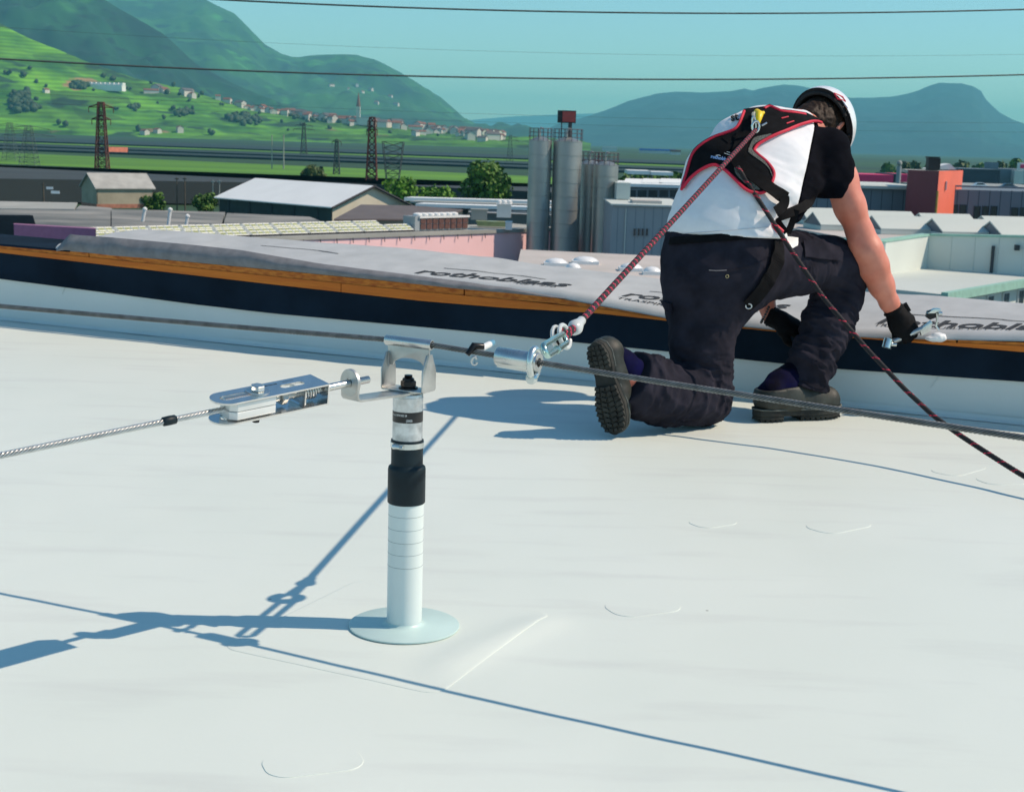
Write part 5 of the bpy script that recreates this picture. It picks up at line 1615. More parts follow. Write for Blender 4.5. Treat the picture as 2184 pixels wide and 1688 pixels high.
# threaded rod
def thread(a, b, r, pitch=.0016):
    ax = unit(b - a); L = np.linalg.norm(b - a)
    k = int(L / pitch)
    pr = [(r * .4, 0)]
    for i in range(k): pr += [(r * .90, i * pitch + .0001), (r, i * pitch + pitch * .5)]
    pr += [(r * .4, L)]
    return MB().lathe(pr, a, 18, M=axes_from(ax), cap=False)
ten = thing('cable_tensioner', 'flat steel cable tensioner with bolted wedge clamp hanging between arm and cable', 'tensioner', EYE + TD * .18)
EY = al(La, 0, ez_)
part('threaded_rod', MB().cyl(EY - TD * .003, EY + TD * .075, .0072, 18), m_inox, ten, True)
part('thread', thread(EY - TD * .046, EY + TD * .012, .0069), m_inox, ten)
part('eye_nut', hexprism(EY - ah * .010 - TD * 0, .0135, .009, M=axes_from(ah)), m_inox, ten)
# body: two plates with rounded left ends, joined at the right
th2 = unit([TD[0], TD[1], 0]); tw_ = unit(np.cross([0, 0, 1], TD)); tu = np.cross(TD, tw_)
if tu[2] < 0: tu = -tu
cv_ = unit(CC - EY); cv_ = unit(cv_ - TD * (cv_ @ TD))
tu = unit(tu + .20 * cv_); tu = unit(tu - TD * (tu @ TD)); tw_ = np.cross(tu, TD)
TM = np.column_stack([TD, tw_, tu])
def tl2(x, y, z): return EY + TM @ np.array([x, y, z])
x0, x1 = .072, .300
hw2, hh = .0285, .0185
def plate(z, t, slots):
    out = [(x0, -hw2), (x0, hw2)]
    for a in np.linspace(90, -90, 17):
        out.append((x1 - hw2 + hw2 * math.cos(math.radians(a)), hw2 * math.sin(math.radians(a))))
    vs = [Vector(p) for p in out]
    eds = [(i, (i + 1) % len(out)) for i in range(len(out))]
    for (sx0, sx1, sr) in slots:
        b = len(vs)
        lp = [(sx0 - sr * math.sin(math.radians(a)), sr * math.cos(math.radians(a))) for a in np.linspace(0, 180, 9)] + [(sx1 + sr * math.sin(math.radians(a)), -sr * math.cos(math.radians(a))) for a in np.linspace(0, 180, 9)]
        vs += [Vector(p) for p in lp]
        eds += [(b + i, b + (i + 1) % len(lp)) for i in range(len(lp))]
    r = delaunay_2d_cdt(vs, eds, [], 0, 1e-6)
    pv, pf = r[0], r[2]
    holes = slots
    def inside_hole(c):
        for (sx0, sx1, sr) in holes:
            q = min(max(c[0], sx0), sx1)
            if math.hypot(c[0] - q, c[1]) < sr * .999: return True
        return False
    def inside_out(c):
        q = min(c[0], x1 - hw2)
        return c[0] >= x0 and math.hypot(c[0] - q, c[1]) <= hw2 * 1.001 and abs(c[1]) <= hw2 * 1.001
    mb = MB()
    fs = []
    for f in pf:
        c = sum((pv[i] for i in f), Vector((0, 0))) / len(f)
        if inside_out(c) and not inside_hole(c): fs.append(tuple(f))
    top = [tl2(p[0], p[1], z + t / 2) for p in pv]; bot = [tl2(p[0], p[1], z - t / 2) for p in pv]
    n = len(pv)
    ec = {}
    for f in fs:
        for i in range(len(f)):
            e = tuple(sorted((f[i], f[(i + 1) % len(f)])))
            ec[e] = ec.get(e, 0) + 1
    mb.add(top + bot, [f for f in fs] + [tuple(i + n for i in f[::-1]) for f in fs] + [(a, b, b + n, a + n) for (a, b), k in ec.items() if k == 1])
    return mb
m_plate = mat('plate_steel', (0.66, 0.67, 0.66), 0.22, 0.95, vs=20, var=.06, rv=.05, stretch=(3, .5, 1))
part('top_plate', plate(hh, .003, [(x0 + .042, x0 + .078, .0075), (x1 - .074, x1 - .026, .0095)]), m_plate, ten)
part('bottom_plate', plate(-hh, .003, [(x1 - .060, x1 - .026, .0068)]), m_plate, ten)
part('end_wall', disc_with_hole(tl2(x0 + .0015, 0, 0), TM[:, [1, 2, 0]], .001, .0005, .001).box(tl2(x0 - .0012, 0, 0), (.003, 2 * hw2, 2 * hh + .003), M=TM), m_plate, ten)
# rollers / cable strands seen through the slots
for zz in (hh - .0005, -hh + .001):
    g = MB()
    for k in range(11):
        x = x1 - .072 + k * .0047
        g.tube([tl2(x + .003 * math.sin(a), .0098 * math.cos(a), zz - .0030 + .0058 * math.sin(a)) for a in np.linspace(0, math.pi, 9)], .0013, 6)
    part('thread_ridges', g, m_inox, ten, True)
# clamp halves
for sgn in (-1, 1):
    o = part('wedge_block', MB().extrude([tl2(x, y, sgn * .0008) for x, y in ((x0 + .112, -.0245), (x0 + .112, .0245), (x1 - .036, .0245), (x1 - .026, .014), (x1 - .026, -.014), (x1 - .036, -.0245))], tu * sgn * .0138), m_alu, ten)
    bevel(o, .0008)
bxp = x0 + .135
part('washer', MB().lathe([(.006, 0), (.021, 0), (.021, .0022), (.006, .0022)], tl2(bxp, 0, hh + .0017), 32, M=TM), m_inox, ten, True, 40)
part('bolt_head', hexprism(tl2(bxp, 0, hh + .004), .0125, .0098, M=TM), m_zinc, ten)
part('nut', hexprism(tl2(bxp, 0, -hh - .0115), .0118, .0098, M=TM).lathe([(.0065, -.006), (.0065, .0)], tl2(bxp, 0, -hh - .0115), 14, M=TM), m_blackbolt, ten)
# spring, its stop plates and the rod inside
sp = []
for a in np.linspace(0, 5.2 * 2 * math.pi, 160):
    sp.append(tl2(x0 + .008 + .030 * a / (5.2 * 2 * math.pi), .0115 * math.cos(a), .0115 * math.sin(a)))
part('spring', MB().tube(sp, .0019, 7), m_inox, ten, True)
part('rod', MB().cyl(tl2(x0 - .01, 0, 0), tl2(x0 + .10, 0, 0), .0062, 14), m_inox_r, ten, True)
o = part('stop_plate', MB().box(tl2(x0 + .046, .0, -.001), (.0035, .046, .026), M=TM), m_inox, ten); bevel(o, .0006)
part('rod_nut', hexprism(tl2(x0 + .074, 0, 0), .0135, .013, M=TM[:, [1, 2, 0]]), m_inox_r, ten)
eg = MB()
for i in range(9): eg.box(tl2(x0 + .112 - i * .0036, -.0165, hh + .0016), (.0026, .0030 if i % 3 else .0018, .0003), M=TM)
for i in range(7): eg.box(tl2(x0 + .066 - i * .0034, -.0185, hh + .0016), (.0022, .0014, .0003), M=TM)
part('stamping', eg, m_blackbolt, ten)

# wire ropes: twisted strands around a core
def wire_rope(name, path, R, lay, m, label, nst=6, step=.004, parent=None):
    P = np.asarray(path, float)
    seg = np.linalg.norm(np.diff(P, axis=0), axis=1); cum = np.concatenate([[0], np.cumsum(seg)])
    n = int(cum[-1] / step)
    s = np.linspace(0, cum[-1], n)
    Q = np.stack([np.interp(s, cum, P[:, i]) for i in range(3)], -1)
    T = np.gradient(Q, axis=0); T /= np.linalg.norm(T, axis=1)[:, None]
    a = np.cross(T, [0, 0, 1.0]); a /= np.linalg.norm(a, axis=1)[:, None]
    b = np.cross(a, T)
    rs = R * .315
    mb = MB()
    m_ = 6
    base = 0
    allV, allF = [], []
    ang = np.linspace(0, 2 * np.pi, m_, endpoint=False)
    for k in range(nst):
        ph = 2 * np.pi * (k / nst + s / lay)
        C_ = Q + (R - rs) * (np.cos(ph)[:, None] * a + np.sin(ph)[:, None] * b)
        er = np.cos(ph)[:, None] * a + np.sin(ph)[:, None] * b
        et = -np.sin(ph)[:, None] * a + np.cos(ph)[:, None] * b
        V = C_[:, None, :] + rs * (np.cos(ang)[None, :, None] * er[:, None, :] + np.sin(ang)[None, :, None] * et[:, None, :])
        idx = np.arange(n * m_).reshape(n, m_) + base
        f = np.stack([idx[:-1], np.roll(idx, -1, 1)[:-1], np.roll(idx, -1, 1)[1:], idx[1:]], -1).reshape(-1, 4)
        allV.append(V.reshape(-1, 3)); allF.append(f)
        base += n * m_
    o = link_mesh(name, np.vstack(allV), np.vstack(allF), m, parent, True, base=parent is None)
    core = MB().tube(Q[::6], R * .50, 8)
    part('core', core, m_core, o, True)
    if label: tag(o, label, 'wire rope')
    return o
def sag(a, b, d, n=24):
    t = np.linspace(0, 1, n)[:, None]
    q = a + (b - a) * t
    q[:, 2] -= d * 4 * (t * (1 - t))[:, 0]
    return q
CA = CT - cd * .05; CB = CT + cd * .05
left_far = CA + (A_ - CA) * 2.2
right_far = CB + (D_ - CB) * 1.7
pathc = np.vstack([sag(left_far, CA, 0.003), sag(CB, right_far, .006)])
wire_rope('wire_rope', pathc, .0056, .044, m_cable, 'long grey steel wire rope running along the roof through the post bracket')
TE = tl2(x1 - .05, 0, 0)
wire_rope('wire_rope', np.array([TE, TE + TD * 1.6]), .0054, .044, m_cable_bright, 'bright steel wire rope from the tensioner out to the left edge', step=.003)
pc = TE + TD * ((TE[0] + 0) * 0)
# black ferrule on the tensioned rope
best = min(np.linspace(0, 1, 300), key=lambda L: abs(proj(TE + TD * L)[0] - 362))
fc = TE + TD * best
o = solo('cable_ferrule', MB().lathe([(.0058, -.013), (.0078, -.011), (.0082, 0), (.0078, .011), (.0058, .013)], fc, 18, M=axes_from(TD)), m_rubber, 'small black rubber ring on the bright rope left of the tensioner', 'ferrule', smooth=True, angle=60)

# traveller on the main rope, with shackle, thimble and lanyard
def on_cable(u):
    best = min(np.linspace(0, 1, 1500), key=lambda t: abs(proj(CB + (right_far - CB) * t)[0] - u))
    t = best
    q = CB + (right_far - CB) * t
    q[2] -= .006 * 4 * t * (1 - t)
    return q
ta, tb_ = on_cable(1062), on_cable(1150)
td = unit(tb_ - ta); tdn = unit(np.cross(td, [0, 0, 1]))
tv = thing('cable_traveller', 'polished steel sleeve sliding on the wire rope with a round shackle', 'traveller', (ta + tb_) / 2)
part('sleeve', hollow(ta, tb_, .0175, .0085), m_inox, tv, True, 40)
part('slot_lip', MB().box((ta + tb_) / 2 + tdn * -.0 + np.array([0, 0, -.0185]), (np.linalg.norm(tb_ - ta), .006, .004), M=axes_from(np.cross(td, tdn) * -1, td)), m_inox, tv)
# shackle ring around the right end of the sleeve
rc_ = tb_ - td * .010 + np.array([0, 0, -.002])
rx = unit([.42, .90, 0])
ring = [rc_ + rx * .020 * math.cos(a) + np.array([0, 0, .0255]) * math.sin(a) for a in np.linspace(0, 2 * math.pi, 36, endpoint=False)]
part('ring', MB().tube(ring,   .0064, 12, closed=True), m_zinc, tv, True)
part('ring_boss', MB().lathe([(.004, -.006), (.010, -.005), (.011, 0), (.010, .005), (.004, .006)], rc_ + np.array([-.004, -.006, -.028]), 18, M=axes_from(unit(-tdn + td * .2))), m_zinc, tv, True, 45)
# carabiner link towards the thimble
RA = at(1226, 699, 3.00)                                  # lower end of the lanyard
RB = at(1611, 278, 5.02)                                  # ring on the man's back
rd = unit(RB - RA)
c0_, c1_ = at(1163, 748, 2.66), at(1203, 722, 2.88)
lk = unit(c1_ - c0_); ln = unit(np.cross(lk, [0.2, -1, .2])); 
link_o = thing('steel_link', 'greenish steel link joining the shackle ring to the rope thimble', 'link', c0_)
lw = .0105
lp = []
LL = np.linalg.norm(c1_ - c0_)
for a in np.linspace(math.pi / 2, 3 * math.pi / 2, 10): lp.append(c0_ + lk * (.006 + lw * math.cos(a)) + ln * lw * math.sin(a))
for a in np.linspace(-math.pi / 2, math.pi / 2, 10): lp.append(c1_ + lk * lw * math.cos(a) + ln * lw * math.sin(a))
m_link = mat('link_steel', (0.42, 0.58, 0.54), 0.22, 0.9, vs=16, var=.2)
part('body', MB().tube(lp, .0058, 12, closed=True), m_link, link_o, True)
part('gate_nut', hexprism((c0_ + c1_) / 2 + ln * lw - lk * .008, .0085, .018, M=axes_from(lk)), m_link, link_o)

# lanyard ropes
def rope_mesh(name, path, r, m, parent, nseg=None, n=14, step=.006):
    P = np.asarray(path, float)
    seg = np.linalg.norm(np.diff(P, axis=0), axis=1); cum = np.concatenate([[0], np.cumsum(seg)])
    k = max(2, int(cum[-1] / step))
    s = np.linspace(0, cum[-1], k)
    Q = np.stack([np.interp(s, cum, P[:, i]) for i in range(3)], -1)
    if len(P) > 3:
        for _ in range(12): Q[1:-1] = (Q[:-2] + 2 * Q[1:-1] + Q[2:]) / 4
    mb = MB().tube(Q, r, n)
    V = np.array(mb.v)
    sd = .00035
    rr = V.reshape(k, n, 3)
    ang = np.arange(n) * 2 * np.pi / n
    wob = 1 + .045 * np.sin(s[:, None] * 2 * np.pi / .012 + 3 * ang[None, :]) + .045 * np.sin(s[:, None] * 2 * np.pi / .012 - 3 * ang[None, :])
    rr = Q[:, None, :] + (rr - Q[:, None, :]) * wob[..., None]
    o = link_mesh(name, rr.reshape(-1, 3), mb.f, m, parent, True, base=parent is None)
    uv = o.data.uv_layers.new(name='UVMap')
    lv = np.zeros(len(o.data.loops), np.int32)
    o.data.loops.foreach_get('vertex_index', lv)
    ii, jj = lv // n, lv % n
    co = np.stack([s[np.clip(ii, 0, k - 1)], jj / n], -1)
    # close the seam: the face that wraps round gets 1.0 instead of 0.0
    ls = np.zeros(len(o.data.polygons), np.int32); lt = np.zeros(len(o.data.polygons), np.int32)
    o.data.polygons.foreach_get('loop_start', ls); o.data.polygons.foreach_get('loop_total', lt)
    for a, b in zip(ls, lt):
        if b == 4:
            c = co[a:a + b, 1]
            if c.max() - c.min() > .5: c[c < .5] += 1
    uv.data.foreach_set('uv', co.astype(np.float32).ravel())
    return o
def rope_mat(name, dark, red, period, width, twist, cells, thr):
    m = mat(name, dark, 0.8, vs=300, var=.3, bump=.3, bs=500)
    nt = m.node_tree
    b = nt.nodes['Principled BSDF']
    src = b.inputs['Base Color'].links[0].from_socket
    tc = nt.nodes.new('ShaderNodeTexCoord'); sp = nt.nodes.new('ShaderNodeSeparateXYZ')
    nt.links.new(tc.outputs['UV'], sp.inputs[0])
    def M_(op, a, bb=None):
        q = nt.nodes.new('ShaderNodeMath'); q.operation = op
        for i, x in enumerate((a, bb)):
            if x is None: continue
            if isinstance(x, (int, float)): q.inputs[i].default_value = x
            else: nt.links.new(x, q.inputs[i])
        return q.outputs[0]
    u = M_('ADD', M_('DIVIDE', sp.outputs[0], period), M_('MULTIPLY', sp.outputs[1], twist))
    bandm = M_('LESS_THAN', M_('FRACT', u), width)
    dash = M_('LESS_THAN', M_('FRACT', M_('ADD', M_('MULTIPLY', sp.outputs[1], cells), M_('MULTIPLY', M_('FLOOR', M_('MULTIPLY', u, 2 / width)), 0.5))), thr)
    f = M_('MULTIPLY', bandm, dash)
    mx = nt.nodes.new('ShaderNodeMix'); mx.data_type = 'RGBA'
    nt.links.new(f, mx.inputs[0]); nt.links.new(src, mx.inputs[6]); mx.inputs[7].default_value = (*red, 1)
    # grey flecks along the braid
    fl = M_('LESS_THAN', M_('FRACT', M_('ADD', M_('MULTIPLY', sp.outputs[1], 12), M_('MULTIPLY', sp.outputs[0], 60))), 0.10)
    mx2 = nt.nodes.new('ShaderNodeMix'); mx2.data_type = 'RGBA'
    nt.links.new(M_('MULTIPLY', fl, 0.35), mx2.inputs[0]); nt.links.new(mx.outputs[2], mx2.inputs[6]); mx2.inputs[7].default_value = (0.16, 0.15, 0.16, 1)
    nt.links.new(mx2.outputs[2], b.inputs['Base Color'])
    return m
m_rope1 = rope_mat('lanyard_rope', (0.007, 0.006, 0.008), (0.80, 0.02, 0.10), .029, .26, 0.35, 7, .48)
m_rope2 = rope_mat('black_rope', (0.005, 0.0045, 0.006), (0.75, 0.015, 0.07), .058, .16, 1.0, 3, .40)
lan = thing('lanyard', 'taut black rope with red flecks from the traveller up to the man\'s back', 'rope', RA)
RAt = RA + rd * .02
rope_mesh('rope', [RAt, RA + (RB - RA) * .33, RA + (RB - RA) * .66, RB], .0072, m_rope1, lan)
part('end_sleeve', MB().lathe([(.0082, -.012), (.0104, -.010), (.0098, .030), (.0080, .032)], RAt, 20, M=axes_from(rd)), m_cap, lan, True, 50)
# thimble with the eye of the rope
tc0 = at(1197, 719, 2.90)
tn = unit(np.array([.35, -.9, .15]))
TX = unit(RA - tc0); TY = unit(np.cross(tn, TX))
eye = []
for a in np.linspace(.35, 2 * math.pi - .35, 26):
    rr_ = .0185
    eye.append(tc0 + TX * rr_ * 1.15 * math.cos(a) + TY * rr_ * .85 * math.sin(a))
eye = [RAt - rd * .012] + eye + [RAt - rd * .012]
rope_mesh('rope_eye', eye, .0068, m_rope1, lan, step=.003)
for s_ in (-1, 1):
    fl_ = [tc0 + TX * .028 * math.cos(a) * 1.12 + TY * .026 * math.sin(a) * .9 + np.cross(TX, TY) * s_ * .0075 for a in np.linspace(0.55, 2 * math.pi - .55, 22)]
    part('thimble', MB().tube(fl_, [.0045] * len(fl_), 8), m_cap, lan, True)
web_ = MB().lathe([(.0090, -.034), (.0135, -.030), (.0165, -.016), (.0125, .004), (.0098, .012)], RAt, 20, M=axes_from(rd))
part('thimble_neck', web_, m_cap, lan, True, 60)

# clip with a pale handle hanging on the rope behind the traveller
q0 = on_cable(1022); hd = unit(at(1078, 712, 2.98) - at(1026, 738, 2.80))
cl = thing('rope_clip', 'small clip with a white handle on the wire rope between bracket and traveller', 'clip', q0)
part('handle', MB().cyl(q0 + np.array([.004, .02, .006]), q0 + np.array([.004, .02, .006]) + hd * .055, .0062, 12), m_print, cl, True)
part('tip', MB().cyl(q0 + np.array([.004, .02, .006]) + hd * .0552, q0 + np.array([.004, .02, .006]) + hd * .078, .0062, 12), mat('clip_blue', (0.12, 0.30, 0.42), .5), cl, True)
part('jaw', MB().tube([q0 + np.array([-.022, -.002, -.004]), q0 + np.array([-.010, .004, .012]), q0 + np.array([.006, .016, .010])], [.005, .0075, .0065], 10), m_blackbolt, cl, True)
part('hook', MB().tube([q0 + np.array([-.014, -.006, -.006]) + np.array([.005 * math.cos(a) + .006, 0, .007 * math.sin(a) - .008]) for a in np.linspace(.3, 5.9, 18)], .0026, 8), m_inox_r, cl, True)
# ------------------------------------------------------------------ the man: implicit volumes turned into continuous meshes
class Field:
    def __init__(s, lo, hi, h):
        s.lo = np.asarray(lo, float); s.h = h
        s.n = np.ceil((np.asarray(hi, float) - s.lo) / h).astype(int) + 1
        s.ax = [s.lo[i] + h * np.arange(s.n[i]) for i in range(3)]
        s.f = np.full(tuple(s.n), 0.5, np.float32)
    def sub(s, lo, hi):
        sl = []
        for i in range(3):
            a = int(np.clip(math.floor((lo[i] - s.lo[i]) / s.h), 0, s.n[i])); b = int(np.clip(math.ceil((hi[i] - s.lo[i]) / s.h) + 1, 0, s.n[i]))
            sl.append(slice(a, b))
        return tuple(sl)
    def pts(s, sl):
        g = np.meshgrid(s.ax[0][sl[0]], s.ax[1][sl[1]], s.ax[2][sl[2]], indexing='ij')
        return np.stack(g, -1).astype(np.float32)
    def add(s, fn, lo, hi, k):
        sl = s.sub(np.asarray(lo) - .09, np.asarray(hi) + .09)
        if any(x.stop <= x.start for x in sl): return
        d = fn(s.pts(sl))
        a = s.f[sl]
        hh_ = np.clip(.5 + .5 * (a - d) / k, 0, 1)
        s.f[sl] = a * (1 - hh_) + d * hh_ - k * hh_ * (1 - hh_)
    def cone(s, a, b, ra, rb, k=.03):
        a, b = np.asarray(a, float), np.asarray(b, float)
        ab = b - a; L2 = float(ab @ ab) + 1e-12
        def fn(P):
            q = P - a
            t = np.clip((q @ ab) / L2, 0, 1)
            return np.linalg.norm(q - t[..., None] * ab, axis=-1) - (ra + (rb - ra) * t)
        r = max(ra, rb)
        s.add(fn, np.minimum(a, b) - r, np.maximum(a, b) + r, k)
        return s
    def chain(s, pts, k=.03):
        for (a, ra), (b, rb) in zip(pts[:-1], pts[1:]): s.cone(a, b, ra, rb, k)
        return s
    def ell(s, c, r, M=None, k=.03):
        c = np.asarray(c, float); r = np.asarray(r, float); M = np.eye(3) if M is None else M
        def fn(P):
            q = (P - c) @ M
            k0 = np.linalg.norm(q / r, axis=-1); k1 = np.linalg.norm(q / (r * r), axis=-1) + 1e-9
            return k0 * (k0 - 1) / k1
        R = r.max()
        s.add(fn, c - R, c + R, k)
        return s
    def sweep(s, secs, k=.03):
        for (c0, l0, w0, d0), (c1, l1, w1, d1) in zip(secs[:-1], secs[1:]):
            c0, c1 = np.asarray(c0, float), np.asarray(c1, float)
            ab = c1 - c0; L = np.linalg.norm(ab); ax = ab / L
            lats = []
            for l in (l0, l1):
                l = np.asarray(l, float); lats.append(unit(l - ax * (l @ ax)))
            def fn(P, c0=c0, ab=ab, L=L, ax=ax, lats=lats, w0=w0, w1=w1, d0=d0, d1=d1):
                q = P - c0
                tr = (q @ ax) / L
                t = np.clip(tr, 0, 1)
                lat = lats[0] * (1 - t[..., None]) + lats[1] * t[..., None]
                lat /= np.linalg.norm(lat, axis=-1)[..., None]
                dep = np.cross(ax, lat)
                r = q - t[..., None] * ab
                w = w0 + (w1 - w0) * t; d = d0 + (d1 - d0) * t
                m = np.minimum(w, d)
                k0 = np.sqrt(((r * lat).sum(-1) / w) ** 2 + ((r * dep).sum(-1) / d) ** 2 + ((tr - t) * L / m) ** 2)
                return (k0 - 1) * m
            R = max(w0, w1, d0, d1)
            s.add(fn, np.minimum(c0, c1) - R, np.maximum(c0, c1) + R, k)
        return s
    def cut(s, p, n, R=None):    # keep the side the normal points away from (within a box of half size R)
        n = unit(n)
        if R is not None:
            sl = s.sub(np.asarray(p) - R, np.asarray(p) + R)
            s.f[sl] = np.maximum(s.f[sl], ((s.pts(sl) - np.asarray(p)) @ n).astype(np.float32))
            return s
        P = [s.ax[i] for i in range(3)]
        d = (P[0][:, None, None] - p[0]) * n[0] + (P[1][None, :, None] - p[1]) * n[1] + (P[2][None, None, :] - p[2]) * n[2]
        s.f = np.maximum(s.f, d.astype(np.float32))
        return s
    def warp(s, fn):
        m = np.abs(s.f) < 0.03
        idx = np.nonzero(m)
        P = np.stack([s.ax[i][idx[i]] for i in range(3)], -1).astype(np.float32)
        s.f[idx] += fn(P).astype(np.float32)
        return s
    def sample(s, P):
        q = (np.asarray(P) - s.lo) / s.h
        i = np.clip(np.floor(q).astype(int), 0, s.n - 2)
        w = np.clip(q - i, 0, 1)
        r = 0
        for a in (0, 1):
            for b in (0, 1):
                for c in (0, 1):
                    r = r + s.f[i[..., 0] + a, i[..., 1] + b, i[..., 2] + c] * np.where(a, w[..., 0], 1 - w[..., 0]) * np.where(b, w[..., 1], 1 - w[..., 1]) * np.where(c, w[..., 2], 1 - w[..., 2])
        return r
    def grad(s, P, e=.004):
        P = np.asarray(P, float)
        g = np.stack([s.sample(P + np.eye(3)[i] * e) - s.sample(P - np.eye(3)[i] * e) for i in range(3)], -1)
        return g / (np.linalg.norm(g, axis=-1)[..., None] + 1e-9)
    def mesh(s):
        f = s.f
        ins = f < 0
        nx, ny, nz = f.shape
        cnt = np.zeros((nx - 1, ny - 1, nz - 1), np.uint8)
        for a in (0, 1):
            for b in (0, 1):
                for c in (0, 1):
                    cnt += ins[a:nx - 1 + a, b:ny - 1 + b, c:nz - 1 + c]
        act = np.nonzero((cnt > 0) & (cnt < 8))
        I = np.stack(act, -1)
        n = len(I)
        vid = np.full(cnt.shape, -1, np.int32); vid[act] = np.arange(n)
        acc = np.zeros((n, 3)); w = np.zeros(n)
        cor = [(a, b, c) for a in (0, 1) for b in (0, 1) for c in (0, 1)]
        for p in cor:
            for ax in range(3):
                if p[ax]: continue
                q = list(p); q[ax] = 1
                fa = f[I[:, 0] + p[0], I[:, 1] + p[1], I[:, 2] + p[2]]; fb_ = f[I[:, 0] + q[0], I[:, 1] + q[1], I[:, 2] + q[2]]
                m = (fa < 0) != (fb_ < 0)
                t = np.where(m, fa / np.where(m, fa - fb_, 1), 0)
                pos = np.array(p, float)[None] + t[:, None] * np.eye(3)[ax]
                acc[m] += pos[m]; w[m] += 1
        V = s.lo + s.h * (I + acc / w[:, None])
        F_ = []
        for ax in range(3):
            b, c = (ax + 1) % 3, (ax + 2) % 3
            sl0 = [slice(None)] * 3; sl1 = [slice(None)] * 3
            sl0[ax] = slice(0, f.shape[ax] - 1); sl1[ax] = slice(1, f.shape[ax])
            A, B = ins[tuple(sl0)], ins[tuple(sl1)]
            E = np.stack(np.nonzero(A != B), -1)
            ok = (E[:, b] > 0) & (E[:, c] > 0) & (E[:, b] < f.shape[b] - 1) & (E[:, c] < f.shape[c] - 1)
            E = E[ok]
            flip = A[E[:, 0], E[:, 1], E[:, 2]]
            def cell(db, dc):
                q = E.copy(); q[:, b] += db; q[:, c] += dc
                return vid[q[:, 0], q[:, 1], q[:, 2]]
            Q = np.stack([cell(-1, -1), cell(0, -1), cell(0, 0), cell(-1, 0)], -1)
            Q[~flip] = Q[~flip][:, ::-1]
            F_.append(Q)
        return V, np.vstack(F_)
def smooth(V, Fq, it=1, lam=.5):
    V = V.copy()
    e = np.vstack([Fq[:, [0, 1]], Fq[:, [1, 2]], Fq[:, [2, 3]], Fq[:, [3, 0]]])
    for _ in range(it):
        acc = np.zeros_like(V); c = np.zeros(len(V))
        np.add.at(acc, e[:, 0], V[e[:, 1]]); np.add.at(c, e[:, 0], 1)
        np.add.at(acc, e[:, 1], V[e[:, 0]]); np.add.at(c, e[:, 1], 1)
        V = V * (1 - lam) + lam * acc / np.maximum(c, 1)[:, None]
    return V
def part_vf(name, V, Fq, m, parent):
    used = np.unique(Fq)
    mp = np.full(len(V), -1); mp[used] = np.arange(len(used))
    return link_mesh(name, V[used], mp[Fq], m, parent, True)

m_skin = mat('skin', (0.58, 0.175, 0.115), 0.48, vs=14, c2=(0.70, 0.27, 0.185), detail=6, bump=.08, bs=160)
_in(m_skin.node_tree.nodes['Principled BSDF'], 'Subsurface Weight').default_value = .12
_in(m_skin.node_tree.nodes['Principled BSDF'], 'Subsurface Radius').default_value = (.012, .005, .003)
m_shirt = mat('white_cotton', (0.76, 0.77, 0.79), 0.85, vs=30, var=.03, bump=.12, bs=300, sheen=.1)
m_sleeve = mat('black_cotton', (0.0045, 0.005, 0.008), 0.95, vs=30, var=.2, bump=.12, bs=300, spec=.05)
m_trs = mat('navy_workwear', (0.016, 0.016, 0.023), 0.95, vs=14, c2=(0.030, 0.029, 0.041), detail=6, bump=.15, bs=260, spec=.05)
m_boot = mat('boot_leather', (0.008, 0.012, 0.010), 0.6, vs=24, c2=(0.028, 0.036, 0.031), detail=7, bump=.2, bs=120)
m_sole = mat('boot_sole', (0.008, 0.010, 0.009), 0.8, vs=18, c2=(0.030, 0.033, 0.028), detail=7, bump=.25, bs=90)
m_welt = mat('boot_welt', (0.10, 0.11, 0.10), 0.7, vs=30, var=.3)
m_blue = mat('blue_boot_collar', (0.003, 0.003, 0.010), 0.9, vs=9, c2=(0.003, 0.004, 0.050), spec=.1)
m_glove = mat('black_glove', (0.006, 0.006, 0.007), 0.75, vs=30, var=.3, bump=.25, bs=160, spec=.12)
m_hair = mat('brown_hair', (0.010, 0.006, 0.004), 0.6, vs=55, c2=(0.034, 0.019, 0.011), spec=.2, detail=5, bump=.6, bs=130)
m_helmet = mat('white_helmet_shell', (0.80, 0.81, 0.82), 0.25, vs=8, var=.02, coat=.3)
m_foam = mat('black_foam', (0.010, 0.010, 0.011), 0.8, vs=20, var=.3)
m_red = mat('red_trim', (0.62, 0.012, 0.045), 0.6, vs=20, var=.12)
m_pad = mat('harness_padding', (0.008, 0.0085, 0.010), 0.9, vs=40, var=.25, bump=.2, bs=180, spec=.08)
m_web = mat('black_webbing', (0.006, 0.006, 0.007), 0.8, vs=50, var=.25, bump=.2, bs=300, spec=.1)
m_mesh = mat('grey_mesh_fabric', (0.045, 0.048, 0.042), 0.9, vs=420, c2=(0.19, 0.195, 0.175), detail=0, bump=.4, bs=400)
m_yellow = mat('yellow_plastic', (0.85, 0.60, 0.01), 0.45, vs=12, var=.1)
m_blueprint = mat('blue_print', (0.32, 0.48, 0.80), .6)

KZ = at(1600, 560, 5.0)
man = thing('person', 'kneeling worker seen from behind in white shirt, black trousers, white helmet and red edged harness', 'person', (gz(1560, 900)[0], 4.95, 0))

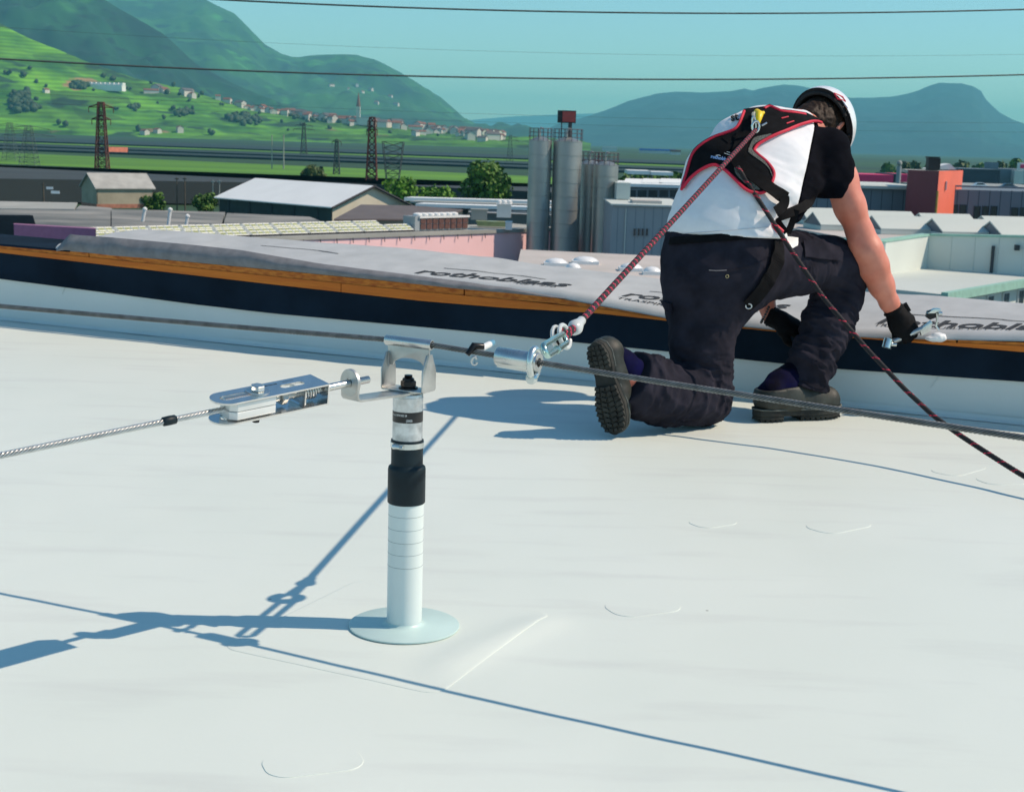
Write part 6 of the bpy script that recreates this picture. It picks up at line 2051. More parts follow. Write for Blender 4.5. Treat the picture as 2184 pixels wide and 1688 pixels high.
J = dict(hipL=at(1494, 610, 4.98), midL=at(1496, 735, 4.95), kneeL=at(1500, 848, 4.94), shinL=at(1420, 840, 4.835), cuffL=at(1345, 806, 4.755),
         hipR=at(1588, 578, 4.99), midR=at(1700, 561, 5.13), kneeR=at(1798, 574, 5.26), shinR=at(1766, 690, 5.205), cuffR=at(1726, 795, 5.145),
         LS=at(1578, 296, 5.30), RS=at(1768, 319, 5.20), elbR=at(1840, 508, 5.17), wrR=at(1906, 660, 5.235), elbL=at(1598, 530, 5.42), wrL=at(1643, 674, 5.30))
Lp = unit([.93, -.33, .05]); Lm = unit([.95, -.22, -.14]); Lc = unit([.94, -.13, -.30])
HC = at(1752, 268, 5.45)
HT = unit([.55, .74, .34]); HF = unit(np.array([.02, .08, -1]) - HT * (np.array([.02, .08, -1]) @ HT)); HR = np.cross(HF, HT)
HM_ = np.column_stack([HR, HF, HT])
C7 = at(1700, 274, 5.30)

def hand_bones(w, dirn, palm_n, curl, spread, L=.085, thumb=1, fl=(.072, .080, .075, .058)):
    """wrist position, direction to the knuckles, palm normal: returns palm and finger chains"""
    d = unit(dirn); pn = unit(palm_n - d * (palm_n @ d)); sd = np.cross(d, pn) * thumb
    out = []
    for i, off in enumerate((-.030, -.010, .010, .029)):
        kn = w + d * (L - .004 * abs(i - 1)) + sd * (-off)
        pts = [(w + d * .02 + sd * (-off * .6), .0135), (kn, .0115)]
        p = kn; dd = d.copy(); l = fl[i]
        for j, (fr_, cu) in enumerate(((.45, curl[0]), (.30, curl[1]), (.25, curl[2]))):
            dd = unit(dd * math.cos(cu) + pn * math.sin(cu)); 
            pn_ = unit(pn - dd * (pn @ dd)) if abs(pn @ dd) < .999 else -d
            p = p + dd * l * fr_
            pts.append((p, (.0105, .0095, .0082)[j]))
            if j < 2:
                # rotate the palm normal together with the finger
                axis = sd
                c, s_ = math.cos(cu), math.sin(cu)
                pn2 = pn * c - d * s_
                pass
        out.append(pts)
    tb = [(w + d * .018 + sd * .018, .016), (w + d * .045 + sd * .038 + pn * .012, .0125), (w + d * .070 + sd * .040 + pn * .032, .0110), (w + d * .088 + sd * .030 + pn * .046, .0095)]
    return d, pn, sd, out, tb
def curl_chain(kn, d, pn, l, cs):
    """finger that bends towards the palm by the cumulative angles cs"""
    p = kn; pts = []
    for fr_, a, r in zip((.45, .30, .25), cs, (.0108, .0098, .0085)):
        dd = d * math.cos(a) + pn * math.sin(a)
        p = p + dd * l * fr_
        pts.append((p.copy(), r))
    return pts
def add_hand(Fd, w, dirn, palm_n, thumb, cs, r=1.0, k=.008):
    d = unit(dirn); pn = unit(np.asarray(palm_n, float) - d * (np.asarray(palm_n) @ d)); sd = np.cross(d, pn) * thumb
    M = np.column_stack([d, sd, pn])
    Fd.ell(w + d * .052, np.array([.056, .044, .021]) * r, M, .012)
    Fd.cone(w, w + d * .03, .027 * r, .030 * r, .015)
    for i, off in enumerate((.032, .011, -.010, -.030)):
        kn = w + d * (.094 - .005 * abs(i - 1.3)) + sd * off
        l = (.074, .082, .077, .060)[i]
        pts = [(w + d * .055 + sd * off * .8, .0135 * r), (kn, .0120 * r)] + [(p, q * r) for p, q in curl_chain(kn, d, pn, l, [c + .06 * i for c in cs])]
        Fd.chain(pts, k)
    Fd.chain([(w + d * .022 + sd * .020, .0165 * r), (w + d * .050 + sd * .043 + pn * .014, .0135 * r), (w + d * .078 + sd * .046 + pn * .034, .0115 * r), (w + d * .096 + sd * .036 + pn * .050, .0098 * r)], k)
    return Fd

# ---- body (skin), one continuous mesh
lo = np.array([min(p[i] for p in J.values()) for i in range(3)]) - .14
hi = np.array([max(p[i] for p in J.values()) for i in range(3)]) + .14
hi = np.maximum(hi, HC + .22); lo[2] = max(lo[2], -.0); lo = np.minimum(lo, at(1275, 900, 4.6) - .02); lo[2] = -.01
B = Field(lo, hi, .0062)
B.sweep([(at(1535, 545, 5.02), Lp, .155, .105), (at(1548, 490, 5.02), Lp, .145, .09), (at(1590, 400, 5.11), Lm, .16, .10), (at(1640, 318, 5.20), Lc, .165, .10), (at(1672, 285, 5.26), Lc, .12, .075)], .05)
B.chain([(J['hipL'], .085), (J['midL'], .075), (J['kneeL'], .058), (J['shinL'], .055), (J['cuffL'], .045), (at(1325, 785, 4.735), .036), (at(1330, 850, 4.73), .028)], .03)
B.chain([(J['hipR'], .085), (J['midR'], .075), (J['kneeR'], .06), (J['shinR'], .055), (J['cuffR'], .045), (at(1672, 850, 5.12), .04), (at(1740, 872, 5.14), .035)], .03)
B.chain([(at(1680, 285, 5.27), .062), (C7, .060), (C7 + (HC - C7) * .6, .056), (HC - HT * .03, .06)], .03)
# head with face, looking down at the hands
B.ell(HC, (.075, .094, .105), HM_, .03)
B.ell(HC - HT * .055 + HF * .028, (.056, .062, .062), HM_, .03)
B.ell(HC - HT * .105 + HF * .062, (.026, .026, .022), HM_, .02)
B.chain([(HC + HF * .088 + HT * .012, .010), (HC + HF * .112 - HT * .030, .014)], .012)
for sx in (-1, 1):
    B.ell(HC + HF * .082 + HR * sx * .032 + HT * .016, (.019, .012, .008), HM_, .012)
    B.ell(HC + HF * .060 + HR * sx * .042 - HT * .022, (.022, .022, .018), HM_, .02)
    ec = HC + HR * sx * .080 - HT * .012 - HF * .006
    EMx = np.column_stack([unit(HR * sx * .5 - HF * .8), HT, unit(np.cross(unit(HR * sx * .5 - HF * .8), HT))])
    B.ell(ec, (.018, .033, .007), EMx, .006)
    B.ell(ec - HT * .022 - HF * -.002, (.012, .012, .007), EMx, .006)
B.ell(HC + HF * .088 - HT * .060, (.024, .010, .006), HM_, .008)
B.ell(HC + HF * .086 - HT * .070, (.021, .010, .006), HM_, .008)
# arms
up = unit(J['elbR'] - J['RS'])
B.chain([(J['RS'], .062), (J['RS'] + (J['elbR'] - J['RS']) * .35, .056), (at(1812, 440, 5.18), .050), (at(1834, 495, 5.17), .0455)], .03)
B.ell(at(1812, 430, 5.16), (.040, .045, .085), axes_from(up), .03)
B.chain([(at(1834, 495, 5.17), .0455), (at(1849, 532, 5.165), .052), (at(1862, 566, 5.18), .053), (at(1880, 608, 5.205), .0435), (at(1897, 645, 5.225), .0325), (J['wrR'], .028)], .022)
B.ell(at(1866, 552, 5.15), (.034, .038, .062), axes_from(unit(J['wrR'] - J['elbR'])), .02)
B.ell(at(1826, 518, 5.15), (.026, .026, .034), axes_from(up), .02)
B.chain([(J['LS'], .062), (J['elbL'], .045), (J['elbL'] + (J['wrL'] - J['elbL']) * .25, .046), (J['elbL'] + (J['wrL'] - J['elbL']) * .7, .036), (J['wrL'], .029)], .025)
wdR = unit(at(1938, 716, 5.225) - J['wrR']); wdL = unit(at(1712, 706, 5.28) - J['wrL'])
pnR = unit([.1, .55, -.45]); pnL = unit([.2, .35, -.9])
add_hand(B, J['wrR'] + wdR * .012, wdR, pnR, 1, (.9, 2.2, 3.1), .86)
add_hand(B, J['wrL'] + wdL * .012, wdL, pnL, -1, (.4, .9, 1.3), .86)
# tendons and veins on the visible forearm
B.warp(lambda P: .0012 * fbm(P * np.array([22, 22, 9]), 3))
V, Fq = B.mesh()
V = smooth(V, Fq, 1, .4)
part_vf('body', V, Fq, m_skin, man)

# ---- shirt
lo, hi = at(1400, 540, 4.80), at(1860, 200, 5.5)
lo = np.array([at(1395, 500, 4.8)[0], 4.78, at(1500, 545, 4.8)[2]]); hi = np.array([at(1860, 300, 5.3)[0] + .05, 5.56, at(1700, 215, 5.4)[2] + .04])
S = Field(lo, hi, .0062)
S.sweep([(at(1538, 530, 5.005), Lp, .182, .128), (at(1542, 498, 5.005), Lp, .183, .127), (at(1562, 445, 5.035), Lp, .186, .126), (at(1590, 392, 5.09), Lm, .205, .130), (at(1632, 340, 5.15), Lc, .188, .124), (at(1668, 300, 5.22), Lc, .154, .098), (at(1688, 280, 5.275), Lc, .090, .074)], .05)
S.chain([(J['RS'], .078), (at(1772, 372, 5.195), .079), (at(1806, 436, 5.18), .060)], .035)
S.chain([(J['LS'], .070), (J['LS'] + (J['elbL'] - J['LS']) * .6, .066)], .035)
S.chain([(at(1688, 292, 5.27), .068), (C7 + (HC - C7) * .12, .066)], .03)
def shirt_folds(P):
    # soft drag folds: stretched along the spine low down, across it towards the armpit
    a = P @ np.array([.35, .1, .93]); b = P @ np.array([.9, -.3, -.35])
    q = np.stack([b * 9 + 2.0 * vnoise(P * 5), a * 24, P[:, 1] * 5], -1)
    r = fbm(q, 3)
    m1 = np.clip((.98 - P[:, 2]) / .28, 0, 1) * np.clip((P[:, 0] - .72) / .2, 0, 1)
    d2 = np.linalg.norm(P - at(1735, 420, 5.07), axis=-1)
    m2 = np.exp(-(d2 / .13) ** 2)
    q2 = np.stack([(P @ unit([.6, 0, -.8])) * 30, (P @ unit([.8, 0, .6])) * 6, P[:, 1] * 6], -1)
    return .0105 * r * (.14 + m1) + .0120 * m2 * fbm(q2, 2) + .0025 * fbm(P * 7, 2)
S.warp(shirt_folds)
hem_c = at(1540, 503, 4.9)
S.cut(hem_c, unit(np.array([-.02, -.03, -1]) + .0))
S.cut(at(1806, 421, 5.18), unit([.06, .02, -1.0]), .12)
S.cut(C7 + (HC - C7) * .16, unit(HC - C7), .11)
sn = unit([.97, -.12, -.2]); sp_ = at(1732, 300, 5.1)
S_f = S.f.copy()
S.cut(sp_, sn)
V, Fq = S.mesh()
shirt = part_vf('t_shirt', smooth(V, Fq, 1, .4), Fq, m_shirt, man)
S.f = S_f.copy()
S.cut(sp_ + sn * .001, -sn)
V, Fq = S.mesh()
part_vf('sleeve', smooth(V, Fq, 1, .4), Fq, m_sleeve, man)
S.f = S_f

hs_ = None
# ---- trousers
lo = np.array([at(1330, 800, 4.7)[0] - .06, 4.60, -.02]); hi = np.array([at(1862, 560, 5.3)[0] + .03, 5.42, at(1500, 490, 4.9)[2]])
T = Field(lo, hi, .0056)
T.sweep([(at(1542, 490, 5.005), Lp, .176, .118), (at(1538, 530, 5.005), Lp, .182, .128), (at(1526, 590, 4.995), Lp, .178, .148), (at(1512, 640, 4.99), Lp, .15, .135)], .05)
T.chain([(at(1500, 612, 4.975), .128), (J['midL'], .104), (at(1498, 800, 4.945), .094), (J['kneeL'], .090)], .04)
T.chain([(J['kneeL'], .092), (at(1470, 845, 4.89), .092), (J['shinL'], .099), (at(1375, 825, 4.785), .106), (at(1326, 800, 4.735), .104)], .03)
T.chain([(J['hipR'], .128), (J['midR'], .104), (at(1770, 562, 5.22), .094), (J['kneeR'], .090)], .04)
T.chain([(J['kneeR'], .092), (at(1785, 640, 5.235), .086), (J['shinR'], .086), (at(1732, 770, 5.155), .078), (at(1712, 845, 5.12), .076)], .03)
def trouser_folds(P):
    r = np.zeros(len(P))
    def limb(a, b, amp, fa, fc, seed):
        ax = unit(b - a); u_ = np.cross(ax, [0.3, .9, .2]); u_ = unit(u_); w_ = np.cross(ax, u_)
        q = P - a
        s = q @ ax
        L = np.linalg.norm(b - a)
        m = np.exp(-(np.linalg.norm(q - np.clip(s, 0, L)[:, None] * ax, axis=1) / .15) ** 4)
        n_ = np.stack([s * fa + 1.5 * vnoise(P * 6 + seed), (q @ u_) * fc + seed, (q @ w_) * fc], -1)
        z = fbm(n_, 3)
        return 1.5 * amp * m * (.35 - np.clip(1 - np.abs(z) * 1.5, 0, 1) ** 2)
    r += limb(J['shinL'], J['cuffL'], .010, 26, 7, 1.0)
    r += limb(J['kneeL'] + (J['midL'] - J['kneeL']) * .5, J['kneeL'], .007, 24, 6, 3.0)
    r += limb(J['kneeL'], J['shinL'], .011, 22, 9, 5.0)
    r += limb(J['hipR'], J['midR'], .008, 22, 8, 8.0)
    r += limb(J['kneeR'], J['shinR'], .006, 20, 6, 11.0)
    r += limb(J['shinR'], J['cuffR'], .012, 30, 7, 13.0)
    r += limb(J['hipL'], J['midL'], .005, 12, 7, 17.0)
    return r + .003 * fbm(P * 9, 2)
T.warp(trouser_folds)
cutL = at(1338, 808, 4.748)
T.cut(cutL, unit(J['cuffL'] - J['shinL'] + np.array([0, 0, .05])), .16)
T.cut(at(1720, 824, 5.13), unit(np.array([-.30, 0, -1.0])), .10)
T.cut(np.array([0, 0, .004]), np.array([0, 0, -1.0]))
V, Fq = T.mesh()
V = smooth(V, Fq, 1, .4)
trs = part_vf('trousers', V, Fq, m_trs, man)

# ---- boots
def boot(heel, toe, nrm_down, side, top, rt=.049):
    """heel and toe points on the sole, direction out of the sole"""
    fx = unit(toe - heel); fz = unit(-np.asarray(nrm_down, float) + fx * (np.asarray(nrm_down) @ fx)); fy = np.cross(fz, fx)
    M = np.column_stack([fx, fy, fz]); L = np.linalg.norm(toe - heel); k = L / .31
    g = lambda x, y, z: heel + M @ (np.array([x, y, z]) * k)
    c = g(.15, 0, .1)
    Fb = Field(c - .24, c + .24, .0052)
    Fb.chain([(g(.050, 0, .062), .046 * k), (g(.12, .0, .062), .045 * k), (g(.20, .004 * side, .055), .050 * k), (g(.262, .008 * side, .050), .044 * k)], .03)
    Fb.chain([(g(.060, 0, .085), .045 * k), (g(.062, 0, .140), .050 * k)], .03)
    Fb.chain([(g(.10, 0, .105), .035 * k), (g(.19, 0, .075), .036 * k)], .03)
    Fb.cut(g(0, 0, .026), -fz)
    Fb.cut(g(.05, 0, .096), unit(fz - .10 * fx))
    Fb.warp(lambda P: .0015 * fbm(P * 26, 3))
    V, Fq = Fb.mesh(); V = smooth(V, Fq, 1, .4)
    b = part_vf('boot', V, Fq, m_boot, man)
    # collar in blue fabric
    Fc = Field(g(.06, 0, .16) - .16, g(.06, 0, .16) + .16, .0055)
    tp_ = np.asarray(top, float); b0_ = g(.060, 0, .078); tdv = unit(tp_ - b0_)
    Fc.chain([(b0_, .0455 * k), (b0_ + (tp_ - b0_) * .45, .048 * k), (tp_, rt * k)], .02)
    Fc.cut(g(.05, 0, .074), -fz); Fc.cut(tp_, tdv)
    Fc.warp(lambda P: .003 * fbm(P * 30, 2))
    V, Fq = Fc.mesh(); part_vf('collar', smooth(V, Fq, 1, .4), Fq, m_blue, b)
    # sole: outline walls and treads
    def hwid(x): return np.interp(x, [0, .012, .04, .08, .12, .17, .21, .25, .285, .303, .31], [.004, .024, .036, .036, .032, .040, .049, .049, .038, .020, .004]) 
    xs = np.concatenate([[0, .004, .012], np.linspace(.025, .285, 18), [.296, .304, .31]])
    def slab_(x0, x1, z0, z1, off, nm, mm):
        xx = np.array([x for x in xs if x0 - 1e-6 <= x <= x1 + 1e-6])
        up_ = [(x, hwid(x) + off) for x in xx]; dn = [(x, -hwid(x) - off) for x in xx[::-1]]
        out = up_ + dn
        o = part(nm, MB().extrude([g(x, y + .006 * side * max(0, x - .15) / .15, z0) for x, y in out], fz * (z1 - z0) * k), mm, b, fix=True)
        return o
    bevel(slab_(0, .31, .014, .034, .002, 'sole', m_sole), .003)
    bevel(slab_(0, .095, .004, .0138, .0, 'heel_block', m_sole), .002)
    bevel(slab_(.135, .31, .007, .0138, .0, 'sole', m_sole), .002)
    wl_ = [g(x, hwid(x) + .003 + .006 * side * max(0, x - .15) / .15, .034 + .008 * (x / .31 - .4) ** 2) for x in xs] + [g(x, -hwid(x) - .003 + .006 * side * max(0, x - .15) / .15, .034 + .008 * (x / .31 - .4) ** 2) for x in xs[::-1]]
    part('welt', MB().tube(wl_, .0026 * k, 7, closed=True), m_welt, b, True)
    # lugs
    lug_me = None
    for x0_, x1_, zl_ in ((.010, .090, .0), (.145, .300, .002)):
        nx_ = 5 if x0_ < .1 else 9
        for i in range(nx_):
            x = x0_ + (x1_ - x0_) * (i + .5) / nx_
            w = hwid(x)
            for j, y in enumerate((-.80, -.27, .27, .80)):
                if w < .022 and j in (1, 2): continue
                yy = y * w + .006 * side * max(0, x - .15) / .15
                sx, sy = (x1_ - x0_) / nx_ * .62 * k, w * (.42 if abs(y) > .5 else .40) * k
                A = M @ _rz(.35 * (1 if y > 0 else -1))
                lb = MB().box(g(x, yy, zl_ + .002), (sx, sy, .006 * k), M=A)
                part('lug', lb, m_sole, b)
    # laces
    for q in range(3):
        part('lace', MB().tube([g(.10 + .028 * q, -.030, .118 - .014 * q), g(.105 + .028 * q, 0, .141 - .016 * q), g(.10 + .028 * q, .030, .118 - .014 * q)], .0032, 7), m_web, b, True)
    return b
hL, tL = at(1266, 730, 4.64), at(1314, 932, 4.655)
tL[2] = max(tL[2], .012)
boot(hL, tL, np.array([-.52, -.84, .05]), 1, at(1358, 806, 4.775), .060)
hR, tR = gz(1606, 896, .004), gz(1790, 886, .004)
boot(hR, tR, np.array([0, 0, -1.0]), 1, at(1696, 800, 5.15))

# ---- gloves
for (w, d_, pn, th_s, cs, nm) in ((J['wrR'], wdR, pnR, 1, (.9, 2.2, 3.1), 'glove'), (J['wrL'], wdL, pnL, -1, (.4, .9, 1.3), 'glove')):
    c = w + d_ * .07
    G = Field(c - .13, c + .13, .0034)
    add_hand(G, w + d_ * .012, d_, pn, th_s, cs, 1.20)
    G.chain([(w - d_ * .010, .0345), (w + d_ * .025, .033)], .012)
    G.cut(w - d_ * .012, -d_)
    G.warp(lambda P: .0012 * fbm(P * 45, 3))
    V, Fq = G.mesh()
    gl = part_vf(nm, smooth(V, Fq, 1, .4), Fq, m_glove, man)
    sd = np.cross(d_, pn)
    part('cuff', MB().tube([w + d_ * .002 + (.0355 * math.cos(a)) * unit(sd) + (.0330 * math.sin(a)) * unit(np.cross(sd, d_)) for a in np.linspace(0, 6.283, 26, endpoint=False)], .0055, 8, closed=True), m_glove, gl, True)
w = J['wrR']
o = part('pull_tab', MB().box(w + wdR * .002 + np.array([.042, -.005, .010]), (.022, .010, .036), M=axes_from(wdR)), m_glove, man); bevel(o, .003)
# bead bracelet on the left wrist
bw = J['wrL'] - wdL * .020
bd2 = unit(wdL); s1_ = unit(np.cross(bd2, [0, 1, 0])); s2_ = np.cross(bd2, s1_)
bb = MB()
for a in np.linspace(0, 6.283, 20, endpoint=False):
    bb.lathe([(.0005, -.005), (.004, -.003), (.0052, 0), (.004, .003), (.0005, .005)], bw + (.0345 * math.cos(a)) * s1_ + (.0345 * math.sin(a)) * s2_, 8)
part('bracelet', bb, mat('bracelet_beads', (0.10, 0.09, 0.085), 0.3, .4, vs=120, var=.8), man, True)

# ---- hair and helmet
Hh_ = Field(HC - .19, HC + .15, .0045)
Hh_.ell(at(1722, 255, 5.37), (.052, .052, .046), None, .03)
Hh_.ell(HC - HF * .004 + HT * .002, (.083, .102, .110), HM_, .02)
Hh_.ell(HC - HF * .045 - HT * .055, (.066, .054, .075), HM_, .03)
Hh_.warp(lambda P: .006 * np.abs(fbm(P * 55, 2)) - .004 + .004 * fbm(P * 24, 2))
Hh_.cut(HC + HF * .035, HF)                          # not over the face
Hh_.cut(HC - HT * .125, -HT)
V, Fq = Hh_.mesh()
ctr = V[Fq].mean(1)
part_vf('hair', V, Fq, m_hair, man)
hel = None
def shell(r, zc0, rings, r_in, nm, m, parent, z_off=.012, back=0.0):
    vs, n = [], 64
    prof = []
    for i in range(rings + 1):
        a = math.pi / 2 * i / rings
        prof.append((math.cos(a), math.sin(a)))
    V_, F_ = [], []
    def ringpts(rr, c_, s_):
        out = []
        for k in range(n):
            a = 2 * math.pi * k / n
            # rim dips at the nape and over the ears
            dip = .018 * max(0, -math.sin(a)) - .010 * max(0, math.sin(a)) + .010 * abs(math.cos(a)) ** 3
            out.append(HC + HR * rr[0] * c_ * math.cos(a) + HF * (rr[1] * c_ * math.sin(a)) + HT * (z_off + rr[2] * s_ - dip * (1 - s_)))
        return out
    for c_, s_ in prof[:-1] + [(.02, 1.0)]: V_ += ringpts(r, c_, s_)
    m0 = len(prof)
    for c_, s_ in (prof[:-1] + [(.02, 1.0)])[::-1]: V_ += ringpts(r_in, c_, s_)
    R_ = 2 * m0
    for i in range(R_):
        j = (i + 1) % R_
        if i == m0 - 1: continue
        for k in range(n):
            l = (k + 1) % n
            F_.append((i * n + k, i * n + l, j * n + l, j * n + k))
    F_.append(tuple((m0 - 1) * n + k for k in range(n)))
    F_.append(tuple(m0 * n + k for k in range(n))[::-1])
    return part(nm, MB().add(V_, F_), m, parent, True)
hel = shell((.122, .146, .128), 0, 16, (.117, .141, .123), 'helmet', m_helmet, man)
shell((.1165, .1405, .1225), 0, 12, (.098, .122, .104), 'foam_liner', m_foam, hel, .010)
rim = []
for k in range(64):
    a = 2 * math.pi * k / 64
    dip = .018 * max(0, -math.sin(a)) - .010 * max(0, math.sin(a)) + .010 * abs(math.cos(a)) ** 3
    rim.append(HC + HR * .1195 * math.cos(a) + HF * .1435 * math.sin(a) + HT * (.012 - dip))
part('rim_trim', MB().tube(rim, .0026, 8, closed=True), m_foam, hel, True)
vis = []
for k in range(13):
    a = math.radians(35 + 110 * k / 12)
    vis.append([HC + HR * .121 * math.cos(a) + HF * (.144 * math.sin(a)) + HT * (.022 - zz * .040) + HF * zz * .018 for zz in (0, .5, 1)])
vv_ = MB().grid(np.array(vis)); q2 = np.array(vis) + HF * .003 + HT * .001
vv_.grid(q2[:, ::-1])
part('visor', vv_, m_foam, hel, True, fix=False)
# chin strap down both sides, rear cradle
for sx in (-1, 1):
    part('chin_strap', MB().tube([HC + HR * sx * .108 + HT * .0 + HF * .03, HC + HR * sx * .096 - HT * .045 + HF * .04, HC + HR * sx * .058 - HT * .098 + HF * .055, HC - HT * .122 + HF * .065], [.006, .006, .005, .005], 8), m_web, hel, True)
part('cradle', MB().tube([HC + HR * .108 * math.cos(a) + HF * .128 * math.sin(a) - HT * .012 for a in np.linspace(math.radians(200), math.radians(340), 16)], .0075, 8), m_foam, hel, True)
part('buckle', MB().cyl(HC + HR * .085 - HF * .100 + HT * .0, HC + HR * .108 - HF * .072 - HT * .004, .004, 8), m_inox, hel, True)
def on_ell(u, v, r, off):
    d = HM_.T @ unit(ray(u, v)) / r; o = HM_.T @ (CC - (HC + HT * .012)) / r
    A_2, B_2, C_2 = d @ d, 2 * d @ o, o @ o - 1
    D_2 = B_2 * B_2 - 4 * A_2 * C_2
    if D_2 < 0: return None
    t = (-B_2 - math.sqrt(D_2)) / (2 * A_2)
    P = CC + unit(ray(u, v)) * t
    nn = HM_ @ ((HM_.T @ (P - (HC + HT * .012))) / (r * r))
    return P + unit(nn) * off
hr_ = np.array([.122, .146, .128])
def decal(pts, w, m, nm):
    P = [on_ell(u, v, hr_, .0006) for u, v in pts]
    P = [p for p in P if p is not None]
    if len(P) > 2: part(nm, MB().tube(P, w, 6), m, hel, True)
decal([(1779, 199), (1797, 207), (1803, 216), (1786, 211), (1779, 199)], .0030, m_red, 'red_mark')
decal([(1786, 204), (1794, 209)], .0030, m_red, 'red_mark')
decal([(1745, 199), (1762, 197)], .0022, m_red, 'red_mark')
for u, v in ((1798, 228), (1806, 236), (1812, 244)):
    p = on_ell(u, v, hr_, -.001)
    if p is not None: part('vent', MB().lathe([(.004, 0), (.003, .0022)], p, 10, M=axes_from(unit(HM_ @ ((HM_.T @ (p - HC)) / hr_ ** 2)))), m_foam, hel)

# ---- harness over the back
def hit(field, u, v, off):
    d = unit(ray(u, v))
    ts = np.arange(4.75, 6.0, .004)
    P = CC + ts[:, None] * d
    inb = ((P > field.lo) & (P < field.lo + field.h * (field.n - 1))).all(1)
    f = np.where(inb, field.sample(P), .5)
    k = np.nonzero(f < off)[0]
    if len(k) == 0 or k[0] == 0: return None
    i = k[0]
    a, b = f[i - 1], f[i]
    t = ts[i - 1] + .004 * (a - off) / max(a - b, 1e-6)
    return CC + t * d
def lay(field, pts, off=.006):
    c = np.mean(np.array(pts, float), 0)
    out = []
    for u, v in pts:
        p = None
        q = np.array([u, v], float)
        for _ in range(14):
            p = hit(field, q[0], q[1], off)
            if p is not None: break
            q = q + (c - q) * .05
        if p is not None: out.append(p)
    return out
def dens(pts, step, closed=False):
    pts = np.array(pts, float)
    out = []
    n = len(pts)
    for i in range(n if closed else n - 1):
        a, b = pts[i], pts[(i + 1) % n]
        k = max(1, int(np.linalg.norm(b - a) / step))
        out += [tuple(a + (b - a) * j / k) for j in range(k)]
    if not closed: out.append(tuple(pts[-1]))
    return out
def spl(pts, step=4, closed=False):
    """Catmull-Rom through the points"""
    p = np.array(pts, float); n = len(p)
    out = []
    rng = range(n if closed else n - 1)
    for i in rng:
        p0 = p[(i - 1) % n] if closed else p[max(i - 1, 0)]; p1 = p[i]; p2 = p[(i + 1) % n]; p3 = p[(i + 2) % n] if closed else p[min(i + 2, n - 1)]
        k = max(2, int(np.linalg.norm(p2 - p1) / step))
        for j in range(k):
            t = j / k
            out.append(tuple(.5 * ((2 * p1) + (-p0 + p2) * t + (2 * p0 - 5 * p1 + 4 * p2 - p3) * t * t + (-p0 + 3 * p1 - 3 * p2 + p3) * t ** 3)))
    if not closed: out.append(tuple(p[-1]))
    return out
def U(x, y): return (1399.1 + x * .21229, 170.6 + y * .21229)
har = thing('harness', None, None, (0, 0, 0))
har.parent = man
har.location = Vector((0, 0, 0)) 
def panel(name, outline, off0, off1, m, field=S, step=7):
    vs = [Vector(p) for p in outline]
    n = len(vs)
    eds = [(i, (i + 1) % n) for i in range(n)]
    o = np.array(outline)
    def inside(x, y):
        c = False; j = n - 1
        for i in range(n):
            if (o[i, 1] > y) != (o[j, 1] > y) and x < (o[j, 0] - o[i, 0]) * (y - o[i, 1]) / (o[j, 1] - o[i, 1] + 1e-12) + o[i, 0]: c = not c
            j = i
        return c
    for x in np.arange(o[:, 0].min(), o[:, 0].max(), step):
        for y in np.arange(o[:, 1].min(), o[:, 1].max(), step):
            if inside(x, y) and np.min(np.hypot(o[:, 0] - x, o[:, 1] - y)) > step * .55: vs.append(Vector((x, y)))
    r = delaunay_2d_cdt(vs, eds, [], 1, 1e-6)
    pv, pf = r[0], [tuple(f) for f in r[2]]
    c = o.mean(0)
    P = []
    for q in pv:
        q = np.array(q); p = None
        for _ in range(16):
            p = hit(field, q[0], q[1], .004)
            if p is not None: break
            q = q + (c - q) * .05
        if p is None: p = at(q[0], q[1], 5.1)
        P.append(p)
    P = np.array(P)
    G = field.grad(P)
    k = len(P)
    top, bot = P + G * off1, P + G * off0
    ec = {}
    for f in pf:
        for i in range(len(f)):
            e = tuple(sorted((f[i], f[(i + 1) % len(f)]))); ec[e] = ec.get(e, 0) + 1
    mb = MB().add(np.vstack([top, bot]), pf + [tuple(i + k for i in f[::-1]) for f in pf] + [(a, b, b + k, a + k) for (a, b), q in ec.items() if q == 1])
    return part(name, mb, m, har, True, 60)
left_edge = [U(885, 312), U(868, 360), U(830, 450), U(780, 500), U(690, 535), U(590, 572), U(470, 640), U(390, 710), U(345, 800), U(300, 960), U(255, 1100)]
low_arc = [U(268, 1085), U(330, 1000), U(400, 935), U(480, 885), U(580, 850), U(680, 892), U(780, 982), U(880, 1080), U(955, 1122), U(1050, 1135)]
right_lobe = [U(1100, 1120), U(1160, 1040), U(1188, 950), U(1170, 890), U(1110, 815), U(1040, 760), U(985, 708)]
right_edge = [U(985, 708), U(1015, 655), U(1100, 600), U(1200, 550), U(1320, 502), U(1450, 448), U(1590, 412), U(1660, 428)]
neck = [U(1650, 415), U(1590, 385), U(1500, 345), U(1380, 325), U(1250, 310), U(1140, 262), U(1085, 285), U(960, 300)]
outline = spl(left_edge, 8)[:-1] + spl(low_arc, 8)[:-1] + spl(right_lobe, 8)[:-1] + spl(right_edge, 8)[:-1] + dens(neck, 8)
panel('back_pad', outline, .001, .008, m_pad)
panel('mesh_panel', spl([U(1080, 570), U(985, 600), U(940, 680), U(925, 740), U(975, 780), U(1060, 840), U(1130, 910), U(1160, 990), U(1150, 935), U(1085, 830), U(1010, 770), U(962, 712), U(1000, 650), U(1160, 560)], 6, True), .0082, .0105, m_mesh)
panel('mesh_panel', spl([U(790, 880), U(850, 900), U(930, 1010), U(1040, 1110), U(960, 1100), U(880, 1040), U(800, 950)], 6, True), .0082, .0105, m_mesh)
def piping(name, pts, r, m, off=.011):
    P = lay(S, spl(pts, 3), off)
    if len(P) < 3: return None
    P = np.array(P)
    for _ in range(3): P[1:-1] = (P[:-2] + P[1:-1] * 2 + P[2:]) / 4
    return part(name, MB().tube(P, r, 8), m, har, True)
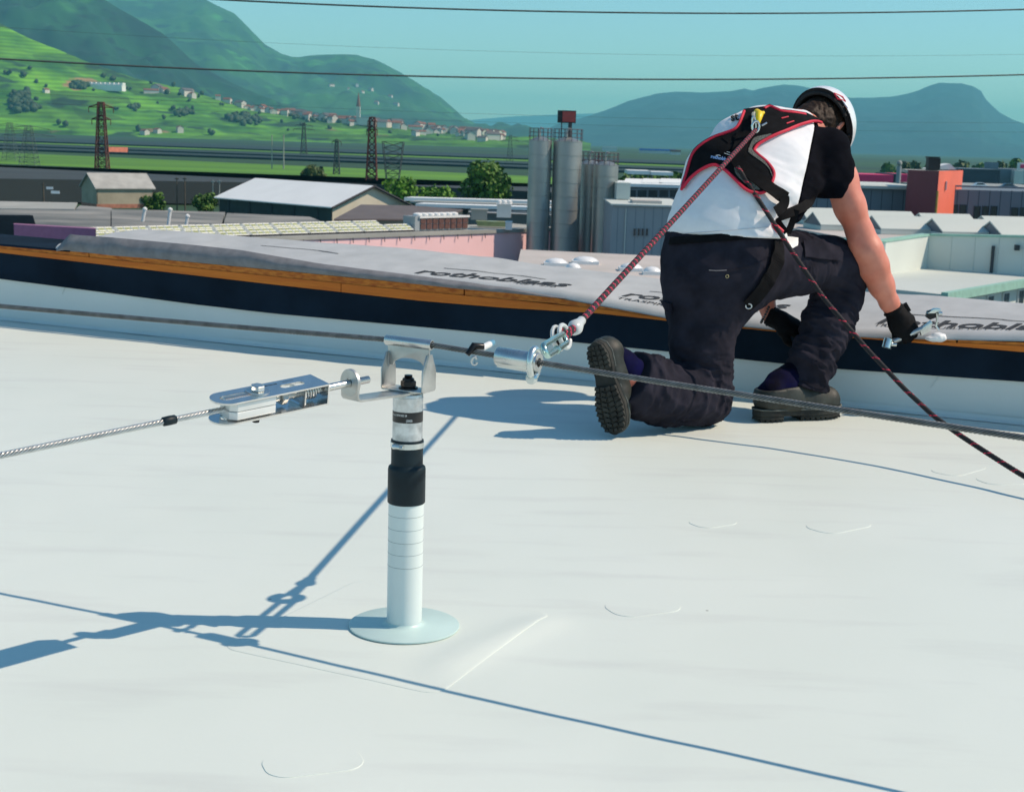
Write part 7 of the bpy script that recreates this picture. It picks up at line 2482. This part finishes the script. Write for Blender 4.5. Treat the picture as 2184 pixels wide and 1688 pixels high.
for nm, pts in (('red_edge', left_edge), ('red_edge', low_arc), ('red_edge', [U(1050, 1135), U(1100, 1120)] + right_lobe[1:]), ('red_edge', right_edge), ('red_edge', [U(1090, 285), U(1140, 262), U(1250, 310), U(1380, 325), U(1500, 345)])):
    piping(nm, pts, .0055, m_red)
def ribbon(name, pts, w, m, field=S, off=.013, th=.0028, parent=None, free=None, smooth_n=3):
    P = np.array(lay(field, spl(pts, 4), off)) if free is None else np.array(free, float)
    for _ in range(smooth_n): P[1:-1] = (P[:-2] + P[1:-1] * 2 + P[2:]) / 4
    T_ = np.gradient(P, axis=0); T_ /= np.linalg.norm(T_, axis=1)[:, None]
    N_ = field.grad(P) if free is None else np.tile(unit(CC - P.mean(0)), (len(P), 1))
    for _ in range(4): N_[1:-1] = (N_[:-2] + N_[1:-1] * 2 + N_[2:]) / 4
    Bn = np.cross(T_, N_); Bn /= np.linalg.norm(Bn, axis=1)[:, None]; N_ = np.cross(Bn, T_)
    V_ = []
    for p, b, nn in zip(P, Bn, N_):
        V_ += [p - b * w / 2, p + b * w / 2, p + b * w / 2 + nn * th, p - b * w / 2 + nn * th]
    k = len(P)
    F_ = [(i * 4 + j, i * 4 + (j + 1) % 4, (i + 1) * 4 + (j + 1) % 4, (i + 1) * 4 + j) for i in range(k - 1) for j in range(4)] + [(3, 2, 1, 0), tuple((k - 1) * 4 + j for j in range(4))]
    return part(name, MB().add(V_, F_), m, parent or har, False)
ribbon('strap', [(1586, 282), (1580, 310), (1572, 338), (1588, 358), (1615, 380), (1640, 399), (1662, 414), (1677, 424)], .046, m_web, off=.018)
ribbon('strap', [(1672, 420), (1674, 432), (1666, 443), (1654, 452)], .036, m_web, off=.020)
ribbon('strap', [U(700, 560), U(800, 660), U(850, 760), U(840, 860)], .030, m_web, off=.012)
ribbon('strap', [U(930, 520), U(860, 600), U(760, 660), U(640, 720)], .030, m_web, off=.012)
for a, b in ((U(1260, 385), U(1330, 368)), (U(1312, 437), U(1385, 412))):
    piping('red_mark', [a, ((a[0] + b[0]) / 2, (a[1] + b[1]) / 2), b], .0026, m_red, .0125)
for dx in (0, 22):
    piping('stitching', [U(640 + dx * .2, 695 + dx), U(690, 715 + dx), U(745, 730 + dx)], .0010, m_print, .0125)
# logo on the padding
def flat_print(body, p0, p1, m, parent, off=.0132, shear=0., bold=.01, mark=True, field=S):
    V_, F_ = text_mesh(body, bold, shear)
    wd = V_[:, 0].max(); L = math.hypot(p1[0] - p0[0], p1[1] - p0[1]); k = L / wd
    ex = np.array([p1[0] - p0[0], p1[1] - p0[1]]) / L; ey = np.array([ex[1], -ex[0]])
    P = []
    for x, y, _ in V_:
        q = np.array(p0) + ex * x * k + ey * y * k
        h_ = hit(field, q[0], q[1], off)
        P.append(h_ if h_ is not None else at(q[0], q[1], 5.05))
    mb = MB().add(P, F_)
    return part('lettering', mb, m, parent, fix=False)
flat_print('rothoblaas', U(548, 782), U(748, 818), m_blueprint, har, bold=.03)
piping('logo_line', [U(600, 762), U(628, 748), U(648, 762)], .0012, m_print, .0125)
hp_ = lay(S, spl([(1432, 500), (1500, 495), (1570, 490), (1640, 484)], 4), .001)
part('hem_seam', MB().tube(hp_, .0011, 6), mat('seam_thread', (.55, .56, .60), .9), shirt, True)
flat_print('st', U(755, 412), U(835, 398), m_web, shirt, off=.0035, bold=.03)
# yellow fall indicator, ring and connector
RBp = hit(S, 1612, 262, .02)
part('indicator', MB().tube([hit(S, *U(1010, 320), .020), hit(S, *U(1040, 345), .026), hit(S, *U(1030, 390), .026), hit(S, *U(1020, 435), .020)], [.011, .014, .011, .008], 10), m_yellow, har, True)
part('indicator_tab', MB().tube([hit(S, *U(1035, 345), .026), hit(S, *U(1080, 328), .022)], [.008, .006], 8), m_yellow, har, True)
part('indicator_clip', MB().tube([hit(S, *U(985, 340), .022), hit(S, *U(990, 385), .024)], [.009, .007], 8), m_cream, har, True)
rgc = hit(S, *U(985, 440), .020)
rgx, rgy = unit(np.cross([0, 1, 0], rd)), rd
part('d_ring', MB().tube([rgc + rgx * .012 * math.cos(a) + np.array([0, 0, 1]) * .022 * math.sin(a) for a in np.linspace(0, 6.283, 24, endpoint=False)], .0036, 8, closed=True), m_inox, har, True)
cnn = RB
part('connector', MB().tube([cnn + np.array([.012 * math.cos(a), -.004, .018 * math.sin(a) + .012]) for a in np.linspace(0, 6.283, 22, endpoint=False)], .0042, 8, closed=True), m_zinc, har, True)
part('swivel', MB().cyl(cnn + np.array([.02, 0, .016]), cnn + np.array([.038, .006, .026]), .0035, 8), m_inox, har, True)
# chest strap loop and buckle on the far side of the waist
lp_ = [at(*q) for q in ((1640, 468, 4.905), (1668, 460, 4.91), (1700, 447, 4.94), (1720, 437, 4.98), (1729, 425, 5.03), (1726, 414, 5.08), (1714, 410, 5.12))]
ribbon('chest_strap', None, .032, m_web, free=np.array(spl(lp_, .01)), th=.004)
ribbon('strap', None, .022, m_web, free=np.array([at(1698, 448, 4.93), at(1694, 468, 4.93), at(1687, 485, 4.92), at(1680, 497, 4.91)]), th=.003)
ribbon('strap', None, .018, m_web, free=np.array([at(1656, 466, 4.90), at(1664, 482, 4.90), at(1678, 496, 4.90)]), th=.003)
part('buckle', MB().tube([at(1641, 474, 4.895), at(1650, 482, 4.89), at(1660, 490, 4.885), at(1669, 496, 4.885)], [.009, .012, .012, .009], 8), m_red, har, True)
# leg strap over the trousers
ribbon('leg_strap', [(1659, 512), (1662, 535), (1655, 565), (1640, 595), (1622, 622), (1604, 642), (1592, 652)], .056, m_web, field=T, off=.010)
rg_ = hit(T, 1597, 645, .008)
part('strap_ring', MB().tube([rg_ + np.array([.010 * math.cos(a), -.003, .008 * math.sin(a) - .012]) for a in np.linspace(0, 6.283, 18, endpoint=False)], .0022, 8, closed=True), m_inox, har, True)
# white patch, belt, pocket details on the trousers
panel('label_patch', dens([(1676, 505), (1702, 508), (1701, 524), (1690, 530), (1681, 522)], 5, True), .001, .003, m_print, field=T)
ribbon('belt', [(1428, 514), (1500, 509), (1560, 505), (1610, 501), (1640, 498)], .026, m_web, field=T, off=.006, parent=trs)
def tpipe(nm, pts, r, m, off=.003):
    P = np.array(lay(T, spl(pts, 3), off))
    if len(P) < 3: return None
    return part(nm, MB().tube(P, r, 6), m, trs, True)
m_stitch = mat('grey_stitch', (0.16, 0.155, 0.17), .8)
tpipe('pocket_edge', [(1512, 576), (1530, 577), (1550, 576)], .0018, m_stitch)
tpipe('seam', [(1550, 576), (1590, 570), (1620, 558), (1640, 545)], .0012, m_trs)
tpipe('seam', [(1690, 802), (1720, 815), (1750, 828), (1762, 826)], .0014, m_trs)
rv = hit(T, 1551, 589, .001)
part('rivet', MB().tube([rv + np.array([.005 * math.cos(a), -.001, .005 * math.sin(a)]) for a in np.linspace(0, 6.283, 14, endpoint=False)], .0012, 6, closed=True), mat('brass', (.45, .38, .2), .35, .8), trs, True)
fl_ = panel('pocket_flap', dens([(1712, 514), (1745, 512), (1790, 528), (1797, 540), (1794, 556), (1750, 552), (1716, 548)], 6, True), .001, .006, m_trs, field=T)
panel('knee_tab', dens([(1415, 640), (1432, 646), (1436, 668), (1424, 660)], 4, True), .001, .012, m_trs, field=T)

# second rope falling to the roof on the right
R2 = [(1573, 356, 5.02), (1640, 460, 4.90), (1683, 527, 4.84), (1760, 640, 4.74), (1850, 745, 4.60), (1930, 830, 4.46), (1990, 886, 4.36), (2045, 926, 4.27), (2100, 962, 4.18), (2150, 994, 4.10), (2184, 1015, 4.04), (2320, 1085, 3.85)]
rp2 = [at(*q) for q in R2]
for i_ in range(4):
    for fld in (S, T):
        q_ = hit(fld, R2[i_][0], R2[i_][1], .024)
        if q_ is not None and q_[1] < rp2[i_][1]: rp2[i_] = q_
rp2 = np.array(rp2); rp2[:, 2] = np.maximum(rp2[:, 2], .012)
r2 = rope_mesh('rope', rp2, .0078, m_rope2, None)
tag(r2, 'slack black rope with sparse red flecks running down to the roof on the right', 'rope')

# ---- clamp held in the right hand, and its pale foot on the sheet
cl = thing('metal_clamp', 'bright metal clamp with a blue black block gripped by the right glove', 'clamp', at(1960, 705, 5.2))
a0, a1 = at(1893, 733, 5.20), at(1968, 700, 5.22)
part('bar', MB().cyl(at(1905, 728, 5.21), a1, .010, 12), m_inox_r, cl, True)
part('socket', MB().lathe([(.010, -.016), (.0175, -.015), (.0175, .018), (.012, .020)], a0, 20, M=axes_from(unit([.25, .2, .95]))).cyl(a0 + np.array([.012, -.008, 0]), a0 + np.array([.030, -.012, 0]), .007, 8), m_zinc, cl, True)
o = part('plate', MB().extrude([at(u, v, 5.21) for u, v in ((1962, 704), (1986, 684), (1990, 690), (1984, 706), (1966, 716))], (0, .018, 0)), m_inox, cl); bevel(o, .001)
o = part('block', MB().extrude([at(u, v, 5.20) for u, v in ((1976, 676), (1979, 664), (1994, 659), (2004, 662), (2000, 676), (1984, 682))], (0, .022, 0)), m_blackbolt, cl); bevel(o, .002)
o = part('block_face', MB().extrude([at(u, v, 5.195) for u, v in ((1978, 668), (1994, 658), (2006, 658), (2008, 664), (1992, 668))], (0, .024, .0)), m_zinc, cl); bevel(o, .001)
part('lever', MB().tube([at(1998, 668, 5.20), at(1999, 682, 5.20), at(1996, 695, 5.20), at(2002, 704, 5.20)], .0042, 8), m_inox, cl, True)
part('screw', MB().cyl(at(2001, 668, 5.19), at(2009, 668, 5.19), .0075, 10), m_zinc, cl, True)
s_, z_ = on_wall(1992, 722, .02)
ft = thing('white_pad', 'small crumpled white pad lying on the sheet under the metal clamp', 'pad', at(1994, 725, 5.24))
pc_ = at(1995, 722, 5.23)
Fp = Field(pc_ - .07, pc_ + .07, .004)
Fp.ell(pc_, (.038, .026, .013), None, .01).ell(pc_ + np.array([.012, .0, .010]), (.022, .02, .012), None, .01)
Fp.warp(lambda P: .004 * fbm(P * 40, 3))
V, Fq = Fp.mesh()
part_vf('pad', V, Fq, m_print, ft)
# ------------------------------------------------------------------ haze over the whole valley
hz = MB().box((0, 11000, 329), (41000, 24000, 678))
ho = link_mesh('haze', hz.v, hz.f, [])
ho['kind'] = 'stuff'
hm = bpy.data.materials.new('haze_air')
hm.use_nodes = True
hm.node_tree.nodes.clear()
pv = hm.node_tree.nodes.new('ShaderNodeVolumePrincipled')
pv.inputs['Color'].default_value = (0.28, 0.94, 1.20, 1)
pv.inputs['Density'].default_value = 8.5e-5
pv.inputs['Anisotropy'].default_value = 0.0
hout = hm.node_tree.nodes.new('ShaderNodeOutputMaterial')
hm.node_tree.links.new(pv.outputs[0], hout.inputs['Volume'])
ho.data.materials.append(hm)
